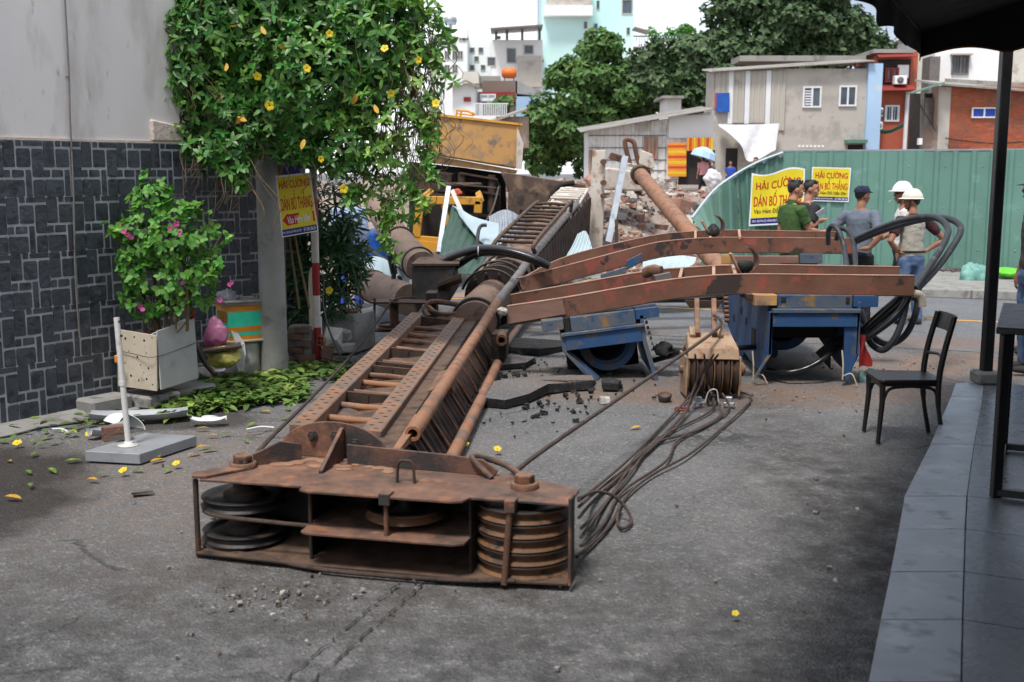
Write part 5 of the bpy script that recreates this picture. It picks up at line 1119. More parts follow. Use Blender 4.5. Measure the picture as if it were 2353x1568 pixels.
lbox(-.37, .40, -.03, .7, -.165, -.136, 'clamp_ledge', 'blue_worn'); lbox(-.335, .365, -.01, .015, -.30, -.166, 'front_plate', 'blue_paint')
def lplate(poly, y0, y1, nm, mat, bev=.003):
    M = frame(lp(0, y0, 0), LX_, LM.to_3x3() @ V((0, 0, 1))); q = MB(); q.prism(poly, M, -(y1 - y0), 0); return q.build(nm, mat, mach, bevel=bev)
lplate([(-.38, -.15), (-.335, -.15), (-.335, -.32), (-.08, -.60), (-.1, -.63), (-.16, -.60), (-.375, -.30)], .0, .06, 'jaw_edge', 'blue_worn')
lplate([(-.335, -.16), (-.325, -.16), (-.325, -.30), (-.06, -.60), (-.09, -.62), (-.335, -.31)], .06, 1.0, 'jaw_side', 'blue_paint')
lplate([(.365, -.06), (.40, -.06), (.405, -.30), (.46, -.60), (.485, -.73), (.445, -.735), (.42, -.62), (.365, -.30)], -.0, .05, 'jaw_edge', 'blue_worn')
lplate([(.375, -.15), (.385, -.15), (.40, -.35), (.44, -.62), (.43, -.64), (.385, -.36)], .05, 1.0, 'jaw_side', 'blue_paint')
lbox(-.33, .37, .62, .66, -.62, -.165, 'rear_plate', 'chassis_dark'); lbox(-.33, .37, .016, .9, -.175, -.165, 'shade_plate', 'chassis_dark')  # roof plate added, rear plate set close, both dark to deepen interior shade
c = lp(.06, .30, -.31); M = frame(c, LX_, LM.to_3x3() @ V((0, 0, 1)))
b = MB(); b.lathe([(.185, .0), (.20, .0), (.20, .02), (.215, .02), (.215, .04), (.27, .05), (.27, -.5)], M, 36, False); b.lathe([(.185, 0), (.185, -.45)], M, 36); b.build('bearing_ring', 'blue_paint', mach)
b = MB(); b.lathe([(0, -.3), (.184, -.3)], M, 28, False); b.build('bore', 'chassis_dark', mach)
for i in range(6):
    b = MB(); b.cyl(lp(.415 + i * .008, .12, -.1 - i * .05), lp(.435 + i * .008, .12, -.1 - i * .05), .018, n=6); b.build('side_bolt', 'steel_grey', mach)
# ---- right clamp
X0, X1, YF, YB = 2.315, 3.10, 9.92, 12.2
def rbox(x0, x1, y0, y1, z0, z1, nm, mat, bev=.004):
    q = MB(); q.box(((x0+x1)/2, (y0+y1)/2, (z0+z1)/2), (x1-x0, y1-y0, z1-z0)); return q.build(nm, mat, mach, bevel=bev)
zr = lambda c: Z((700 + c / 4.278) * .919, 9.95)
xr = lambda c: (1780 + c / 4.278) * .919
xm = lambda c, Y=9.95: D(xr(c), 650, Y).x
rbox(xm(460), xm(700), 9.93, 10.3, zr(275), zr(160), 'spacer_block', 'yellow_worn'); rbox(xm(1520), xm(1785), 9.93, 10.3, zr(290), zr(165), 'spacer_block', 'blue_paint')
rbox(xm(385), xm(455), 10.0, 10.3, zr(220), zr(160), 'spacer_block', 'rust_dark')
rbox(xm(712), xm(1512), 9.95, 11.9, zr(305), zr(165), 'clamp_beam', 'blue_worn'); rbox(xm(745), xm(800), 9.94, 9.951, zr(232), zr(180), 'notch', 'chassis_dark'); rbox(xm(1440), xm(1480), 9.94, 9.951, zr(250), zr(185), 'notch', 'chassis_dark')
rbox(xm(650), xm(1585), 9.88, 12, zr(347), zr(306), 'clamp_ledge', 'blue_worn'); rbox(xm(658), xm(1560), 9.9, 9.92, zr(497), zr(349), 'front_plate', 'blue_paint')
for c in (680, 1535): rbox(xm(c - 22), xm(c + 22), 9.893, 9.90, zr(372), zr(352), 'corner_hole', 'chassis_dark', 0)
def splate(x, poly, th, nm, mat, bev=.003):     # plate in the YZ plane
    M = frame(V((x, 0, 0)), V((0, 1, 0)), UP); q = MB(); q.prism(poly, M, -th/2, th/2); return q.build(nm, mat, mach, bevel=bev)
sp_ = [(YF, zr(340)), (YF, zr(800)), (10.25, zr(1045)), (10.45, zr(1030)), (11.6, .2), (12.2, .42), (12.3, .55), (12.3, .80), (YF + .1, .80), (YF + .1, zr(340))]
big = splate(X0, sp_, .03, 'side_plate', 'blue_paint')
for (y, z, w, h) in ((10.55, .33, .17, .2), (10.9, .45, .06, .07), (11.15, .52, .06, .07), (11.5, .40, .07, .07)):
    q = MB(); q.box((X0 - .017, y, z), (.006, w, h)); q.build('plate_hole', 'chassis_dark', big)
for i in range(11):
    q = MB(); q.cyl(V((X0 - .06, 11.95 - .018 * i, .79 - i * .045)), V((X0 - .015, 11.95 - .018 * i, .79 - i * .045)), .024, n=6); q.build('plate_bolt', 'rust', big)
q = MB(); q.prism([(xm(630), zr(345)), (xm(655), zr(345)), (xm(650), zr(800)), (xm(500), zr(1040)), (xm(480), zr(1035)), (xm(625), zr(800))], frame(V((0, YF, 0)), V((1, 0, 0)), UP), -.03, 0); q.build('jaw_edge', 'blue_worn', mach)
q = MB(); q.prism([(xm(1430), zr(500)), (xm(1560), zr(348)), (xm(1590), zr(348)), (xm(1580), zr(800)), (xm(1505), zr(1060)), (xm(1470), zr(1068)), (xm(1430), zr(1030)), (xm(1440), zr(800))], frame(V((0, YF, 0)), V((1, 0, 0)), UP), -.03, 0); q.build('jaw_face', 'blue_paint', mach, bevel=.003)
splate(X1, [(YF, zr(340)), (YF, zr(800)), (10.15, zr(1040)), (10.5, .1), (11.4, .3), (12.1, .5), (12.1, .75), (YF, .75)], .03, 'side_plate', 'blue_paint')
q = MB(); q.prism([(xm(1260), zr(850)), (xm(1430), zr(700)), (xm(1430), zr(1030))], frame(V((0, 10.3, 0)), V((1, 0, 0)), UP), -.03, 0); q.build('inner_gusset', 'chassis_dark', mach)
c = V((xm(1010), 10.95, zr(570))); M = frame(c, V((1, 0, 0)), UP); b = MB(); b.lathe([(.2, .2), (.285, .2), (.285, -1.4)], M, 32, False); b.lathe([(.2, .2), (.2, -1.2), (0, -1.2)], M, 32, False); b.build('bearing_ring', 'blue_paint', mach)
c2 = V((xm(700), 11.4, .14)); b = MB(); b.cyl(c2, c2 + V((.35, 0, 0)), .135, n=20); b.build('motor_can', 'blue_paint', mach)
rbox(X0 + .02, X1 - .02, 11.7, 11.75, .12, .7, 'rear_plate', 'chassis_dark'); rbox(X0 + .03, X1 - .03, 10.5, 10.9, .34, .62, 'dark_inner_block', 'chassis_dark', .02)  # dark block added to fill the clamp interior with shade
for x, z0, z1, yy in ((xr(450), zr(770), .03, 10.0), (xr(1415), zr(740), zr(1050), 9.87)):
    b = MB(); a = D(x, 700, yy); b.tube(catmull([V((a.x, yy, z0)), V((a.x + .012, yy - .01, lerp(z0, z1, .5))), V((a.x + .015, yy, z1))], 4), .008, 6); b.tube(catmull([V((a.x + .015, yy, z1 + .03)), V((a.x + .08, yy - .05, z1 + .06)), V((a.x + .13, yy - .06, z1 - .02 if z1 > .1 else .01))], 4), .007, 6); b.build('tie_rope', 'board_beige', label='pale rope tied to the %s jaw tip of the blue clamp' % ('near', 'outer')[yy < 9.9], cat='rope')
b = MB(); gr = [[D(1975, 770 + 12 * i, 10.0) + V((.012 * math.sin(i + j), .03 * math.sin(j * 2 + i), 0)) + V((.035 * j * (.5 + .25 * i / 3), 0, 0)) for j in range(4)] for i in range(7)]; b.sheet(gr, .004, True); b.build('red_rag', 'red_paint', label='dark red rag hanging from the blue clamp jaw', cat='rag')
# ---- hook block
HB = D(1632, 850, 9.45); hbx = HB.x; hb = thing('hook_block', V((hbx, 9.45, 0)), 'beige multi sheave hook block hanging under the front beam', 'hook block')
b = MB(); b.hexa([V((hbx - .22, 9.26, .345)), V((hbx + .215, 9.26, .335)), V((hbx + .2, 9.66, .345)), V((hbx - .2, 9.66, .355)), V((hbx - .215, 9.30, .44)), V((hbx + .21, 9.30, .43)), V((hbx + .2, 9.62, .52)), V((hbx - .18, 9.62, .525))]); b.build('top_housing', 'hookblock', hb, bevel=.008)
for i, dx in enumerate((-.185, -.115, -.045, .03, .1, .175)):
    sheave(V((hbx + dx, 9.46, .225)), .215, .062, hb, ax=V((1, 0, .0)), mat=('sheave_rust', 'rust_dark'))
for dx in (-.226, .222):
    b = MB(); M = frame(V((hbx + dx, 9.46, 0)), V((0, 1, 0)), UP); b.prism([(-.17, .02), (.17, .02), (.2, .2), (.19, .36), (-.19, .36), (-.2, .2)], M, -.008, .008); b.build('cheek_plate', 'hookblock', hb, bevel=.004)
b = MB(); b.cyl(V((hbx + .23, 9.46, .225)), V((hbx + .28, 9.46, .225)), .06, n=14); b.cyl(V((hbx - .26, 9.46, .225)), V((hbx + .3, 9.46, .225)), .035, n=12); b.build('axle', 'rust', hb)
for x in (1601, 1640):
    b = MB(); b.bar(D(x, 690, 9.95), D(x + 2, 770, 9.5), .045, .05); b.build('hanger_strap', 'rust', hb, bevel=.004)
b = MB(); b.hexa([D(1585, 708, 9.93), D(1650, 708, 9.93), D(1650, 708, 10.1), D(1585, 708, 10.1), D(1572, 690, 9.93), D(1662, 690, 9.93), D(1662, 690, 10.1), D(1572, 690, 10.1)]); b.build('hanger_head', 'rust_dark', hb, bevel=.004)
b = MB(); b.bar(D(1590, 755, 9.6), D(1592, 775, 9.5), .05, .06); b.bar(D(1655, 752, 9.6), D(1655, 775, 9.5), .05, .06); b.build('hanger_lug', 'hookblock', hb, bevel=.006)
# ---- hoses
def hose(q, label, r=.03, mat='hose', name='hydraulic_hose'): return rope([D(*p) for p in q], label, r, mat, 7, name, 'hose', 12)
hose([(1903, 560, 12.6), (1904, 530, 12.4), (1915, 519, 12.3), (1930, 538, 12.2), (1940, 570, 12.1), (1945, 615, 11.8)], 'short grey hose looped over the rear beam end', .028)
hose([(1922, 550, 12.7), (1930, 526, 12.6), (1950, 533, 12.5), (1962, 560, 12.3), (1966, 615, 11.9)], 'second short grey hose just behind the rear beam end', .028)
hose([(1963, 551, 12.4), (2020, 525, 11.8), (2077, 506, 11.3), (2144, 499, 10.9), (2178, 524, 10.6), (2166, 565, 10.4), (2131, 619, 10.2), (2101, 662, 10.05)], 'inner grey hose arching high beside the helmeted men', .031)
hose([(1966, 556, 12.5), (2030, 530, 12), (2110, 507, 11.4), (2171, 501, 11), (2208, 524, 10.7), (2185, 573, 10.5), (2145, 625, 10.3), (2104, 668, 10.1)], 'outer grey hose arching high beside the helmeted men', .031)
def c7(x, y, Y): return ((1780 + x / 4.278) * .919, (700 + y / 4.278) * .919, Y)
hose([c7(2090, 130, 10.1), c7(1960, 230, 10.1), c7(1700, 460, 10.15), c7(1560, 580, 10.2), c7(1300, 660, 10.4)], 'uppermost black hose sagging from the front beam end into the clamp', .034, 'hose_black')
hose([c7(2110, 140, 10.2), c7(2000, 250, 10.2), c7(1740, 520, 10.2), c7(1560, 640, 10.3), c7(1280, 700, 10.5)], 'middle black hose sagging from the front beam end into the clamp', .034, 'hose_black')
hose([c7(2120, 140, 10.0), c7(2040, 300, 10.0), c7(1880, 460, 10.0), c7(1600, 640, 10.1), c7(1380, 680, 10.3)], 'lowest black hose sagging from the front beam end into the clamp', .034, 'hose_black')
hose([c7(2140, 180, 10.1), c7(2200, 230, 10.1), c7(2160, 420, 10.1), c7(2060, 600, 10.15), c7(1900, 690, 10.2), c7(1760, 640, 10.25), c7(1650, 500, 10.3), c7(1590, 330, 10.4)], 'grey hose hanging in a wide loop below the front beam end', .03)
hose([c7(2090, 180, 10.0), c7(2040, 420, 10.0), c7(1960, 620, 10.0), c7(1840, 750, 10.05), c7(1720, 700, 10.15), c7(1640, 570, 10.2), c7(1570, 480, 10.3)], 'grey hose hanging in the lowest loop beside the blue clamp', .03)
hose([c7(1430, 650, 10.2), c7(1200, 840, 10.0), c7(1000, 950, 9.98), c7(800, 990, 10.0), c7(600, 960, 10.2)], 'black hose drooping under the blue clamp bore', .024, 'hose_black')
hose([(1500, 829, 10.5), (1540, 818, 10.4), (1575, 806, 10.3), (1690, 800, 10.3), (1745, 797, 10.5)], 'black hose passing behind the hook block', .026, 'hose_black')
hose([(1500, 800, 10.6), (1535, 803, 10.6), (1580, 806, 10.6)], 'short black hose stub behind the hook block', .024, 'hose_black')
hose([(1500, 682, 12.5), (1545, 680, 12.4), (1600, 680, 12.4), (1680, 672, 12.5)], 'black hose crossing behind the front beam', .035, 'hose_black')
hose([(1500, 690, 12.2), (1545, 689, 12.1), (1600, 688, 12.1), (1680, 682, 12.2)], 'second black hose crossing just below behind the front beam', .033, 'hose_black')
for k, (dy, dY, l) in enumerate(((0, 0, 'front'), (-4, .15, 'rear'), (16, .05, 'lower'))):
    hose([(1005 + 20 * (k == 2), 612 + dy, 13.6 + dY), (1035 + 20 * (k == 2), 592 + dy, 13.3 + dY), (1100, 573 + dy * .6, 13 + dY), (1165, 577 + dy * .4, 12.8 + dY), (1225, 594 + dy * .3, 12.7 + dY), (1262, 612, 12.7 + dY)], '%s black hose arching over the fallen mast' % l, .042, 'hose_black')
b = MB(); p = D(1099, 573, 12.95); b.tube([p + V((0, .05 * math.cos(a), .05 * math.sin(a) - .02)) for a in [k * .7 for k in range(10)]], .006, 5); b.build('cable_tie', 'white_plastic', label='white tie round the arched black hoses', cat='cable tie')
b = MB(); b.ball(D(1527, 803, 10.35), (.09, .07, .06), 14); b.jit(.05, 11); b.build('wrapped_joint', 'asphalt_dark', label='black taped hose joint beside the tilted blue clamp', cat='hose joint')
b = MB(); c = D(2100, 690, 9.95); b.tube(catmull([c + V((.0, 0, .06)), c + V((.06, 0, .04)), c + V((.08, 0, -.06))], 4), .035, 10); b.build('hose_sleeve', 'board_beige', label='beige sleeve on the hose bend under the front beam end', cat='sleeve')
# lump of concrete on beam end
b = MB(); chunk(b, D(1156, 715, 10.35), .13, 5); b.build('concrete_lump', 'concrete_light', bevel=.03, label='white concrete lump at the broken beam end beside the mast', cat='rubble')
# small litter around the hook block
for x, y, a, m, l in ((1603, 935, .5, 'steel_galv', 'small galvanised bracket under the hook block ropes'), (1675, 935, -.3, 'steel_galv', 'bright metal clip beside the hook block ropes'), (1637, 930, .1, 'black_metal', 'black box shaped fitting between the hook block ropes')):
    b = MB(); c = G(x, y); R = Matrix.Rotation(a, 3, 'Z'); b.box(c + V((0, 0, .035)), (.09, .06, .008), R); b.box(c + R @ V((-.04, 0, .02)), (.008, .06, .045), R); b.box(c + R @ V((.04, 0, .02)), (.008, .06, .045), R); b.box(c + V((0, 0, .06)), (.05, .05, .05), R); b.build('metal_fitting', m, bevel=.004, label=l, cat='fitting')
b = MB(); c = G(1637, 925, .06); b.tube(catmull([c + V((-.06, 0, 0)), c + V((-.03, 0, .09)), c + V((.03, 0, .1)), c + V((.05, 0, 0))], 5), .006, 6); b.build('bent_wire', 'white_paint', label='bent white wire loop standing by the hook block', cat='wire')
b = MB(); c = G(1567, 940, .012); b.tube([c + V((.055 * math.cos(a), .055 * math.sin(a), 0)) for a in [k * .4 for k in range(17)]], .009, 6); b.build('red_ring', 'red_paint', label='small red ring lying on the road near the hook block', cat='ring')
b = MB(); c = G(1527, 920, .0); b.lathe([(.05, .0), (.06, .05), (.045, .06), (.0, .065)], Matrix.Translation(c) @ Matrix.Rotation(.3, 4, 'X'), 14); b.build('black_cap', 'steel_dark', label='dark metal cap on the soil near the hook block', cat='cap')
b = MB(); gr = [[D(1975 + 11 * j, 885 - 9 * i - (6 if i else 0), 10.1 + .1 * i) + V((0, 0, .01 + .02 * math.sin(j * 2 + i))) for j in range(6)] for i in range(4)]; b.sheet(gr, .006); b.build('crumpled_sack', 'teal_bag', label='crumpled grey green sack on the road behind the chair', cat='sack')
# ---- broken asphalt
def slab_piece(pix_, z, th, label, mat='asphalt_dark', amp=.03, top='asphalt'):
    P = [G(x, y) for x, y in pix_]; c = sum(P, V()) / len(P); n = len(P)
    b = MB(); tops = [p + V((0, 0, z + amp * mnoise.noise(p * 3))) for p in P]; ct = c + V((0, 0, z * 1.5)); bot = [p * .97 + c * .03 for p in P]; bot = [V((p.x, p.y, max(.0, t.z - th))) for p, t in zip(bot, tops)]
    b.add(tops + [ct], [(i, (i+1) % n, n) for i in range(n)]); b.cm = 1; b.add(tops + bot, [(i, n+i, n+(i+1) % n, (i+1) % n) for i in range(n)]); return b.build('asphalt_slab', [top, mat], label=label, cat='asphalt')
slab_piece([(1105, 935), (1160, 940), (1215, 925), (1260, 905), (1310, 898), (1365, 895), (1360, 884), (1310, 880), (1250, 882), (1190, 885), (1130, 895), (1100, 915)], .075, .085, 'large lifted slab of broken asphalt with black broken edge')
slab_piece([(1385, 898), (1420, 899), (1428, 888), (1400, 884), (1382, 890)], .06, .06, 'small black asphalt lump behind the taut rope', top='asphalt_dark')
slab_piece([(1120, 800), (1180, 812), (1240, 818), (1300, 806), (1290, 795), (1220, 792), (1150, 790)], .06, .09, 'cracked asphalt ridge between mast and tilted clamp', top='asphalt_dark')
slab_piece([(1110, 842), (1150, 850), (1210, 845), (1230, 832), (1180, 826), (1120, 830)], .05, .06, 'low asphalt flake beside the mast chord')
b = MB()
for i in range(260):
    x = random.gauss(1230, 110); y = random.gauss(880, 42)
    if y < 790: continue
    p = G(x, y); chunk(b, p + V((0, 0, .008)), rnd(.012, .05) * (.5 if random.random() < .6 else 1), i)
b.build('asphalt_crumbs', 'asphalt_dark', kind='stuff', label='black asphalt crumbs scattered between mast and clamp', cat='asphalt crumbs')
b = MB()
for i in range(420):
    m = i % 4
    if m == 0: p = G(random.gauss(640, 140), random.gauss(1372, 22))
    elif m == 1: p = G(random.gauss(1750, 170), random.gauss(925, 25))
    elif m == 2: p = G(rnd(300, 2000), rnd(900, 1560))
    else: p = G(random.gauss(2050, 120), random.gauss(840, 18))
    b.cm = 0 if random.random() < .55 else 1; chunk(b, p + V((0, 0, .002)), rnd(.004, .012) if random.random() < .85 else rnd(.014, .022), i)
b.build('gravel', ['concrete', 'soil'], kind='stuff', label='grit and small stones strewn over the road', cat='gravel')
for i, (x, y, l) in enumerate([(1390, 920, 'pale stone lying in front of the black asphalt lump'), (650, 1362, 'pale pebble in front of the pulley head'), (1920, 1335, 'small white scrap on the road by the step'), (1970, 1170, 'tiny white scrap on the road under the chair'), (628, 1412, 'pale pebble on the foreground road')]):
    b = MB(); chunk(b, G(x, y, .02), (.08, .035, .02, .02, .02)[i], i); b.build('stone', 'concrete_light', bevel=.006, label=l, cat='stone')
# ================================================================== RIG WRECK, SHEETS, FENCE, POSTERS, PEOPLE
def quadbox(front, Y0, Y1, b=None):      # polygon in the view given at depth Y0 and carried back to Y1 (real depth)
    b = b or MB(); n = len(front); A_ = [D(x, y, Y0) for x, y in front]; dv = V((0, 1, 0)) * (Y1 - Y0); B2 = [p + dv for p in A_]
    b.add(A_ + B2, [tuple(range(n)), tuple(range(2*n-1, n-1, -1))] + [(i, n+i, n+(i+1) % n, (i+1) % n) for i in range(n)]); return b
rig = thing('drill_rig', V((-.5, 21.5, .5)), 'toppled yellow rig body with dark chassis behind the mast', 'rig')
b = quadbox([(961, 259), (1199, 287), (1187, 388), (985, 355)], 21.5, 23.6); cw = b.build('counterweight', 'yellow_worn', rig, bevel=.03)
b = quadbox([(958, 256), (1201, 284), (1200, 289), (959, 262)], 21.46, 23.65); b.build('top_edge', 'yellow_paint', cw)
b = quadbox([(1188, 292), (1203, 330), (1199, 389), (1186, 388)], 21.44, 21.5); b.build('end_edge', 'pale_concrete_metal', cw)
b = MB(); c = D(983, 293, 21.47); b.lathe([(0, .0), (.16, .0)], frame(c, V((1, 0, -.1)), UP), 20, False); b.v = [tuple(V(p)) for p in b.v]; b.build('port_hole', 'hole', cw)
b = MB()
for x in (1048, 1058, 1085): b.tube([D(x, 268, 22.2), D(x + 2, 254 + (x - 1048) * .12, 22.2)], .02, 6)
b.tube([D(1048, 254, 22.2), D(1075, 256, 22.2), D(1092, 264, 22.2)], .02, 6); b.tube([D(1048, 261, 22.2), D(1088, 266, 22.2)], .015, 6); b.build('hand_rail', 'yellow_clean', rig)
b = quadbox([(965, 352), (1190, 392), (1185, 400), (965, 372)], 21.6, 23.4); b.build('ledge', 'yellow_worn', rig)
b = quadbox([(940, 372), (1060, 385), (1160, 400), (1165, 520), (1090, 560), (940, 560)], 22.0, 23.6); b.build('engine_bay', 'chassis_dark', rig)
b = quadbox([(1150, 395), (1345, 425), (1352, 470), (1320, 520), (1255, 548), (1180, 525), (1165, 510), (1168, 440)], 21.3, 21.6); ch = b.build('chassis_plate', 'chassis', rig, bevel=.01)
b = MB(); gr = [[D(1240 + 34 * i, 430 + dy - (14 if 0 < i < 3 else 0) * 1, 21.25) for i in range(4)] for dy in (0, 12)]
b = MB(); b.tube(catmull([D(1275, 500, 21.25), D(1265, 460, 21.2), D(1285, 428, 21.2), D(1320, 420, 21.2)], 5), .05, 8); b.build('arch_lip', 'chassis_dark', ch)
b = quadbox([(1195, 482), (1215, 487), (1213, 495), (1194, 490)], 21.27, 21.32); b.build('slot', 'hole', ch)
b = quadbox([(1052, 398), (1140, 412), (1150, 430), (1148, 505), (1050, 490)], 21.2, 21.9); eb = b.build('frame_box', 'chassis_dark', rig, bevel=.01)
for q in ([(1055, 396), (1143, 411), (1143, 415), (1055, 400)], [(1040, 430), (1148, 446), (1148, 450), (1040, 434)], [(1048, 486), (1150, 498), (1150, 503), (1048, 491)]):
    b = quadbox(q, 21.0, 21.4); b.build('frame_flange', 'rust_dark', eb)
for x in (1062, 1130): 
    b = MB(); b.cyl(D(x, 402, 21.1), D(x - 2, 488, 21.1), .07, n=10); b.build('frame_post', 'rust_dark', eb)
b = MB(); c = D(1060, 425, 20.9); b.lathe([(0, .04), (.36, .04), (.4, 0), (.36, -.04), (0, -.04)], Matrix.Translation(c), 20); b.build('drum_lid', 'rust_dark', rig)
for y0, x0, x1 in ((398, 965, 1040), (425, 955, 1045), (448, 960, 1050)):
    b = MB(); b.bar(D(x0, y0, 21.4), D(x1, y0 + 10, 21.2), .12, .14); b.build('engine_beam', 'rust_dark', rig)
# cab
cab = thing('cab_frame', D(1030, 580, 18.5), 'crushed yellow cab frame under the rig', 'cab')
def cbar(x0, y0, x1, y1, Y0=18.4, Y1=18.4, w=.13, m='yellow_clean', nm='cab_post'):
    b = MB(); b.bar(D(x0, y0, Y0), D(x1, y1, Y1), w, w * .8, V((0, 1, 0))); b.build(nm, m, cab, bevel=.01)
cbar(965, 460, 1105, 462); cbar(966, 460, 957, 545); cbar(1100, 462, 1098, 490); cbar(1018, 465, 1036, 540, w=.08); cbar(955, 548, 1050, 556, w=.1); cbar(965, 462, 990, 440, 18.4, 19.6, .1); cbar(1104, 462, 1100, 445, 18.4, 19.6, .1)
b = quadbox([(968, 468), (1095, 470), (1090, 552), (962, 545)], 18.7, 20); b.build('cab_interior', 'chassis_dark', cab)
b = quadbox([(1052, 470), (1090, 472), (1086, 490), (1050, 488)], 18.5, 18.53); b.build('window', 'glass_dark', cab)
b = quadbox([(955, 553), (1045, 562), (1040, 580), (958, 578)], 18.3, 18.7); b.build('sill', 'yellow_paint', cab)
b = quadbox([(1030, 440), (1052, 433), (1062, 446), (1038, 456)], 18.6, 19.0); b.build('orange_box', 'orange_red', bevel=.02, label='small orange red metal box on the crushed cab roof', cat='box')
# loose struts and poles
def strut(x0, y0, Y0, x1, y1, Y1, w, m, l, h=None):
    b = MB(); b.bar(D(x0, y0, Y0), D(x1, y1, Y1), w, h or w, V((0, 1, 0))); b.build('metal_strut', m, label=l, cat='strut', bevel=.004)
strut(1031, 430, 16.2, 1008, 582, 15.6, .07, 'steel_galv', 'galvanised strut leaning in front of the crushed cab')
strut(1040, 440, 16.6, 1092, 560, 15.4, .06, 'white_paint', 'white angle strut slanting across the crumpled green sheet')
strut(1436, 362, 18.4, 1397, 560, 17.4, .1, 'steel_galv', 'tall galvanised strut leaning before the rubble heap')
strut(1416, 505, 17.6, 1417, 560, 17.5, .05, 'rust_dark', 'dark rod standing beside the galvanised strut')
rope([D(1146, 430, 19.5), D(1130, 485, 18), D(1090, 545, 16.5), D(1050, 600, 15)], 'thin slack cable hanging from the rig frame', .015)
rope([D(1095, 595, 14.5), D(1098, 540, 14.8), D(1105, 520, 15), D(1118, 518, 15)], 'grey hose standing up before the pale sheet', .025, 'hose')
rope([D(960, 400, 20.5), D(1050, 423, 20.4), D(1140, 432, 20.2)], 'taut thin cable across the rig frame', .012)
# crumpled sheets
def crumple(rows, rib, th, mat, name, label, amp=.03, sub=26, back=None):
    gr = []
    R_ = [catmull([D(*p) for p in r], sub // (len(r) - 1)) for r in rows]
    R2 = []
    for i in range(len(R_[0])): R2.append(catmull([r[i] for r in R_], 4))
    for i in range(len(R2[0])):
        row = []
        for j in range(len(R2)):
            p = R2[j][i]; row.append(p + V((0, -rib if j % 4 < 2 else 0, 0)) + mnoise.noise_vector(p * 1.7) * amp)
        gr.append(row)
    b = MB(); b.sheet(gr, th); return b.build(name, mat, label=label, cat='metal sheet')
crumple([[(1040, 470, 16.2), (1085, 510, 15.6), (1140, 540, 15.4)], [(1020, 540, 15.6), (1060, 570, 15), (1120, 590, 14.8)], [(1005, 600, 14.8), (1040, 625, 14.4), (1095, 630, 14.2)]], .03, .006, 'sheet_green_dark', 'crumpled_sheet', 'crumpled dark green metal sheet beside the cab')
crumple([[(1040, 473, 16.1), (1080, 498, 15.7), (1142, 512, 15.6)], [(1052, 490, 15.6), (1085, 530, 15.3), (1135, 545, 15.2)], [(1062, 500, 15.4), (1092, 548, 15.1), (1120, 572, 15.0)]], .0, .006, 'sheet_pale', 'crumpled_sheet', 'folded pale metal sheet on top of the dark green one', amp=.06)
crumple([[(1125, 500, 17), (1165, 482, 17), (1205, 500, 17)], [(1128, 525, 16.7), (1165, 520, 16.6), (1203, 528, 16.7)], [(1122, 562, 16.3), (1150, 560, 16.3), (1180, 548, 16.4)]], .05, .006, 'steel_galv', 'crumpled_sheet', 'silver corrugated sheet scrap behind the ladder cage')
crumple([[(1325, 540, 16.5), (1345, 535, 16.5), (1362, 575, 16.2)], [(1310, 575, 16.2), (1335, 575, 16.2), (1358, 590, 16)], [(1290, 605, 15.8), (1320, 610, 15.8), (1350, 605, 15.7)]], .03, .006, 'sheet_pale', 'crumpled_sheet', 'pale folded sheet below the mast end plate')
crumple([[(1478, 590, 15.6), (1540, 586, 15.6), (1600, 590, 15.4)], [(1478, 605, 15.2), (1540, 606, 15.2), (1595, 604, 15.1)], [(1480, 628, 14.8), (1530, 626, 14.8), (1580, 616, 14.9)]], .03, .006, 'sheet_pale', 'crumpled_sheet', 'pale ribbed sheet lying between the rear beams')
crumple([[(830, 588, 15.5), (880, 592, 15.2), (945, 640, 14.8)], [(835, 615, 15), (885, 625, 14.8), (940, 655, 14.5)], [(842, 640, 14.5), (890, 650, 14.3), (938, 662, 14.2)]], .02, .006, 'sheet_pale', 'crumpled_sheet', 'white sheet lying below the big outrigger tube', sub=20)
b = quadbox([(835, 530), (885, 545), (905, 600), (830, 590)], 17.5, 18.5); b.build('blue_container', 'blue_tarp', bevel=.03, label='blue panel behind the outrigger tube', cat='panel')
for k, q in enumerate(([(838, 560, 16), (870, 590, 15.6), (920, 605, 15.2), (950, 615, 15)], [(838, 600, 15.6), (880, 605, 15.3), (925, 622, 15)])): hose(q, '%s grey hose across the white sheet' % ('upper', 'lower')[k], .03)
# hook on slings
t = thing('sling_hook', D(908, 650, 13.6), 'black crane hook hanging on two slings before the tube', 'hook')
b = MB(); b.tube([D(878, 528, 13.6), D(890, 575, 13.6), D(902, 630, 13.6)], .022, 8); b.build('sling', 'hose_black', t)
b = MB(); b.tube([D(884, 528, 13.6), D(900, 580, 13.6), D(910, 630, 13.6)], .022, 8); b.build('sling', 'hose_black', t)
b = MB(); b.tube(catmull([D(905, 630, 13.6), D(905, 642, 13.6), D(913, 650, 13.6), D(920, 642, 13.6), D(914, 634, 13.6)], 5), [.03]*15 + [.025]*5 + [.012], 8); b.build('hook', 'black_metal', t)
for x, y in ((879, 530), (893, 583)):
    b = MB(); b.ball(D(x, y, 13.58), .03, 8); b.build('shackle', 'white_paint', t)
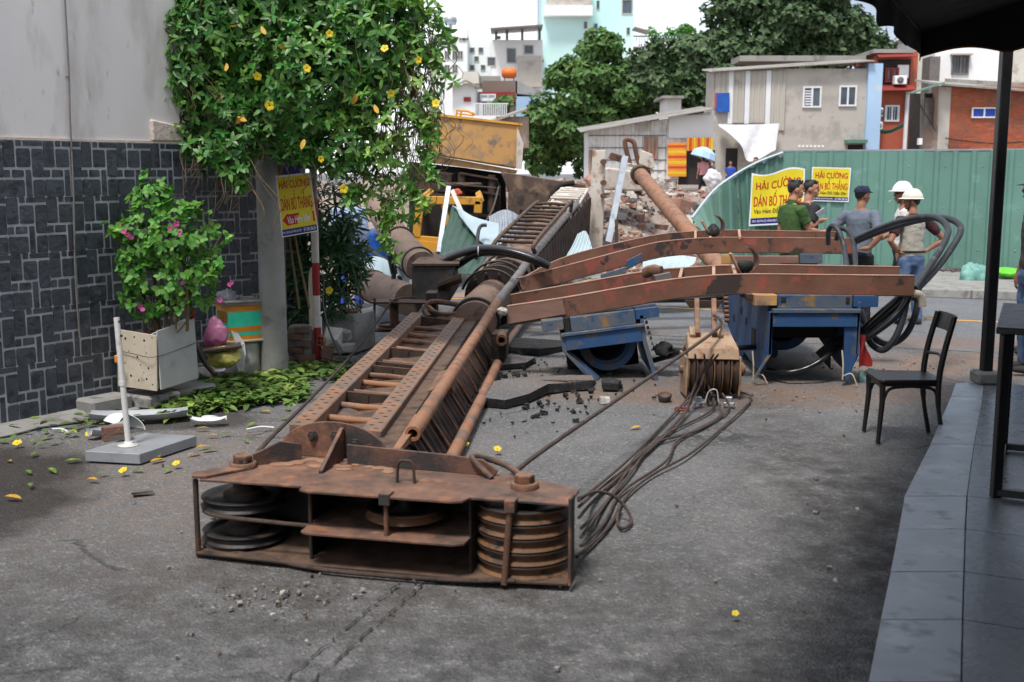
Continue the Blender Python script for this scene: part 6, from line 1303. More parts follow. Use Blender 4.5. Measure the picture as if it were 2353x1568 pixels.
# orange leaning pipe and broken tool head
b = MB(); b.tube([D(1468, 397, 23.2), D(1560, 508, 18.6), D(1668, 632, 14.8)], [.145, .135, .125], 24, hollow=.85); b.build('leaning_pipe', 'rust_orange', label='long orange rusty pipe leaning across the rubble heap', cat='pipe')
th_ = thing('drill_tool', D(1440, 430, 24), 'pale broken drill head with rusty lugs at the pipe top', 'drill head')
b = quadbox([(1365, 390), (1400, 385), (1470, 395), (1500, 425), (1480, 440), (1370, 436)], 23.4, 24.4); b.build('head_body', 'pale_concrete_metal', th_, bevel=.03)
b = MB(); d = (D(1560, 508, 18.6) - D(1468, 397, 23.2)).normalized(); b.lathe([(.15, -.1), (.2, -.1), (.2, .1), (.15, .1)], frame(D(1472, 402, 23.0), d.orthogonal(), d.cross(d.orthogonal())), 24, False); b.build('pipe_collar', 'rust_dark', th_)
for q, m in (([(1405, 350), (1438, 360), (1434, 376), (1400, 364)], 'rust'), ([(1474, 345), (1500, 355), (1505, 385), (1482, 395), (1468, 375)], 'pale_concrete_metal'), ([(1430, 372), (1500, 385), (1505, 392), (1430, 380)], 'pale_concrete_metal'), ([(1455, 430), (1470, 432), (1478, 452), (1462, 446)], 'rust'), ([(1480, 415), (1500, 422), (1506, 436), (1490, 434)], 'rust')):
    b = quadbox(q, 23.5, 23.8); b.build('lug', m, th_, bevel=.015)
b = MB(); b.tube(catmull([D(1448, 380, 23.6), D(1436, 325, 23.6), D(1455, 326, 23.6), D(1460, 345, 23.6), D(1470, 385, 23.6)], 5), .05, 8); b.build('hook_frame', 'rust', th_)
# ---- green fence
F0 = V((5.14, 21.5, 0)); PER = .31
fen = thing('site_fence', F0 + V((0, 0, .1)), 'green corrugated metal hoarding along the far pavement', 'fence')
def fpt(a, z, n=0): p = F0 + CROSS * a + CN * n; return V((p.x, p.y, z))
def ribn(a): 
    f = (a / PER) % 1.0
    return 0 if f < .62 else (.032 * (f - .62) / .1 if f < .72 else (.032 if f < .9 else .032 * (1 - f) / .1))
for k in range(7):
    a0 = k * PER * 4.0; cols = []
    for i in range(4):
        for f in (0, .62, .72, .9): cols.append(a0 + (i + f) * PER)
    cols.append(a0 + 4 * PER + .03); lift = rnd(-.008, .012)
    gr = [[fpt(a, z + (lift if z > 2 else 0), -ribn(a + 1e-6) - (.004 if k % 2 else 0) + .016 * mnoise.noise(V((a * 1.1, z * 1.3, 2)))) for a in cols] for z in (.17, .5, .85, 1.2, 1.55, 1.9, 2.275)]
    b = MB(); b.sheet(gr, .003); b.build('sheet_panel', 'green_sheet', fen)
    for z in (.5, 1.25, 2.0):
        for i in (1, 3):
            q = MB(); q.ball(fpt(a0 + i * PER + .3 * PER, z, -.006), .012, 6); q.build('screw', 'steel_galv', fen)
b = MB(); b.bar(fpt(0, 2.29, .01), fpt(7 * PER * 4, 2.29, .01), .04, .03); b.build('top_cap', 'steel_galv', fen)
for k in range(5):
    b = MB(); b.bar(fpt(k * 1.9 + .1, .1, .06), fpt(k * 1.9 + .1, 2.25, .06), .05, .05, CN); b.build('post', 'steel_grey', fen)
# bent panels
rows = [[(1800, 351, 21.5), (1745, 372, 21.85), (1690, 402, 21.9), (1640, 440, 21.2), (1592, 500, 20.2)], [(1800, 420, 21.5), (1745, 440, 21.85), (1695, 462, 21.9), (1650, 490, 21.1), (1612, 525, 20.1)],
        [(1800, 510, 21.5), (1748, 520, 21.85), (1700, 530, 21.9), (1660, 540, 21.0), (1625, 552, 20)], [(1800, 640, 21.5), (1750, 640, 21.85), (1705, 640, 21.8), (1665, 640, 20.9), (1600, 640, 19.9)]]
R_ = [catmull([D(*p) for p in r], 12) for r in rows]; n = len(R_[0]); 
for k in range(2):
    i0, i1 = (0, 25) if k == 0 else (24, n); gr = []
    cols = [catmull([r[i] for r in R_], 4) for i in range(i0, i1)]
    for r in range(len(cols[0])): gr.append([cols[j][r] + V((.0, -.04 if (j % 5) in (3, 4) else 0, 0)) + mnoise.noise_vector(cols[j][r] * .9) * .12 * min(1, max(0, (j + i0 - 22) / 8)) for j in range(len(cols))])
    b = MB(); b.sheet(gr, .004); b.build('bent_panel', 'green_sheet', fen)
top = R_[0]; b = MB(); gr = [[], [], []]
for i, p in enumerate(top):
    w = .02 + .1 * max(0, mnoise.noise(V((i * .35, 0, 0)))) + .10 * max(0, i / n - .45); gr[0].append(p + V((0, -.06, -w * 1.2))); gr[1].append(p + V((-.02, -.1, .0))); gr[2].append(p + V((-.02, .02, .02)))
b.sheet(gr, .004); b.build('folded_edge', 'sheet_pale', fen)
# rubbish line at fence foot
b = MB()
for i in range(260): a = rnd(1, 8); chunk(b, fpt(a, .14, -abs(random.gauss(0, .16)) - .06), rnd(.03, .09), i)
b.build('fence_rubble', 'rubble_char', kind='stuff', label='dark stones heaped along the foot of the green fence', cat='rubble')
blobby('rubbish_sack', D(2240, 640, 18.6), (.24, .18, .27), 'teal_bag', 'pale teal tied rubbish sack at the fence foot', .35, 'sack')
blobby('rubbish_sack', D(2318, 626, 18.8), (.26, .2, .08), 'lime', 'bright lime green bag behind the black post', .25, 'sack')
b = MB(); gr = [[cr(a, n_, .15 + .05 * math.sin(a * 9 + n_ * 5) + (.02 if n_ > .4 else -.0)) for a in [.62 + .1 * i for i in range(10)]] for n_ in (.05, .3, .6, .9)]; b.sheet(gr, .01, True); b.build('white_sheet', 'white_cloth', label='white cloth sheet thrown over the kerb by the post', cat='cloth')
# ---- posters
FONT_CACHE = {}
SUBST = {'Ờ': 'Ò', 'Đ': 'D', 'ẻ': 'e'}
def raw_text(txt):
    cu = bpy.data.curves.new('t', 'FONT'); cu.body = txt; cu.size = 1; cu.resolution_u = 3; cu.fill_mode = 'FRONT'
    o = bpy.data.objects.new('t', cu); S.collection.objects.link(o); dg = bpy.context.evaluated_depsgraph_get(); me = o.evaluated_get(dg).to_mesh()
    v = [x.co[:2] for x in me.vertices]; f = [tuple(p.vertices) for p in me.polygons]; o.evaluated_get(dg).to_mesh_clear(); bpy.data.objects.remove(o); bpy.data.curves.remove(cu)
    return v, f
def text_geo(txt, bold=.012):
    tx = ''.join(SUBST.get(c, c) for c in txt); v, f = raw_text(tx)
    for i, c in enumerate(txt):
        if c not in SUBST: continue
        xr_ = max(p[0] for p in raw_text(tx[:i + 1])[0]); gw = raw_text(SUBST[c])[0]; w = max(p[0] for p in gw) - min(p[0] for p in gw); n = len(v)
        if c == 'Ờ': q = [(xr_ - .13, .56), (xr_ - .02, .52), (xr_ + .07, .62), (xr_ + .07, .74), (xr_ + .0, .74), (xr_ - .01, .65)]
        elif c == 'Đ': q = [(xr_ - w - .07, .31), (xr_ - w + .24, .31), (xr_ - w + .24, .40), (xr_ - w - .07, .40)]
        else: q = [(xr_ - w * .55, .60), (xr_ - w * .38, .60), (xr_ - w * .3, .70), (xr_ - w * .45, .76), (xr_ - w * .62, .72), (xr_ - w * .45, .69)]
        v = v + q; f.append(tuple(range(n, n + len(q))))
    v = np.array(v); lo = v.min(0); hi = v.max(0); return (v - lo) / (hi - lo), f
pm('print_yellow', C(222, 202, 40), C(212, 190, 36), 4, .5, bump=.05)
pm('print_red', C(184, 24, 28), C(172, 20, 24), 4, .5, bump=0)
pm('print_blue', C(36, 40, 120), C(32, 34, 108), 4, .5, bump=0)
pm('print_black', C(32, 30, 28), C(28, 26, 24), 4, .5, bump=0)
pm('print_white', C(232, 232, 236), C(222, 222, 228), 4, .5, bump=0)
def poster(TL, TR, BL, BR, lines, label, strip=(.86, .97), wave=.006, arrow=None, nm='poster', topcut=None):
    nrm = (TR - TL).cross(TL - BL).normalized(); nrm = nrm if nrm.y < 0 else -nrm
    def P(u, v, o=0):
        p = lerp(lerp(TL, TR, u), lerp(BL, BR, u), v); w = wave * (math.sin(u * 9 + v * 2) + .7 * math.sin(v * 7 + u * 3 + 1))
        if topcut: p = p + (BL - TL) * (max(0, 1 - v / .5) * topcut(u))
        return p + nrm * (w + o)
    t = thing(nm, (BL + BR) / 2, label, 'poster'); N_ = 24
    def patch(u0, u1, v0, v1, o, m, name):
        b = MB(); b.sheet([[P(lerp(u0, u1, i / N_), lerp(v0, v1, j / 14), o) for i in range(N_ + 1)] for j in range(15)], .001, True); b.build(name, m, t)
    patch(0, 1, 0, 1, 0, 'print_white', 'sheet'); patch(.025, .975, .03, strip[0], .002, 'print_yellow', 'yellow_field'); patch(.025, .975, strip[0], strip[1], .002, 'print_blue', 'blue_band')
    if arrow:
        b = MB(); u0, u1, v0, v1 = arrow; vm_ = (v0 + v1) / 2; hv = (v1 - v0) / 2
        pts = [(u0, vm_), (u0 + .15, v0 - hv * .25), (u0 + .15, v0), (u1, v0), (u1, v1), (u0 + .15, v1), (u0 + .15, v1 + hv * .25)]
        A_ = [P(u, v, .004) for u, v in pts]; b.add(A_, [(0, 1, 6), (2, 3, 4, 5)]); b.build('arrow', 'print_red', t)
    for txt, m, u0, u1, v0, v1, bold in lines:
        v, f = text_geo(txt, bold); b = MB(); sw_ = .22 * bold * (u1 - u0) * 5 / max(4, len(txt))
        for k_, (dx, dy) in enumerate(((-1, 0), (0, .6), (1, 0), (0, -.6), (0, 0))): b.add([P(lerp(u0, u1, x) + dx * sw_, lerp(v1, v0, y) + dy * sw_, .0062 + .0003 * k_) for x, y in v], f)
        b.build('lettering', m, t)
    return t
ADR = 'ĐC: 82/76 LÊ VĂN DUYỆT'; TEL = 'ĐT: 0901.386.556'
FP, FNm = F0 - CN * .055, CN
def onf(x, y, p0=FP, n=FNm):
    d = ray(x, y); o = V((0, 0, CAM_H)); return o + d * ((p0 - o).dot(n) / d.dot(n))
FL = [('HẢI CƯỜNG', 'print_red', .1, .93, .1, .32, .03), ('DÁN BỐ THẮNG', 'print_red', .06, .94, .345, .65, .03), ('Vào Hẻm Đối Diện 50m', 'print_black', .08, .92, .675, .82, .025), (ADR, 'print_white', .04, .58, .885, .95, .03), (TEL, 'print_white', .63, .96, .885, .95, .03)]
poster(onf(1866, 384), onf(1956, 386), onf(1864, 462), onf(1950, 465), FL, 'smaller square yellow poster with red lettering on the green fence', wave=.005)
FL2 = [('HẢI CƯỜNG', 'print_red', .1, .93, .12, .32, .03), ('DÁN BỐ THẮNG', 'print_red', .07, .94, .36, .65, .03), ('Vào Hẻm Đối Diện 50m', 'print_black', .08, .92, .675, .80, .025), (ADR, 'print_white', .06, .58, .885, .945, .03), (TEL, 'print_white', .63, .96, .885, .945, .03)]
p1 = FP - CN * .07
poster(onf(1728, 394, p1), onf(1850, 385, p1), onf(1721, 520, p1), onf(1846, 514, p1), FL2, 'large creased yellow poster behind the policeman on the fence', wave=.014, topcut=lambda u: .05 * math.sin(u * 6.2) + .03)
pd = V((pp.x, pp.y - .16, 0)); pn = V((-.12, -1, 0)).normalized()
FL3 = [('HẢI CƯỜNG', 'print_red', .07, .93, .05, .22, .03), ('DÁN BỐ THẮNG', 'print_red', .07, .94, .26, .58, .03), ('Vào Hẻm 50m', 'print_white', .2, .84, .665, .80, .03), (ADR, 'print_white', .05, .57, .905, .96, .03), (TEL, 'print_white', .62, .95, .905, .96, .03)]
q = lambda x, y: onf(x, y, pd, pn)
poster(q(633.6, 404.6), q(713, 396.6), q(649, 546), q(731.5, 531.4), FL3, 'tilted yellow poster with red arrow tied to the utility pole', strip=(.88, .985), wave=.003, arrow=(.06, .95, .645, .82))
b = MB(); pd2 = pd + V((0, .03, 0)); b.hexa([onf(651, 402, pd2, pn), onf(690, 398, pd2, pn), onf(690, 398, pd2 + V((0, .004, 0)), pn), onf(651, 402, pd2 + V((0, .004, 0)), pn), onf(651, 372, pd2, pn), onf(690, 370, pd2, pn), onf(690, 370, pd2 + V((0, .004, 0)), pn), onf(651, 372, pd2 + V((0, .004, 0)), pn)]); b.build('old_poster', 'print_blue', label='torn blue poster scrap above the yellow pole poster', cat='poster')
# ---- people
pm('skin', C(176, 128, 102), C(164, 116, 92), 6, .55, bump=.05); pm('skin_tan', C(150, 104, 80), C(138, 94, 72), 6, .55, bump=.05)
pm('hair', C(26, 24, 24), C(34, 31, 30), 20, .5, bump=.4, bs=120)
for nm, c in (('cloth_police', (62, 92, 46)), ('cloth_black', (44, 43, 45)), ('cloth_greyblue', (104, 112, 126)), ('cloth_vest', (172, 166, 154)), ('cloth_maroon', (66, 34, 42)), ('cloth_jeans', (88, 112, 146)), ('cloth_dark', (34, 34, 40)), ('cloth_white', (214, 212, 210)), ('cloth_navy', (32, 38, 66)), ('cloth_lightblue', (168, 184, 222)), ('cloth_blue', (50, 84, 180)), ('cloth_pink', (216, 150, 156)), ('cloth_brown', (66, 58, 52)), ('cloth_policepants', (54, 76, 44)), ('helmet_cream', (226, 220, 204)), ('helmet_white', (230, 232, 234)), ('shoe', (52, 50, 50))):
    pm(nm, C(*c), C(*[int(k * .9) for k in c]), 5, .3 if 'helmet' in nm else .85, bump=.0 if 'helmet' in nm else .5, bs=9)
def person(label, pos, face, h, arms, shirt, pants, hat=None, skin='skin', head_yaw=0, head_pitch=0, sleeve=.55, vest=None, vox=.010, lean=0, legs=None, long_hair=False, shoes='shoe'):
    k = h / 1.72; M = Matrix.Translation(pos) @ Matrix.Rotation(math.radians(face), 4, 'Z') @ Matrix.Scale(k, 4)
    def T(p):
        p = V(p)
        if p.z > .9: p = p + V((0, lean * (p.z - .9), 0))
        return M @ p
    t = thing('person', pos, label, 'person')
    HC = V((0, .035, 1.605)); HR = Matrix.Translation(HC) @ Matrix.Rotation(math.radians(head_yaw), 4, 'Z') @ Matrix.Rotation(math.radians(head_pitch), 4, 'X')
    def Hd(p): return T(HR @ V(p))
    b = MB()
    def ring(z, rx, ry, cy=0): return (T((0, cy, z)), T((rx, cy, z)) - T((0, cy, z)), T((0, cy + ry, z)) - T((0, cy, z)))
    def hball(bb, c, r, n=14):
        o = len(bb.v); bb.ball((0, 0, 0), r, n); bb.v[o:] = [tuple(Hd(V(p) + V(c))) for p in bb.v[o:]]
    b.loft([ring(.84, .12, .09), ring(.95, .155, .105), ring(1.08, .14, .098), ring(1.2, .152, .105), ring(1.32, .165, .105), ring(1.4, .13, .08), ring(1.45, .07, .06)], 18)
    b.tube([T((0, -.01, 1.40)), T((0, .0, 1.48)), Hd((0, -.01, -.06))], [.062*k, .055*k, .055*k], 14)
    hball(b, (0, -.005, .02), (.074, .094, .098), 18); hball(b, (0, .03, -.055), (.052, .058, .055), 14); hball(b, (0, .0, -.02), (.066, .082, .07), 16); hball(b, (0, .062, -.085), (.028, .024, .02))
    hball(b, (0, .098, -.012), (.013, .018, .02)); hball(b, (0, .09, .012), (.011, .012, .03)); hball(b, (0, .088, -.058), (.024, .012, .012)); hball(b, (0, .075, .035), (.05, .02, .012))
    for s in (-1, 1): hball(b, (.074*s, -.012, -.005), (.01, .02, .032)); hball(b, (.04*s, .062, -.03), (.022, .02, .02))
    sh = [V((-.175, -.005, 1.375)), V((.175, -.005, 1.375))]; aw = []
    for s, (el, wr, hd) in zip((0, 1), arms):
        el, wr, hd = V(el), V(wr), V(hd).normalized(); aw.append((sh[s], el, wr))
        b.tube([T(sh[s]), T(lerp(sh[s], el, .5)), T(el), T(lerp(el, wr, .35)), T(wr)], [.054*k, .049*k, .04*k, .04*k, .027*k], 12)
        fw = (wr - el).normalized(); pal = wr + hd * .05; sd = hd.cross(V((0, 0, 1))); sd = sd.normalized() if sd.length > .1 else V((1, 0, 0)); up = sd.cross(hd)
        b.tube([T(wr - fw * .01), T(wr + hd * .03), T(wr + hd * .085)], [.026*k, .033*k, .028*k], 10)
        for f in range(4):
            o_ = sd * (-.024 + .016 * f); ln = (.065, .078, .074, .058)[f]; base = wr + hd * .08 + o_
            b.tube([T(base), T(base + hd * ln * .5 + up * .004), T(base + hd * ln * .85 - up * .018)], [.0095*k, .009*k, .0075*k], 7)
        b.tube([T(wr + hd * .03 + sd * .025), T(wr + hd * .055 + sd * .045), T(wr + hd * .085 + sd * .045)], [.011*k, .0105*k, .009*k], 7)
    legs = legs or ((V((-.09, 0, .88)), V((-.10, .02, .48)), V((-.115, -.02, .09))), (V((.09, 0, .88)), V((.105, .02, .48)), V((.12, -.02, .09))))
    for hi, kn, an in legs: b.tube([T(hi), T(lerp(hi, kn, .5)), T(kn), T(lerp(kn, an, .3)), T(an)], [.085*k, .075*k, .053*k, .055*k, .036*k], 12)
    b.build('body', skin, t, remesh=vox, smooth=3)
    # clothes
    b = MB(); b.loft([ring(.86, .165, .118), ring(.95, .168, .12), ring(1.08, .16, .116), ring(1.2, .168, .12), ring(1.32, .18, .116), ring(1.395, .15, .092), ring(1.44, .078, .068)], 20)
    if vest: b.build('vest', vest, t, remesh=vox * 1.15, smooth=3, folds=.028); b = MB(); b.loft([ring(1.2, .15, .1), ring(1.38, .16, .09), ring(1.455, .068, .064)], 16)
    for s, el, wr in aw:
        e = lerp(s, el, sleeve * 1.25) if sleeve < .8 else lerp(el, wr, .85)
        pts = [T(lerp(s, V((0, 0, 1.34)), .25)), T(s), T(lerp(s, el, .5))] + ([T(e)] if sleeve < .8 else [T(el), T(e)])
        b.tube(pts, [.062*k, .072*k, .066*k, .064*k] if sleeve < .8 else [.062*k, .072*k, .064*k, .056*k, .042*k], 14)
    b.build('shirt', shirt, t, remesh=vox * 1.15, smooth=3, folds=.028)
    b = MB(); b.loft([ring(.78, .12, .10), ring(.86, .168, .122), ring(.95, .162, .118), ring(.99, .15, .11)], 20)
    for hi, kn, an in legs: b.tube([T(hi), T(lerp(hi, kn, .45)), T(kn), T(lerp(kn, an, .5)), T(an - V((0, 0, .03)))], [.1*k, .09*k, .074*k, .07*k, .066*k], 14)
    b.build('trousers', pants, t, remesh=vox * 1.15, smooth=3, folds=.028)
    for hi, kn, an in legs:
        b = MB(); b.loft([(T((an.x, an.y + dy, .045)), T((an.x + rx, an.y + dy, .045)) - T((an.x, an.y + dy, .045)), T((an.x, an.y + dy, .045 + rz)) - T((an.x, an.y + dy, .045))) for dy, rx, rz in ((-.07, .025, .03), (-.05, .04, .044), (.03, .042, .044), (.1, .046, .034), (.16, .036, .026), (.185, .014, .015))], 12); b.v = [(p[0], p[1], max(p[2], pos.z + .004)) for p in b.v]; b.build('shoe', shoes, t)
    # hair, eyes
    b = MB(); hball(b, (0, -.02, .036), (.078, .09, .088), 20); hball(b, (0, .035, .085), (.06, .052, .03), 16); hball(b, (0, -.06, .0), (.06, .042, .045), 14)
    for q in range(26): hball(b, (random.uniform(-.055, .055), random.uniform(-.08, .075), random.uniform(.09, .118)), (.014, .014, .014), 6)
    if long_hair: hball(b, (0, -.06, -.06), (.07, .05, .12))
    b.build('hair', 'hair', t, remesh=vox * 1.1, smooth=2)
    for s in (-1, 1):
        b = MB(); hball(b, (.03*s, .083, .012), (.012, .006, .006), 8); b.build('eye', 'hair', t); b = MB(); hball(b, (.03*s, .087, .034), (.019, .006, .005), 8); b.build('eyebrow', 'hair', t)
    b = MB(); hball(b, (0, .098, -.058), (.02, .004, .004), 8); b.build('mouth', 'cloth_maroon', t)
    if hat:
        kind, mat = hat; b = MB(); gr = []
        if kind == 'cap':
            for i in range(9):
                ph = math.pi / 2 * i / 8 * .99; gr.append([Hd((.088 * math.cos(a) * math.cos(ph), -.012 + .104 * math.sin(a) * math.cos(ph), .045 + .078 * math.sin(ph) ** .8)) for a in [2 * math.pi * j / 24 for j in range(25)]])
            b.sheet(gr, .006, True); hc = b.build('cap', mat, t); b = MB(); gr = [[Hd((.075 * math.sin(a) * (1 - .1 * r), .075 + r * .075 * math.cos(a) + .0, .05 - .012 * r)) for a in [(-1.3 + 2.6 * j / 12) for j in range(13)]] for r in (0, .5, 1.05)]; b.sheet(gr, .006, True); b.build('visor', mat, hc)
        else:
            for i in range(11):
                ph = math.pi / 2 * i / 10 * .99; gr.append([Hd((.108 * math.cos(a) * math.cos(ph) ** .8, -.005 + .13 * math.sin(a) * math.cos(ph) ** .8, .05 + .105 * math.sin(ph))) for a in [2 * math.pi * j / 28 for j in range(29)]])
            b.sheet(gr, .006, True); hc = b.build('helmet', mat, t)
            b = MB(); gr = [[Hd((r * .108 * math.cos(a), -.005 + (r * .13 + (.045 * max(0, math.sin(a)) if r > 1 else 0)) * math.sin(a), .05 - .03 * (r - 1) * 4)) for a in [2 * math.pi * j / 28 for j in range(29)]] for r in (.98, 1.1)]; b.sheet(gr, .005, True); b.build('brim', mat, hc)
            b = MB(); b.tube(catmull([Hd((-.0, -.128, .06)), Hd((0, -.07, .15)), Hd((0, .05, .155)), Hd((0, .12, .07))], 4), .012*k, 6); b.build('ridge', mat, hc)
            b = MB(); b.tube(catmull([Hd((-.08, .0, .04)), Hd((-.075, .02, -.06)), Hd((0, .05, -.125)), Hd((.075, .02, -.06)), Hd((.08, 0, .04))], 4), .006*k, 6); b.build('chin_strap', 'cloth_dark', hc)
    return t, T, Hd
DN = ((-.22, -.02, 1.10), (-.23, .06, .86), (0, .15, -1)); DNR = ((.22, -.02, 1.10), (.23, .06, .86), (0, .15, -1))
def at(x, Y, z=0): p = D(x, 700, Y); return V((p.x, Y, z))
t, T, Hd = person('policeman in green uniform seen from the side before the large poster', at(1814, 14.5), -68, 1.79, (DN, ((.2, .1, 1.12), (.16, .32, 1.08), (0, 1, .1))), 'cloth_police', 'cloth_policepants', head_yaw=-18)
for s in (-1, 1):
    b = MB(); a = T((s * .16, -.0, 1.445)); c = T((s * .075, .0, 1.468)); b.bar(a, c, .05, .012); b.build('epaulette', 'red_paint', t, bevel=.003)
b = MB(); b.loft([(T((0, -.005, 1.43)), T((.075, -.005, 1.43)) - T((0, -.005, 1.43)), T((0, .065, 1.43)) - T((0, -.005, 1.43))), (T((0, -.005, 1.48)), T((.066, -.005, 1.48)) - T((0, -.005, 1.48)), T((0, .06, 1.47)) - T((0, -.005, 1.48)))], 18, False); b.build('collar', 'cloth_police', t)
person('young man in black shirt standing beside the policeman', at(1848, 14.95), -72, 1.79, (DN, ((.26, -.16, 1.12), (.22, .02, 1.2), (0, 1, .35))), 'cloth_black', 'cloth_dark', head_yaw=-32)
b = MB(); c = D(1886, 488, 14.66); b.box(c, (.13, .012, .06), Matrix.Rotation(-.6, 3, 'Y')); b.build('phone', 'steel_galv', bevel=.004, label='light grey phone held up in front of the black shirt man', cat='phone')
person('man in grey blue shirt and navy cap with hands on hips', at(1968, 14.0), -38, 1.72, (((-.36, -.12, 1.14), (-.2, -.12, .98), (1, -.1, -.1)), ((.31, -.14, 1.12), (.19, -.16, .97), (-1, -.1, -.1))), 'cloth_greyblue', 'cloth_dark', hat=('cap', 'cloth_navy'), skin='skin_tan', head_yaw=-25)
t, T, Hd = person('man in beige vest, jeans and cream helmet seen from behind', at(2088, 13.95), 12, 1.64, (((-.36, -.08, 1.1), (-.2, -.02, .96), (1, -.1, -.2)), ((.42, -.06, 1.12), (.22, -.0, .97), (-1, .0, -.2))), 'cloth_maroon', 'cloth_jeans', hat=('helmet', 'helmet_cream'), skin='skin_tan', head_yaw=48, vest='cloth_vest', lean=.02)
b = MB(); b.tube([T((.03 + .05 * math.cos(a), -.119 - .004 * math.cos(a), 1.32 + .04 * math.sin(a))) for a in [.6 + k * .4 for k in range(13)]], .004, 5); b.build('vest_emblem', 'green_sheet', t)
b = MB(); b.tube([T((.17 * math.cos(a), .122 * math.sin(a), .965)) for a in [k * .3 for k in range(22)]], .014, 6); b.build('belt', 'cloth_dark', t)
b = MB(); b.tube([T((-.215 + .033 * math.cos(a), -.025 + .03 * math.sin(a), .985)) for a in [k * .5 for k in range(14)]], .008, 6); b.build('wristwatch', 'black_metal', t)
t, T, Hd = person('man in white shirt and white helmet smoking behind the vested man', at(2066, 14.95), 75, 1.72, (DN, ((.2, .06, 1.12), (.14, .28, 1.0), (0, 1, 0))), 'cloth_white', 'cloth_dark', hat=('helmet', 'helmet_white'), skin='skin_tan', head_yaw=10)
b = MB(); b.cyl(Hd((0, .10, -.06)), Hd((0, .17, -.10)), .005, n=6); b.build('cigarette', 'white_paint', t)
b = MB(); b.tube([Hd((-.07, .03, .015)), Hd((-.05, .095, .012)), Hd((.05, .095, .012)), Hd((.07, .03, .015))], .005, 5); b.build('glasses', 'black_metal', t)
person('man in dark clothes and cap at the picture edge by the post', V((4.93, 10.55, .0)), 82, 1.86, (DN, DNR), 'cloth_brown', 'cloth_jeans', hat=('cap', 'cloth_black'), skin='skin_tan')
person('dark haired man standing behind the capped man at the edge', V((5.42, 11.6, .0)), 75, 1.62, (DN, DNR), 'cloth_black', 'cloth_dark', skin='skin_tan')
person('person in pale blue shirt and blue trousers behind the vine', at(806, 15.6), 10, 1.72, (DN, DNR), 'cloth_lightblue', 'cloth_blue', skin='skin_tan', sleeve=.9)
# ================================================================== BUILDINGS AND TREES BEHIND
pm('wall_grey', C(192, 186, 177), C(176, 170, 162), .5, .9, C(162, 156, 150), .58, 1.1, C(144, 140, 136), .66, 2.5, bump=.15, bs=20)
pm('wall_white', C(238, 238, 237), C(230, 230, 229), .4, .85, C(196, 194, 190), .68, .8, bump=.05)
pm('wall_mint', C(204, 236, 232), C(196, 230, 226), .3, .8, bump=.03)
pm('wall_bluewhite', C(176, 204, 232), C(160, 190, 220), .6, .8, C(200, 206, 212), .6, 1.2, bump=.05)
pm('wall_stained', C(214, 210, 200), C(196, 190, 178), .5, .9, C(150, 142, 128), .62, 1.2, bump=.1)
pm('wall_brown', C(128, 108, 98), C(110, 96, 88), .5, .9, C(150, 136, 124), .6, 1.2, bump=.1)
pm('wall_redpaint', C(150, 52, 52), C(136, 46, 48), .6, .8, bump=.05)
pm('sheet_beige', C(186, 180, 170), C(172, 166, 156), .5, .6, C(150, 144, 136), .64, 1.1, bump=.05)
pm('sheet_white', C(222, 222, 220), C(206, 206, 204), .5, .6, C(182, 178, 172), .62, 1.2, bump=.05)
pm('sheet_rust', C(140, 92, 70), C(168, 150, 138), 1.6, .8, stretch=(5, 5, .6), bump=.1)
pm('roof_grey', C(158, 154, 148), C(138, 134, 130), .6, .8, C(120, 112, 104), .6, 1.4, bump=.1)
pm('roof_red', C(150, 60, 52), C(132, 52, 48), 1, .7, bump=.1)
pm('window_glass', C(86, 98, 110), C(60, 70, 80), .8, .2, spec=.6, bump=0)
pm('window_white', C(226, 228, 230), C(216, 218, 220), 2, .5, bump=0)
pm('brick_far', C(178, 98, 70), C(160, 86, 62), .6, .9, C(142, 88, 70), .58, 1.4, bump=.2, island=.14)
pm('mortar_far', C(166, 138, 118), C(150, 124, 106), 1, .95, bump=.2)
pm('orange_cloth', C(226, 150, 44), C(214, 136, 40), 3, .8, bump=.3, bs=9)
pm('red_cloth', C(200, 70, 52), C(186, 62, 48), 3, .8, bump=.3, bs=9)
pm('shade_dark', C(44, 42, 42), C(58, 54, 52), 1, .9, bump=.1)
pm('green_net', C(40, 120, 104), C(34, 104, 92), 2, .8, bump=.3)
pm('tower_blue', C(168, 190, 214), C(158, 182, 208), .2, .6, bump=0)
pm('orange_tank', C(224, 120, 52), C(206, 106, 46), 2, .5, bump=0)
def fbox(x0, x1, y0, y1, Y, dep, b=None, o=0):
    b = b or MB(); p = D(x0, y0, Y); q = D(x1, y1, Y); b.box(((p.x + q.x) / 2, Y - o + (dep + o) / 2, (p.z + q.z) / 2), (abs(q.x - p.x), dep + o, abs(p.z - q.z))); return b
def bld(name, x0, x1, y0, y1, Y, dep, mat, label, cat='building', z0=None):
    p = D(x0, y0, Y); q = D(x1, y1, Y); z0 = q.z if z0 is None else z0
    t = thing(name, V(((p.x + q.x) / 2, Y + dep / 2, z0)), label, cat)
    b = MB(); b.box(((p.x + q.x) / 2, Y + dep / 2, (p.z + z0) / 2), (q.x - p.x, dep, p.z - z0)); b.build('wall', mat, t); return t
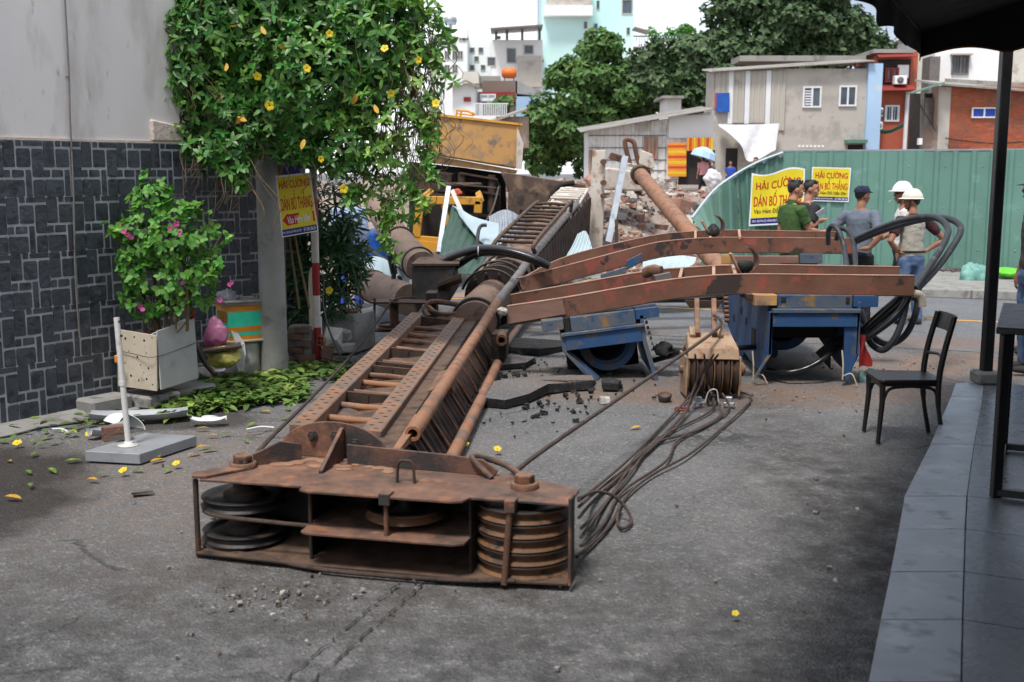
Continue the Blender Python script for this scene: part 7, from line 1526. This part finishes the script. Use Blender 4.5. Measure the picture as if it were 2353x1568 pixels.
def win(t, x0, x1, y0, y1, Y, panes=2, fr='window_white', gl='window_glass', bars=0, fw=.07):
    b = MB(); p, q = D(x0, y0, Y), D(x1, y1, Y); zt, zb, xl, xr_ = p.z, q.z, p.x, q.x
    w = min(fw, (xr_ - xl) * .14)
    b.box(((xl + xr_) / 2, Y - .03, zt), (xr_ - xl + w, .09, w)); b.box(((xl + xr_) / 2, Y - .03, zb), (xr_ - xl + w, .09, w))
    for i in range(panes + 1):
        x = lerp(xl, xr_, i / panes); b.box((x, Y - .03, (zt + zb) / 2), (w, .085, zt - zb - w))
    for i in range(bars): x = lerp(xl, xr_, (i + .5) / bars); b.box((x, Y - .05, (zt + zb) / 2), (.02, .02, zt - zb))
    f = b.build('window', fr, t); b = MB(); b.box(((xl + xr_) / 2, Y - .008, (zt + zb) / 2), (xr_ - xl, .012, zt - zb)); b.build('pane', gl, f); return f
def corr(t, x0, x1, y0a, y0b, y1, Y, mat, nm='sheet', per=.18, dep=.035, o=.05, horiz=False):
    a, c = D(x0, y0a, Y), D(x1, y0b, Y); zb = D(x0, y1, Y).z; n = max(2, int((c.x - a.x) / per)); xs_, ns = [], []
    for i in range(n):
        for f, k in ((0, 0), (.45, 0), (.55, 1), (.9, 1)): xs_.append(lerp(a.x, c.x, (i + f) / n)); ns.append(k)
    xs_.append(c.x); ns.append(0); b = MB()
    b.sheet([[V((x, Y - o - k * dep, zb)) for x, k in zip(xs_, ns)], [V((x, Y - o - k * dep, lerp(a.z, c.z, (x - a.x) / (c.x - a.x)))) for x, k in zip(xs_, ns)]], .01); return b.build(nm, mat, t)
LZ = .9
# grey two-storey house
Yg = 48; g_ = bld('grey_house', 1642, 1997, 158, 430, Yg, 2, 'wall_grey', 'grey two storey house half clad in beige corrugated sheets', 'house', LZ)
for x0, x1, y1 in ((1644, 1675, 258), (1683, 1712, 283), (1722, 1760, 283), (1768, 1806, 300)): corr(g_, x0, x1, 164, 163, y1, Yg, 'sheet_beige', 'cladding_sheet')
for x in (1678, 1716, 1764): fbox(x - 3.5, x + 3.5, 163, 285, Yg, .05, o=.1).build('cladding_post', 'window_white', g_)
b = MB(); a, c = D(1636, 166, Yg - .4), D(2012, 142, Yg - .4); n = 70; gr = [[], []]
for i in range(n * 2 + 1): 
    f = i / (n * 2); p = lerp(a, c, f) + V((0, 0, .05 if i % 2 else 0)); gr[0].append(p); gr[1].append(p + V((0, 2.6, .3)))
b.sheet(gr, .02); b.build('roof', 'roof_grey', g_)
win(g_, 1847, 1884, 201, 246, Yg, 2); win(g_, 1930, 1965, 199, 243, Yg, 2)
for y in (208, 214, 220, 226, 232, 238): fbox(1850, 1864, y, y + 3, Yg, .01, o=.03).build('shutter_slat', 'window_white', g_)
b = fbox(1997, 2016, 146, 430, Yg - .2, 2); b.build('side_wall', 'wall_bluewhite', g_)
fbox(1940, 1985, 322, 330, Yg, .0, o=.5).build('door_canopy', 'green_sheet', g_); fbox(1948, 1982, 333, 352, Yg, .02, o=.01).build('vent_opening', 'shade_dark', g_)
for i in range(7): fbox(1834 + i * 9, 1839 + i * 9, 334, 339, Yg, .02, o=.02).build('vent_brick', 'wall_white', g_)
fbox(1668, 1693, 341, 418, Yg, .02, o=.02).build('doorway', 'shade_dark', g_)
b = MB(); gr = [[D(1646 + 7.5 * i, 214 + 11 * j, Yg - .16) + V((0, -.06 * abs(math.sin(i * 1.7 + j)), 0)) for i in range(5)] for j in range(5)]; b.sheet(gr, .01, True); b.build('tarp', 'blue_tarp', label='blue tarpaulin hanging in the upper opening of the grey house', cat='tarpaulin')
b = fbox(1642, 1647, 214, 250, Yg, .02, o=.14); b.build('orange_cloth_strip', 'orange_red', label='narrow orange cloth beside the blue tarpaulin', cat='cloth')
b = MB(); top = [(1650, 286), (1690, 287), (1740, 286), (1790, 284)]; bot = [(1655, 292), (1700, 330), (1722, 372), (1783, 345)]; A_ = catmull([D(x, y, Yg - .3) for x, y in top], 5); B2 = catmull([D(x, y, Yg - .9) for x, y in bot], 5)
b.sheet([[lerp(p, q, f) + V((0, .08 * math.sin(i * 1.2 + f * 3), -.2 * math.sin(f * 3.14) * (i % 5) / 9)) for i, (p, q) in enumerate(zip(A_, B2))] for f in (0, .25, .5, .75, 1)], .01, True); b.build('hanging_sheet', 'white_cloth', label='large dirty white sheet hanging on the grey house', cat='cloth')
fbox(1700, 1990, 128, 141, Yg + 2.5, 2).build('roof_block', 'roof_grey', label='grey parapet roof behind the grey house', cat='building')
# pale shed
Ys = 43; s_ = bld('metal_shed', 1352, 1640, 302, 415, Ys, 2.5, 'sheet_white', 'long pale sheet metal shed on stilts behind the rubble', 'shed')
s_.children[0].location.z -= .0
for i in range(8):
    x0 = 1353 + i * 35.7; x1 = x0 + 35; f0, f1 = (x0 - 1340) / 300, (x1 - 1340) / 300; corr(s_, x0, x1, lerp(303, 256, f0), lerp(303, 256, f1), 412, Ys, 'sheet_white' if i not in (3,) else 'sheet_white', 'wall_sheet', .22, .03)
corr(s_, 1480, 1512, 314, 314, 366, Ys - .1, 'sheet_rust', 'rusty_sheet')
corr(s_, 1353, 1362, 345, 345, 400, Ys - .1, 'sheet_rust', 'rusty_sheet')
for y in (312, 340, 368, 392): fbox(1353, 1530, y - 1.2, y + 1.2, Ys, .02, o=.1).build('wall_batten', 'steel_grey', s_)
b = MB(); a, c = D(1336, 305, Ys - .7), D(1642, 252, Ys - .7); gr = [[], []]
for i in range(121): 
    p = lerp(a, c, i / 120) + V((0, 0, .04 if i % 2 else 0)); gr[0].append(p); gr[1].append(p + V((0, 3, .25)))
b.sheet(gr, .02); b.build('roof', 'roof_grey', s_)
b = MB(); gr = [[V(p) + V((0, -.012, .03)) for p in gr[0][i:i + 14]] for i in (0,)]; 
for i in range(9): x = 1356 + i * 18; fbox(x, x + 5, 414, 446, Ys, .2).build('stilt', 'concrete_light', s_)
fbox(1536, 1636, 265, 318, Ys, .02, o=.16).build('pale_panel', 'sheet_white', s_)
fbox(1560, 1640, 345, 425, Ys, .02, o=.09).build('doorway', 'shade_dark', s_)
def striped(x0, x1, y0, y1, Y, n, horiz, label):
    t = thing('striped_cloth', D((x0 + x1) / 2, y1, Y), label, 'cloth')
    for i in range(n):
        m = ('orange_cloth', 'red_cloth', 'petal_yellow')[(0, 1, 0, 2)[i % 4]]
        if horiz: q = fbox(x0, x1, lerp(y0, y1, i / n), lerp(y0, y1, (i + 1) / n), Y, .02)
        else: q = fbox(lerp(x0, x1, i / n), lerp(x0, x1, (i + 1) / n), y0, y1, Y, .02)
        q.build('stripe', m, t)
striped(1535, 1577, 328, 406, Ys - .35, 13, True, 'red and orange striped cloth screen on the shed wall')
striped(1579, 1638, 317, 347, Ys - .4, 12, False, 'yellow and red striped cloth valance over the shed door')
t = thing('parasol', D(1622, 420, 41), 'white and blue parasol leaning before the shed door', 'parasol')
b = MB(); c = D(1622, 345, 41); M = Matrix.Translation(c) @ Matrix.Rotation(.3, 4, 'Y'); b.lathe([(.02, .1), (.2, .06), (.42, -.08), (.48, -.3)], M, 10, False); b.build('canopy', 'wall_bluewhite', t)
b = MB(); b.cyl(c + V((.02, 0, .05)), c - V((.1, 0, 1.3)), .02, n=6); b.build('pole', 'steel_grey', t)
blobby('plastic_sack', D(1640, 412, 40.5), (.3, .25, .35), 'white_cloth', 'white sack standing beside the pink shirt woman', .4, 'sack')
# small white hut roof between trees
bld('small_hut', 1530, 1565, 225, 262, 50, 2, 'wall_white', 'small white hut roof between the trees', 'hut'); fbox(1522, 1572, 220, 226, 49.5, 3).build('hut_roof_sheet', 'roof_grey', label='grey sheet roof over the small white hut', cat='roof')
# narrow red brick house
Yr = 50; r_ = bld('red_house', 2016, 2094, 118, 430, Yr, 3, 'brick_far', 'narrow red brick house with red tin awnings', 'house', LZ)
for y0, y1 in ((124, 136), (197, 212)):
    b = MB(); a, c = D(2012, y0, Yr - .05), D(2096, y0 - 2, Yr - .05); n = 24; dz = D(2012, y1, Yr).z - D(2012, y0, Yr).z; gr = [[], []]
    for i in range(2 * n + 1): p = lerp(a, c, i / (2 * n)) + V((0, 0, .03 if i % 2 else 0)); gr[0].append(p); gr[1].append(p + V((0, -.6, dz)))
    b.sheet(gr, .02); b.build('awning', 'roof_red', r_)
fbox(2008, 2100, 113, 122, Yr - .3, 3).build('roof_slab', 'roof_grey', r_)
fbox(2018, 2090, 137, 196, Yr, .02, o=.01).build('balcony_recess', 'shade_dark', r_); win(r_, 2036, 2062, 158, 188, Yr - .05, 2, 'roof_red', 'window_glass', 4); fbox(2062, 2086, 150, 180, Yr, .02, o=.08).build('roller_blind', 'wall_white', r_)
win(r_, 2035, 2063, 244, 278, Yr, 2, 'window_white', 'window_glass', 5)
for k, (x0, x1, y0, y1) in enumerate(((2057, 2084, 174, 194), (2018, 2029, 248, 268), (2012, 2028, 280, 298))):
    t = thing('air_conditioner', D((x0 + x1) / 2, y1, Yr - .4), 'white air conditioner unit %s' % ('under the red tin awning', 'beside the barred window of the red house', 'low on the corner of the red house')[k], 'air conditioner')
    fbox(x0, x1, y0, y1, Yr - .5, .35).build('casing', 'wall_white', t, bevel=.02); b = MB(); c = D((x0 * .55 + x1 * .45), (y0 + y1) / 2, Yr - .515); r = (D(0, y0, Yr).z - D(0, y1, Yr).z) * .38; b.lathe([(0, 0), (r * .3, .01), (r, .005), (r, 0)], frame(c, V((1, 0, 0)), UP), 16); b.build('fan_grille', 'steel_grey', t)
b = MB(); b.cyl(D(2086, 212, Yr - .15), D(2078, 345, Yr - .15), .09, n=8); b.build('drain_pipe', 'window_white', r_)
b = MB(); gr = [[D(2020 + 14 * i, 298 - 2.5 * i + 4 * j, Yr - 1.2 + .2 * j) + V((0, 0, -.1 * math.sin(i))) for i in range(5)] for j in range(3)]; b.sheet(gr, .01, True); b.build('green_netting', 'green_net', label='green shade netting slung below the barred window', cat='netting')
# brick house
Yb = 42; b_ = bld('brick_house', 2168, 2420, 196, 430, Yb, 1.2, 'mortar_far', 'orange brick house with grey tin roof and blue window', 'house', LZ)
p, q = D(2170, 200, Yb), D(2420, 347, Yb); bw, bh = .21, .068; b = MB(); r = 0; z = p.z - bh / 2
while z > q.z - .3:
    x = p.x + (bw / 2 if r % 2 else 0)
    while x < q.x:
        b.box((x + bw / 2, Yb - .004 + rnd(-.004, .004), z), (bw - .014, .03, bh - .013)); x += bw
    z -= bh; r += 1
tag(b.build('brickwork', 'brick_far', b_), kind='stuff')
fbox(2160, 2172, 200, 430, Yb, .1, o=.05).build('corner_pier', 'wall_grey', b_)
b = MB(); a, c = D(2150, 193, Yb - .5), D(2430, 214, Yb - .5); b.sheet([[a, c], [a + V((0, 2.2, .3)), c + V((0, 2.2, .3))]], .07); b.build('roof', 'roof_grey', b_); b = MB(); b.bar(D(2090, 215, Yb - .5), D(2165, 192, Yb - .5), .5, .06); b.build('lean_to_roof', 'green_sheet', b_)
win(b_, 2234, 2287, 249, 270, Yb - .03, 2, 'window_white', 'cloth_blue', 0, .05)
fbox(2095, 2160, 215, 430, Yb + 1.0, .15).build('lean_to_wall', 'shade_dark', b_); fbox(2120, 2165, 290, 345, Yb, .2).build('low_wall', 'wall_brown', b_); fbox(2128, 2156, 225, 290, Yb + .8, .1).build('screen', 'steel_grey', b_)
for x in (2118, 2122): 
    b = MB(); b.cyl(D(x, 212, Yb), D(x - 3, 345, Yb), .04, n=6); b.build('lean_to_post', 'steel_grey', b_)
fbox(2110, 2117, 318, 333, Yb, .1, o=.1).build('meter_box', 'wall_white', b_)
for k, q_ in enumerate(([(2172, 318), (2230, 326), (2290, 330), (2360, 326)], [(2100, 215), (2125, 260), (2150, 300)])): rope([D(x, y, Yb - .15) for x, y in q_], '%s dark cable strung along the brick house' % ('long', 'short')[k], .02, 'hose_black', name='wall_cable', cat='cable')
# white houses behind on the right
w_ = bld('white_house', 2150, 2312, 95, 300, 54, 1.5, 'wall_white', 'white house with barred window above the brick roof', 'house'); win(w_, 2189, 2223, 129, 170, 54, 2, 'steel_grey', 'window_glass', 5); fbox(2183, 2230, 124, 128, 54, .1, o=.3).build('lintel', 'wall_grey', w_)
fbox(2138, 2152, 130, 300, 53, 1).build('grey_side_wall', 'steel_grey', w_)
bld('stained_house', 2300, 2440, 70, 300, 56, 1.5, 'wall_stained', 'tall stained cream wall at the picture edge behind the post', 'house'); 
c_ = bld('cream_house', 2062, 2150, 95, 300, 60, 2, 'wall_stained', 'cream stepped house with white balcony rail above red house', 'house')
for i in range(12): x = 2062 + i * 4; fbox(x, x + 1.8, 102, 114, 59.6, .05).build('baluster', 'wall_white', c_)
fbox(2095, 2115, 82, 96, 60, 4).build('attic', 'wall_stained', c_); b = MB(); gr = [[D(2055, 92, 59), D(2075, 73, 59), D(2100, 88, 59)], [D(2055, 92, 63), D(2075, 73, 63), D(2100, 88, 63)]]; b.sheet(gr, .1); b.build('gable_roof', 'roof_grey', c_)
corr(b_, 2170, 2440, 181, 196, 214, Yb + 1.4, 'roof_grey', 'roof_upstand', .3)
# far left skyline
m_ = bld('mint_tower', 1246, 1356, -60, 330, 92, 12, 'wall_mint', 'tall pale mint apartment block', 'building'); bld('mint_annex', 1355, 1452, -60, 330, 95, 12, 'wall_mint', 'paler stepped mint block with small windows', 'building')
fbox(1250, 1362, 12, 36, 91, 1.2).build('balcony', 'wall_white', m_); fbox(1256, 1358, -12, 14, 91.5, .6).build('balcony_recess', 'wall_grey', m_)
an = [o for o in S.objects if o.name == 'mint_annex'][0]
for x0, x1, y0, y1 in ((1430, 1452, 0, 32), (1371, 1377, 2, 22), (1342, 1349, 50, 66), (1365, 1373, 55, 73), (1393, 1400, 72, 92), (1440, 1447, 64, 80), (1342, 1349, 76, 92)): win(an if x0 > 1356 else m_, x0, x1, y0, y1, 95 if x0 > 1356 else 92, 1, 'wall_grey', 'window_glass', 0)
fbox(1245, 1249, 138, 143, 91.9, .2).build('vent', 'shade_dark', m_)
t_ = bld('glass_tower', 1237, 1256, -60, 200, 320, 10, 'tower_blue', 'distant blue glass tower beside the mint block', 'tower')
for i in range(16): fbox(1237, 1256, -8 + i * 5, -6.6 + i * 5, 319.6, .3).build('floor_band', 'wall_white', t_)
a_ = bld('white_apartments', 985, 1075, 78, 330, 100, 14, 'wall_white', 'long white apartment block with rows of windows', 'building'); e_ = bld('white_block', 1072, 1128, 95, 330, 104, 10, 'wall_white', 'stepped white block beside the apartment block', 'building'); fbox(1000, 1072, 60, 80, 104, 8).build('penthouse', 'wall_white', a_)
for y0, y1, xs_ in ((84, 102, (990, 1000, 1022, 1036)), (88, 94, (1012, 1055, 1066)), (118, 137, (1022, 1040)), (118, 136, (1052,)), (150, 168, (1022, 1040, 990)), (128, 148, (995,))):
    for x in xs_: win(a_, x, x + 11, y0, y1, 100, 2, 'wall_grey', 'window_glass')
for x, y in ((1080, 110), (1100, 110), (1080, 150), (1105, 150), (1090, 130)): win(e_, x, x + 10, y, y + 12, 104, 1, 'wall_grey', 'window_glass')
b = MB(); c = D(1035, 46, 102); b.lathe([(0, .25), (.5, .22), (.6, 0), (.5, -.4), (0, -.42)], Matrix.Translation(c), 14); b.cyl(c - V((0, 0, .4)), c - V((0, 0, 1.2)), .15, n=6); b.build('water_tank', 'steel_galv', label='steel water tank on the white apartment roof', cat='tank')
h_ = bld('white_terrace', 1128, 1246, 92, 330, 88, 8, 'wall_white', 'white terraced house with open steel roof frame', 'building'); fbox(1190, 1244, 128, 200, 87.5, .6).build('concrete_bay', 'wall_grey', h_)
b = MB()
for x in (1140, 1165, 1200, 1240): b.cyl(D(x, 92, 87.6), D(x, 66, 87.6), .1, n=6)
b.bar(D(1128, 72, 87.4), D(1246, 64, 87.4), 3, .12); b.build('roof_frame', 'steel_grey', h_)
for x0, x1, y0, y1 in ((1140, 1150, 84, 90), (1120, 1138, 132, 152), (1165, 1185, 112, 145), (1205, 1225, 105, 124)): win(h_, x0, x1, y0, y1, 88, 1, 'wall_grey', 'window_glass')
# low roofs in the middle distance
d_ = bld('brown_house', 1108, 1188, 186, 330, 62, 6, 'wall_brown', 'brown walled house with dark red upper band', 'house'); fbox(1100, 1184, 212, 236, 62, .1, o=.1).build('red_band', 'wall_redpaint', d_); win(d_, 1104, 1138, 218, 232, 61.9, 2, 'window_white', 'window_white')
b = MB(); a = [D(1185, 186, 62), D(1250, 212, 62), D(1250, 222, 62), D(1185, 215, 62)]; b.add(a + [p + V((0, 6, 0)) for p in a], [(0, 1, 2, 3), (7, 6, 5, 4), (0, 4, 5, 1), (3, 2, 6, 7), (1, 5, 6, 2), (0, 3, 7, 4)]); b.build('side_roof', 'roof_grey', d_)
t = thing('orange_water_tank', D(1170, 190, 64), 'orange water tank on legs above the brown house', 'tank'); b = MB(); c = D(1170, 168, 64); b.loft([(c + V((dx, 0, 0)), V((0, .3 * k, 0)), V((0, 0, .3 * k))) for dx, k in ((-.42, .3), (-.38, .8), (-.2, 1), (.2, 1), (.38, .8), (.42, .3))], 14); b.build('tank', 'orange_tank', t)
for dx in (-.25, .25): 
    b = MB(); b.cyl(c + V((dx, 0, -.25)), c + V((dx * 1.5, 0, -1.4)), .03, n=5); b.build('leg', 'rust', t)
k_ = bld('white_gable_house', 1040, 1092, 195, 330, 58, 6, 'wall_white', 'small white gabled house with red trim', 'house'); fbox(1066, 1082, 224, 234, 58, .1, o=.1).build('red_trim', 'wall_redpaint', k_)
b = MB(); b.sheet([[D(1025, 205, 57.5), D(1070, 186, 57.5), D(1100, 200, 57.5)], [D(1025, 205, 64), D(1070, 186, 64), D(1100, 200, 64)]], .1); b.build('roof', 'roof_grey', k_)
fbox(1062, 1100, 165, 192, 70, 5).build('grey_block', 'wall_stained', label='stained grey roof block behind the gabled house', cat='building'); fbox(1100, 1150, 175, 192, 72, 5).build('grey_roof', 'roof_grey', label='low grey roof behind the brown house', cat='building')
rl = thing('white_railing', D(1128, 266, 56), 'white vertical bar railing in front of the brown house', 'railing')
for i in range(18): x = 1091 + i * 4.2; fbox(x, x + 2, 239, 266, 56, .05).build('bar', 'window_white', rl)
fbox(1089, 1168, 237, 239.5, 56, .06).build('top_rail', 'window_white', rl); fbox(1080, 1180, 266, 330, 56, 1).build('railing_wall', 'wall_white', rl)
fbox(1186, 1250, 222, 300, 60, 5).build('pale_blue_shack', 'wall_bluewhite', label='pale blue shack wall left of the round tree', cat='shack')
b = MB(); b.sheet([[D(1130, 280, 50), D(1210, 252, 50)], [D(1130, 276, 54), D(1210, 248, 54)]], .08); b.build('tin_roof', 'roof_grey', label='low tin roof just above the rig body', cat='roof'); fbox(1140, 1215, 268, 340, 50.2, 3).build('tin_roof_wall', 'wall_brown', label='brown shack wall under the low tin roof', cat='shack')
# roof garden
t = bld('roof_garden_house', 1450, 1610, 108, 330, 90, 10, 'wall_white', 'white house with green roof garden behind the trees', 'building')
for i in range(22): x = 1455 + i * 6.5; fbox(x, x + 1.5, 84, 108, 89.8, .05).build('baluster', 'wall_white', t)
fbox(1455, 1600, 82, 85, 89.8, .06).build('hand_rail', 'green_net', t); b = MB(); b.bar(D(1455, 66, 90), D(1490, 76, 90), 2, .1); b.build('porch_roof', 'roof_grey', t)
# ---- trees
pm('tree_leaf', C(98, 128, 70), C(76, 108, 58), .6, .6, C(108, 138, 74), .64, .9, spec=.3, bump=0, trans=.2, island=.4)
pm('tree_leaf_dark', C(84, 106, 70), C(66, 88, 58), .5, .6, C(90, 112, 70), .66, .8, spec=.3, bump=0, trans=.18, island=.4)
pm('bark', C(104, 94, 84), C(84, 76, 68), 2, .9, bump=.4)
LT = (np.array([(-.02, 0, 0), (.02, 0, 0), (-.32, .5, .06), (.32, .5, .06), (0, .5, 0), (0, 1.0, -.15)]), [(0, 1, 4, 2), (1, 3, 4, 4), (2, 4, 5, 5), (4, 3, 5, 5)])
LT = (np.array([(-.26, .1, .05), (0, 0, 0), (.26, .1, .05), (-.3, .65, .05), (0, 1, -.12), (.3, .65, .05)]), [(1, 4, 3, 0), (2, 5, 4, 1)])
def tree(name, label, base, trunk_top, mains, ncl, rcl, dens, Lr, mat, seed):
    rr = np.random.RandomState(seed); t = thing(name, base, label, 'tree'); cl = []
    for (c, r) in mains:
        c = np.array(c); r = np.array(r); k = int(ncl * (r[0] * r[2]) / sum(m[1][0] * m[1][2] for m in mains)) + 2
        for _ in range(k):
            u = rr.normal(size=3); u /= np.linalg.norm(u); u[1] = -abs(u[1]) * .9 if rr.rand() < .7 else u[1]
            p = c + u * r * rr.uniform(.45, 1.02); q = rr.uniform(*rcl); cl.append((tuple(p), (q * rr.uniform(.8, 1.3), q, q * rr.uniform(.55, .8))))
    P, A, N, Ls = whorls(cl, dens, rr, Lr, per=(3, 5), shell=(.55, 1.08), upbias=.5)
    leaf_obj('crown', P, A, N, Ls, LT, mat, t, kind='stuff')
    b = MB(); b.tube(catmull([base, lerp(base, trunk_top, .5) + V((.1, 0, 0)), trunk_top], 4), [.28 - .015 * i for i in range(9)], 10); b.build('trunk', 'bark', t)
    for i in range(14):
        c, r = cl[rr.randint(len(cl))]; c = V(c); b = MB(); a = lerp(base, trunk_top, rr.uniform(.6, 1)); b.tube(catmull([a, lerp(a, c, .5) + V((0, 0, .3)), c], 3), [.11, .1, .09, .07, .06, .05, .03], 6); b.build('limb', 'bark', t)
    return t
def EM(x, y, Y, rx, ry, dz=.8): k = Y / FPX; return (tuple(D(x, y, Y)), (rx * k, rx * k * dz, ry * k))
Y1 = 56
tree('round_tree', 'round dense green tree behind the rig', V((D(1370, 400, Y1 + 1).x, Y1 + 1, LZ)), D(1370, 270, Y1 + 1), [EM(1385, 170, Y1, 95, 90), EM(1330, 240, Y1, 120, 105), EM(1420, 240, Y1, 110, 100), EM(1290, 320, Y1 + .5, 90, 75), EM(1440, 310, Y1 + .5, 85, 60), EM(1340, 350, Y1 + .5, 110, 60), EM(1245, 330, Y1 + 1, 45, 60)], 150, (.45, .85), 24, (.15, .29), 'tree_leaf', 5)
Y2 = 60
tree('spreading_tree', 'tall dark spreading tree behind the grey house', V((D(1780, 300, Y2 + 2).x, Y2 + 2, LZ)), D(1780, 80, Y2 + 2), [EM(1720, 90, Y2, 130, 100), EM(1810, 40, Y2, 140, 90), EM(1900, 80, Y2, 110, 75), EM(1640, 140, Y2, 100, 90), EM(1760, 150, Y2, 150, 60), EM(1990, 80, Y2, 55, 35), EM(1870, 130, Y2, 100, 50), EM(1720, 10, Y2, 90, 60), EM(1860, -20, Y2, 100, 60)], 190, (.55, 1.0), 17, (.18, .32), 'tree_leaf_dark', 9)
tree('low_tree', 'lower dark tree between the round and the spreading tree', V((D(1545, 300, Y2 - 4).x, Y2 - 4, LZ)), D(1545, 160, Y2 - 4), [EM(1540, 150, Y2 - 5, 75, 65), EM(1590, 180, Y2 - 5, 75, 60), EM(1560, 215, Y2 - 5, 95, 45), EM(1500, 190, Y2 - 5, 45, 50), EM(1630, 205, Y2 - 5, 60, 40)], 80, (.5, .9), 18, (.17, .3), 'tree_leaf_dark', 12)
tree('garden_shrub', 'bright green shrub on the roof garden', D(1545, 108, 92), D(1545, 92, 92), [EM(1540, 80, 92, 22, 12), EM(1575, 72, 92, 20, 14), EM(1500, 76, 92, 10, 8)], 12, (.3, .55), 12, (.18, .3), 'boug_leaf', 14)
tree('courtyard_bush', 'small green bush above the white railing', D(1158, 266, 57.5), D(1158, 245, 57.5), [EM(1158, 240, 57.5, 22, 14)], 10, (.25, .4), 16, (.15, .25), 'tree_leaf', 15)
# ---- people far behind by the shed
FA = (DN, DNR)
person('woman in pink top before the shed door, seen from behind', V((D(1615, 400, 41).x, 41, .95)), 20, 1.56, FA, 'cloth_pink', 'cloth_dark', vox=.025, long_hair=True)
person('person in grey top beside the pink woman under the parasol', V((D(1636, 400, 41.6).x, 41.6, .9)), 60, 1.5, FA, 'cloth_greyblue', 'cloth_dark', vox=.025)
person('person standing in the doorway of the grey house', V((D(1678, 400, 46.5).x, 46.5, .85)), 170, 1.5, FA, 'cloth_blue', 'cloth_dark', vox=.025)
person('dark haired person whose head shows above the bent fence', V((D(1737, 370, 30).x, 30, .66)), 160, 1.62, FA, 'cloth_dark', 'cloth_dark', vox=.02)
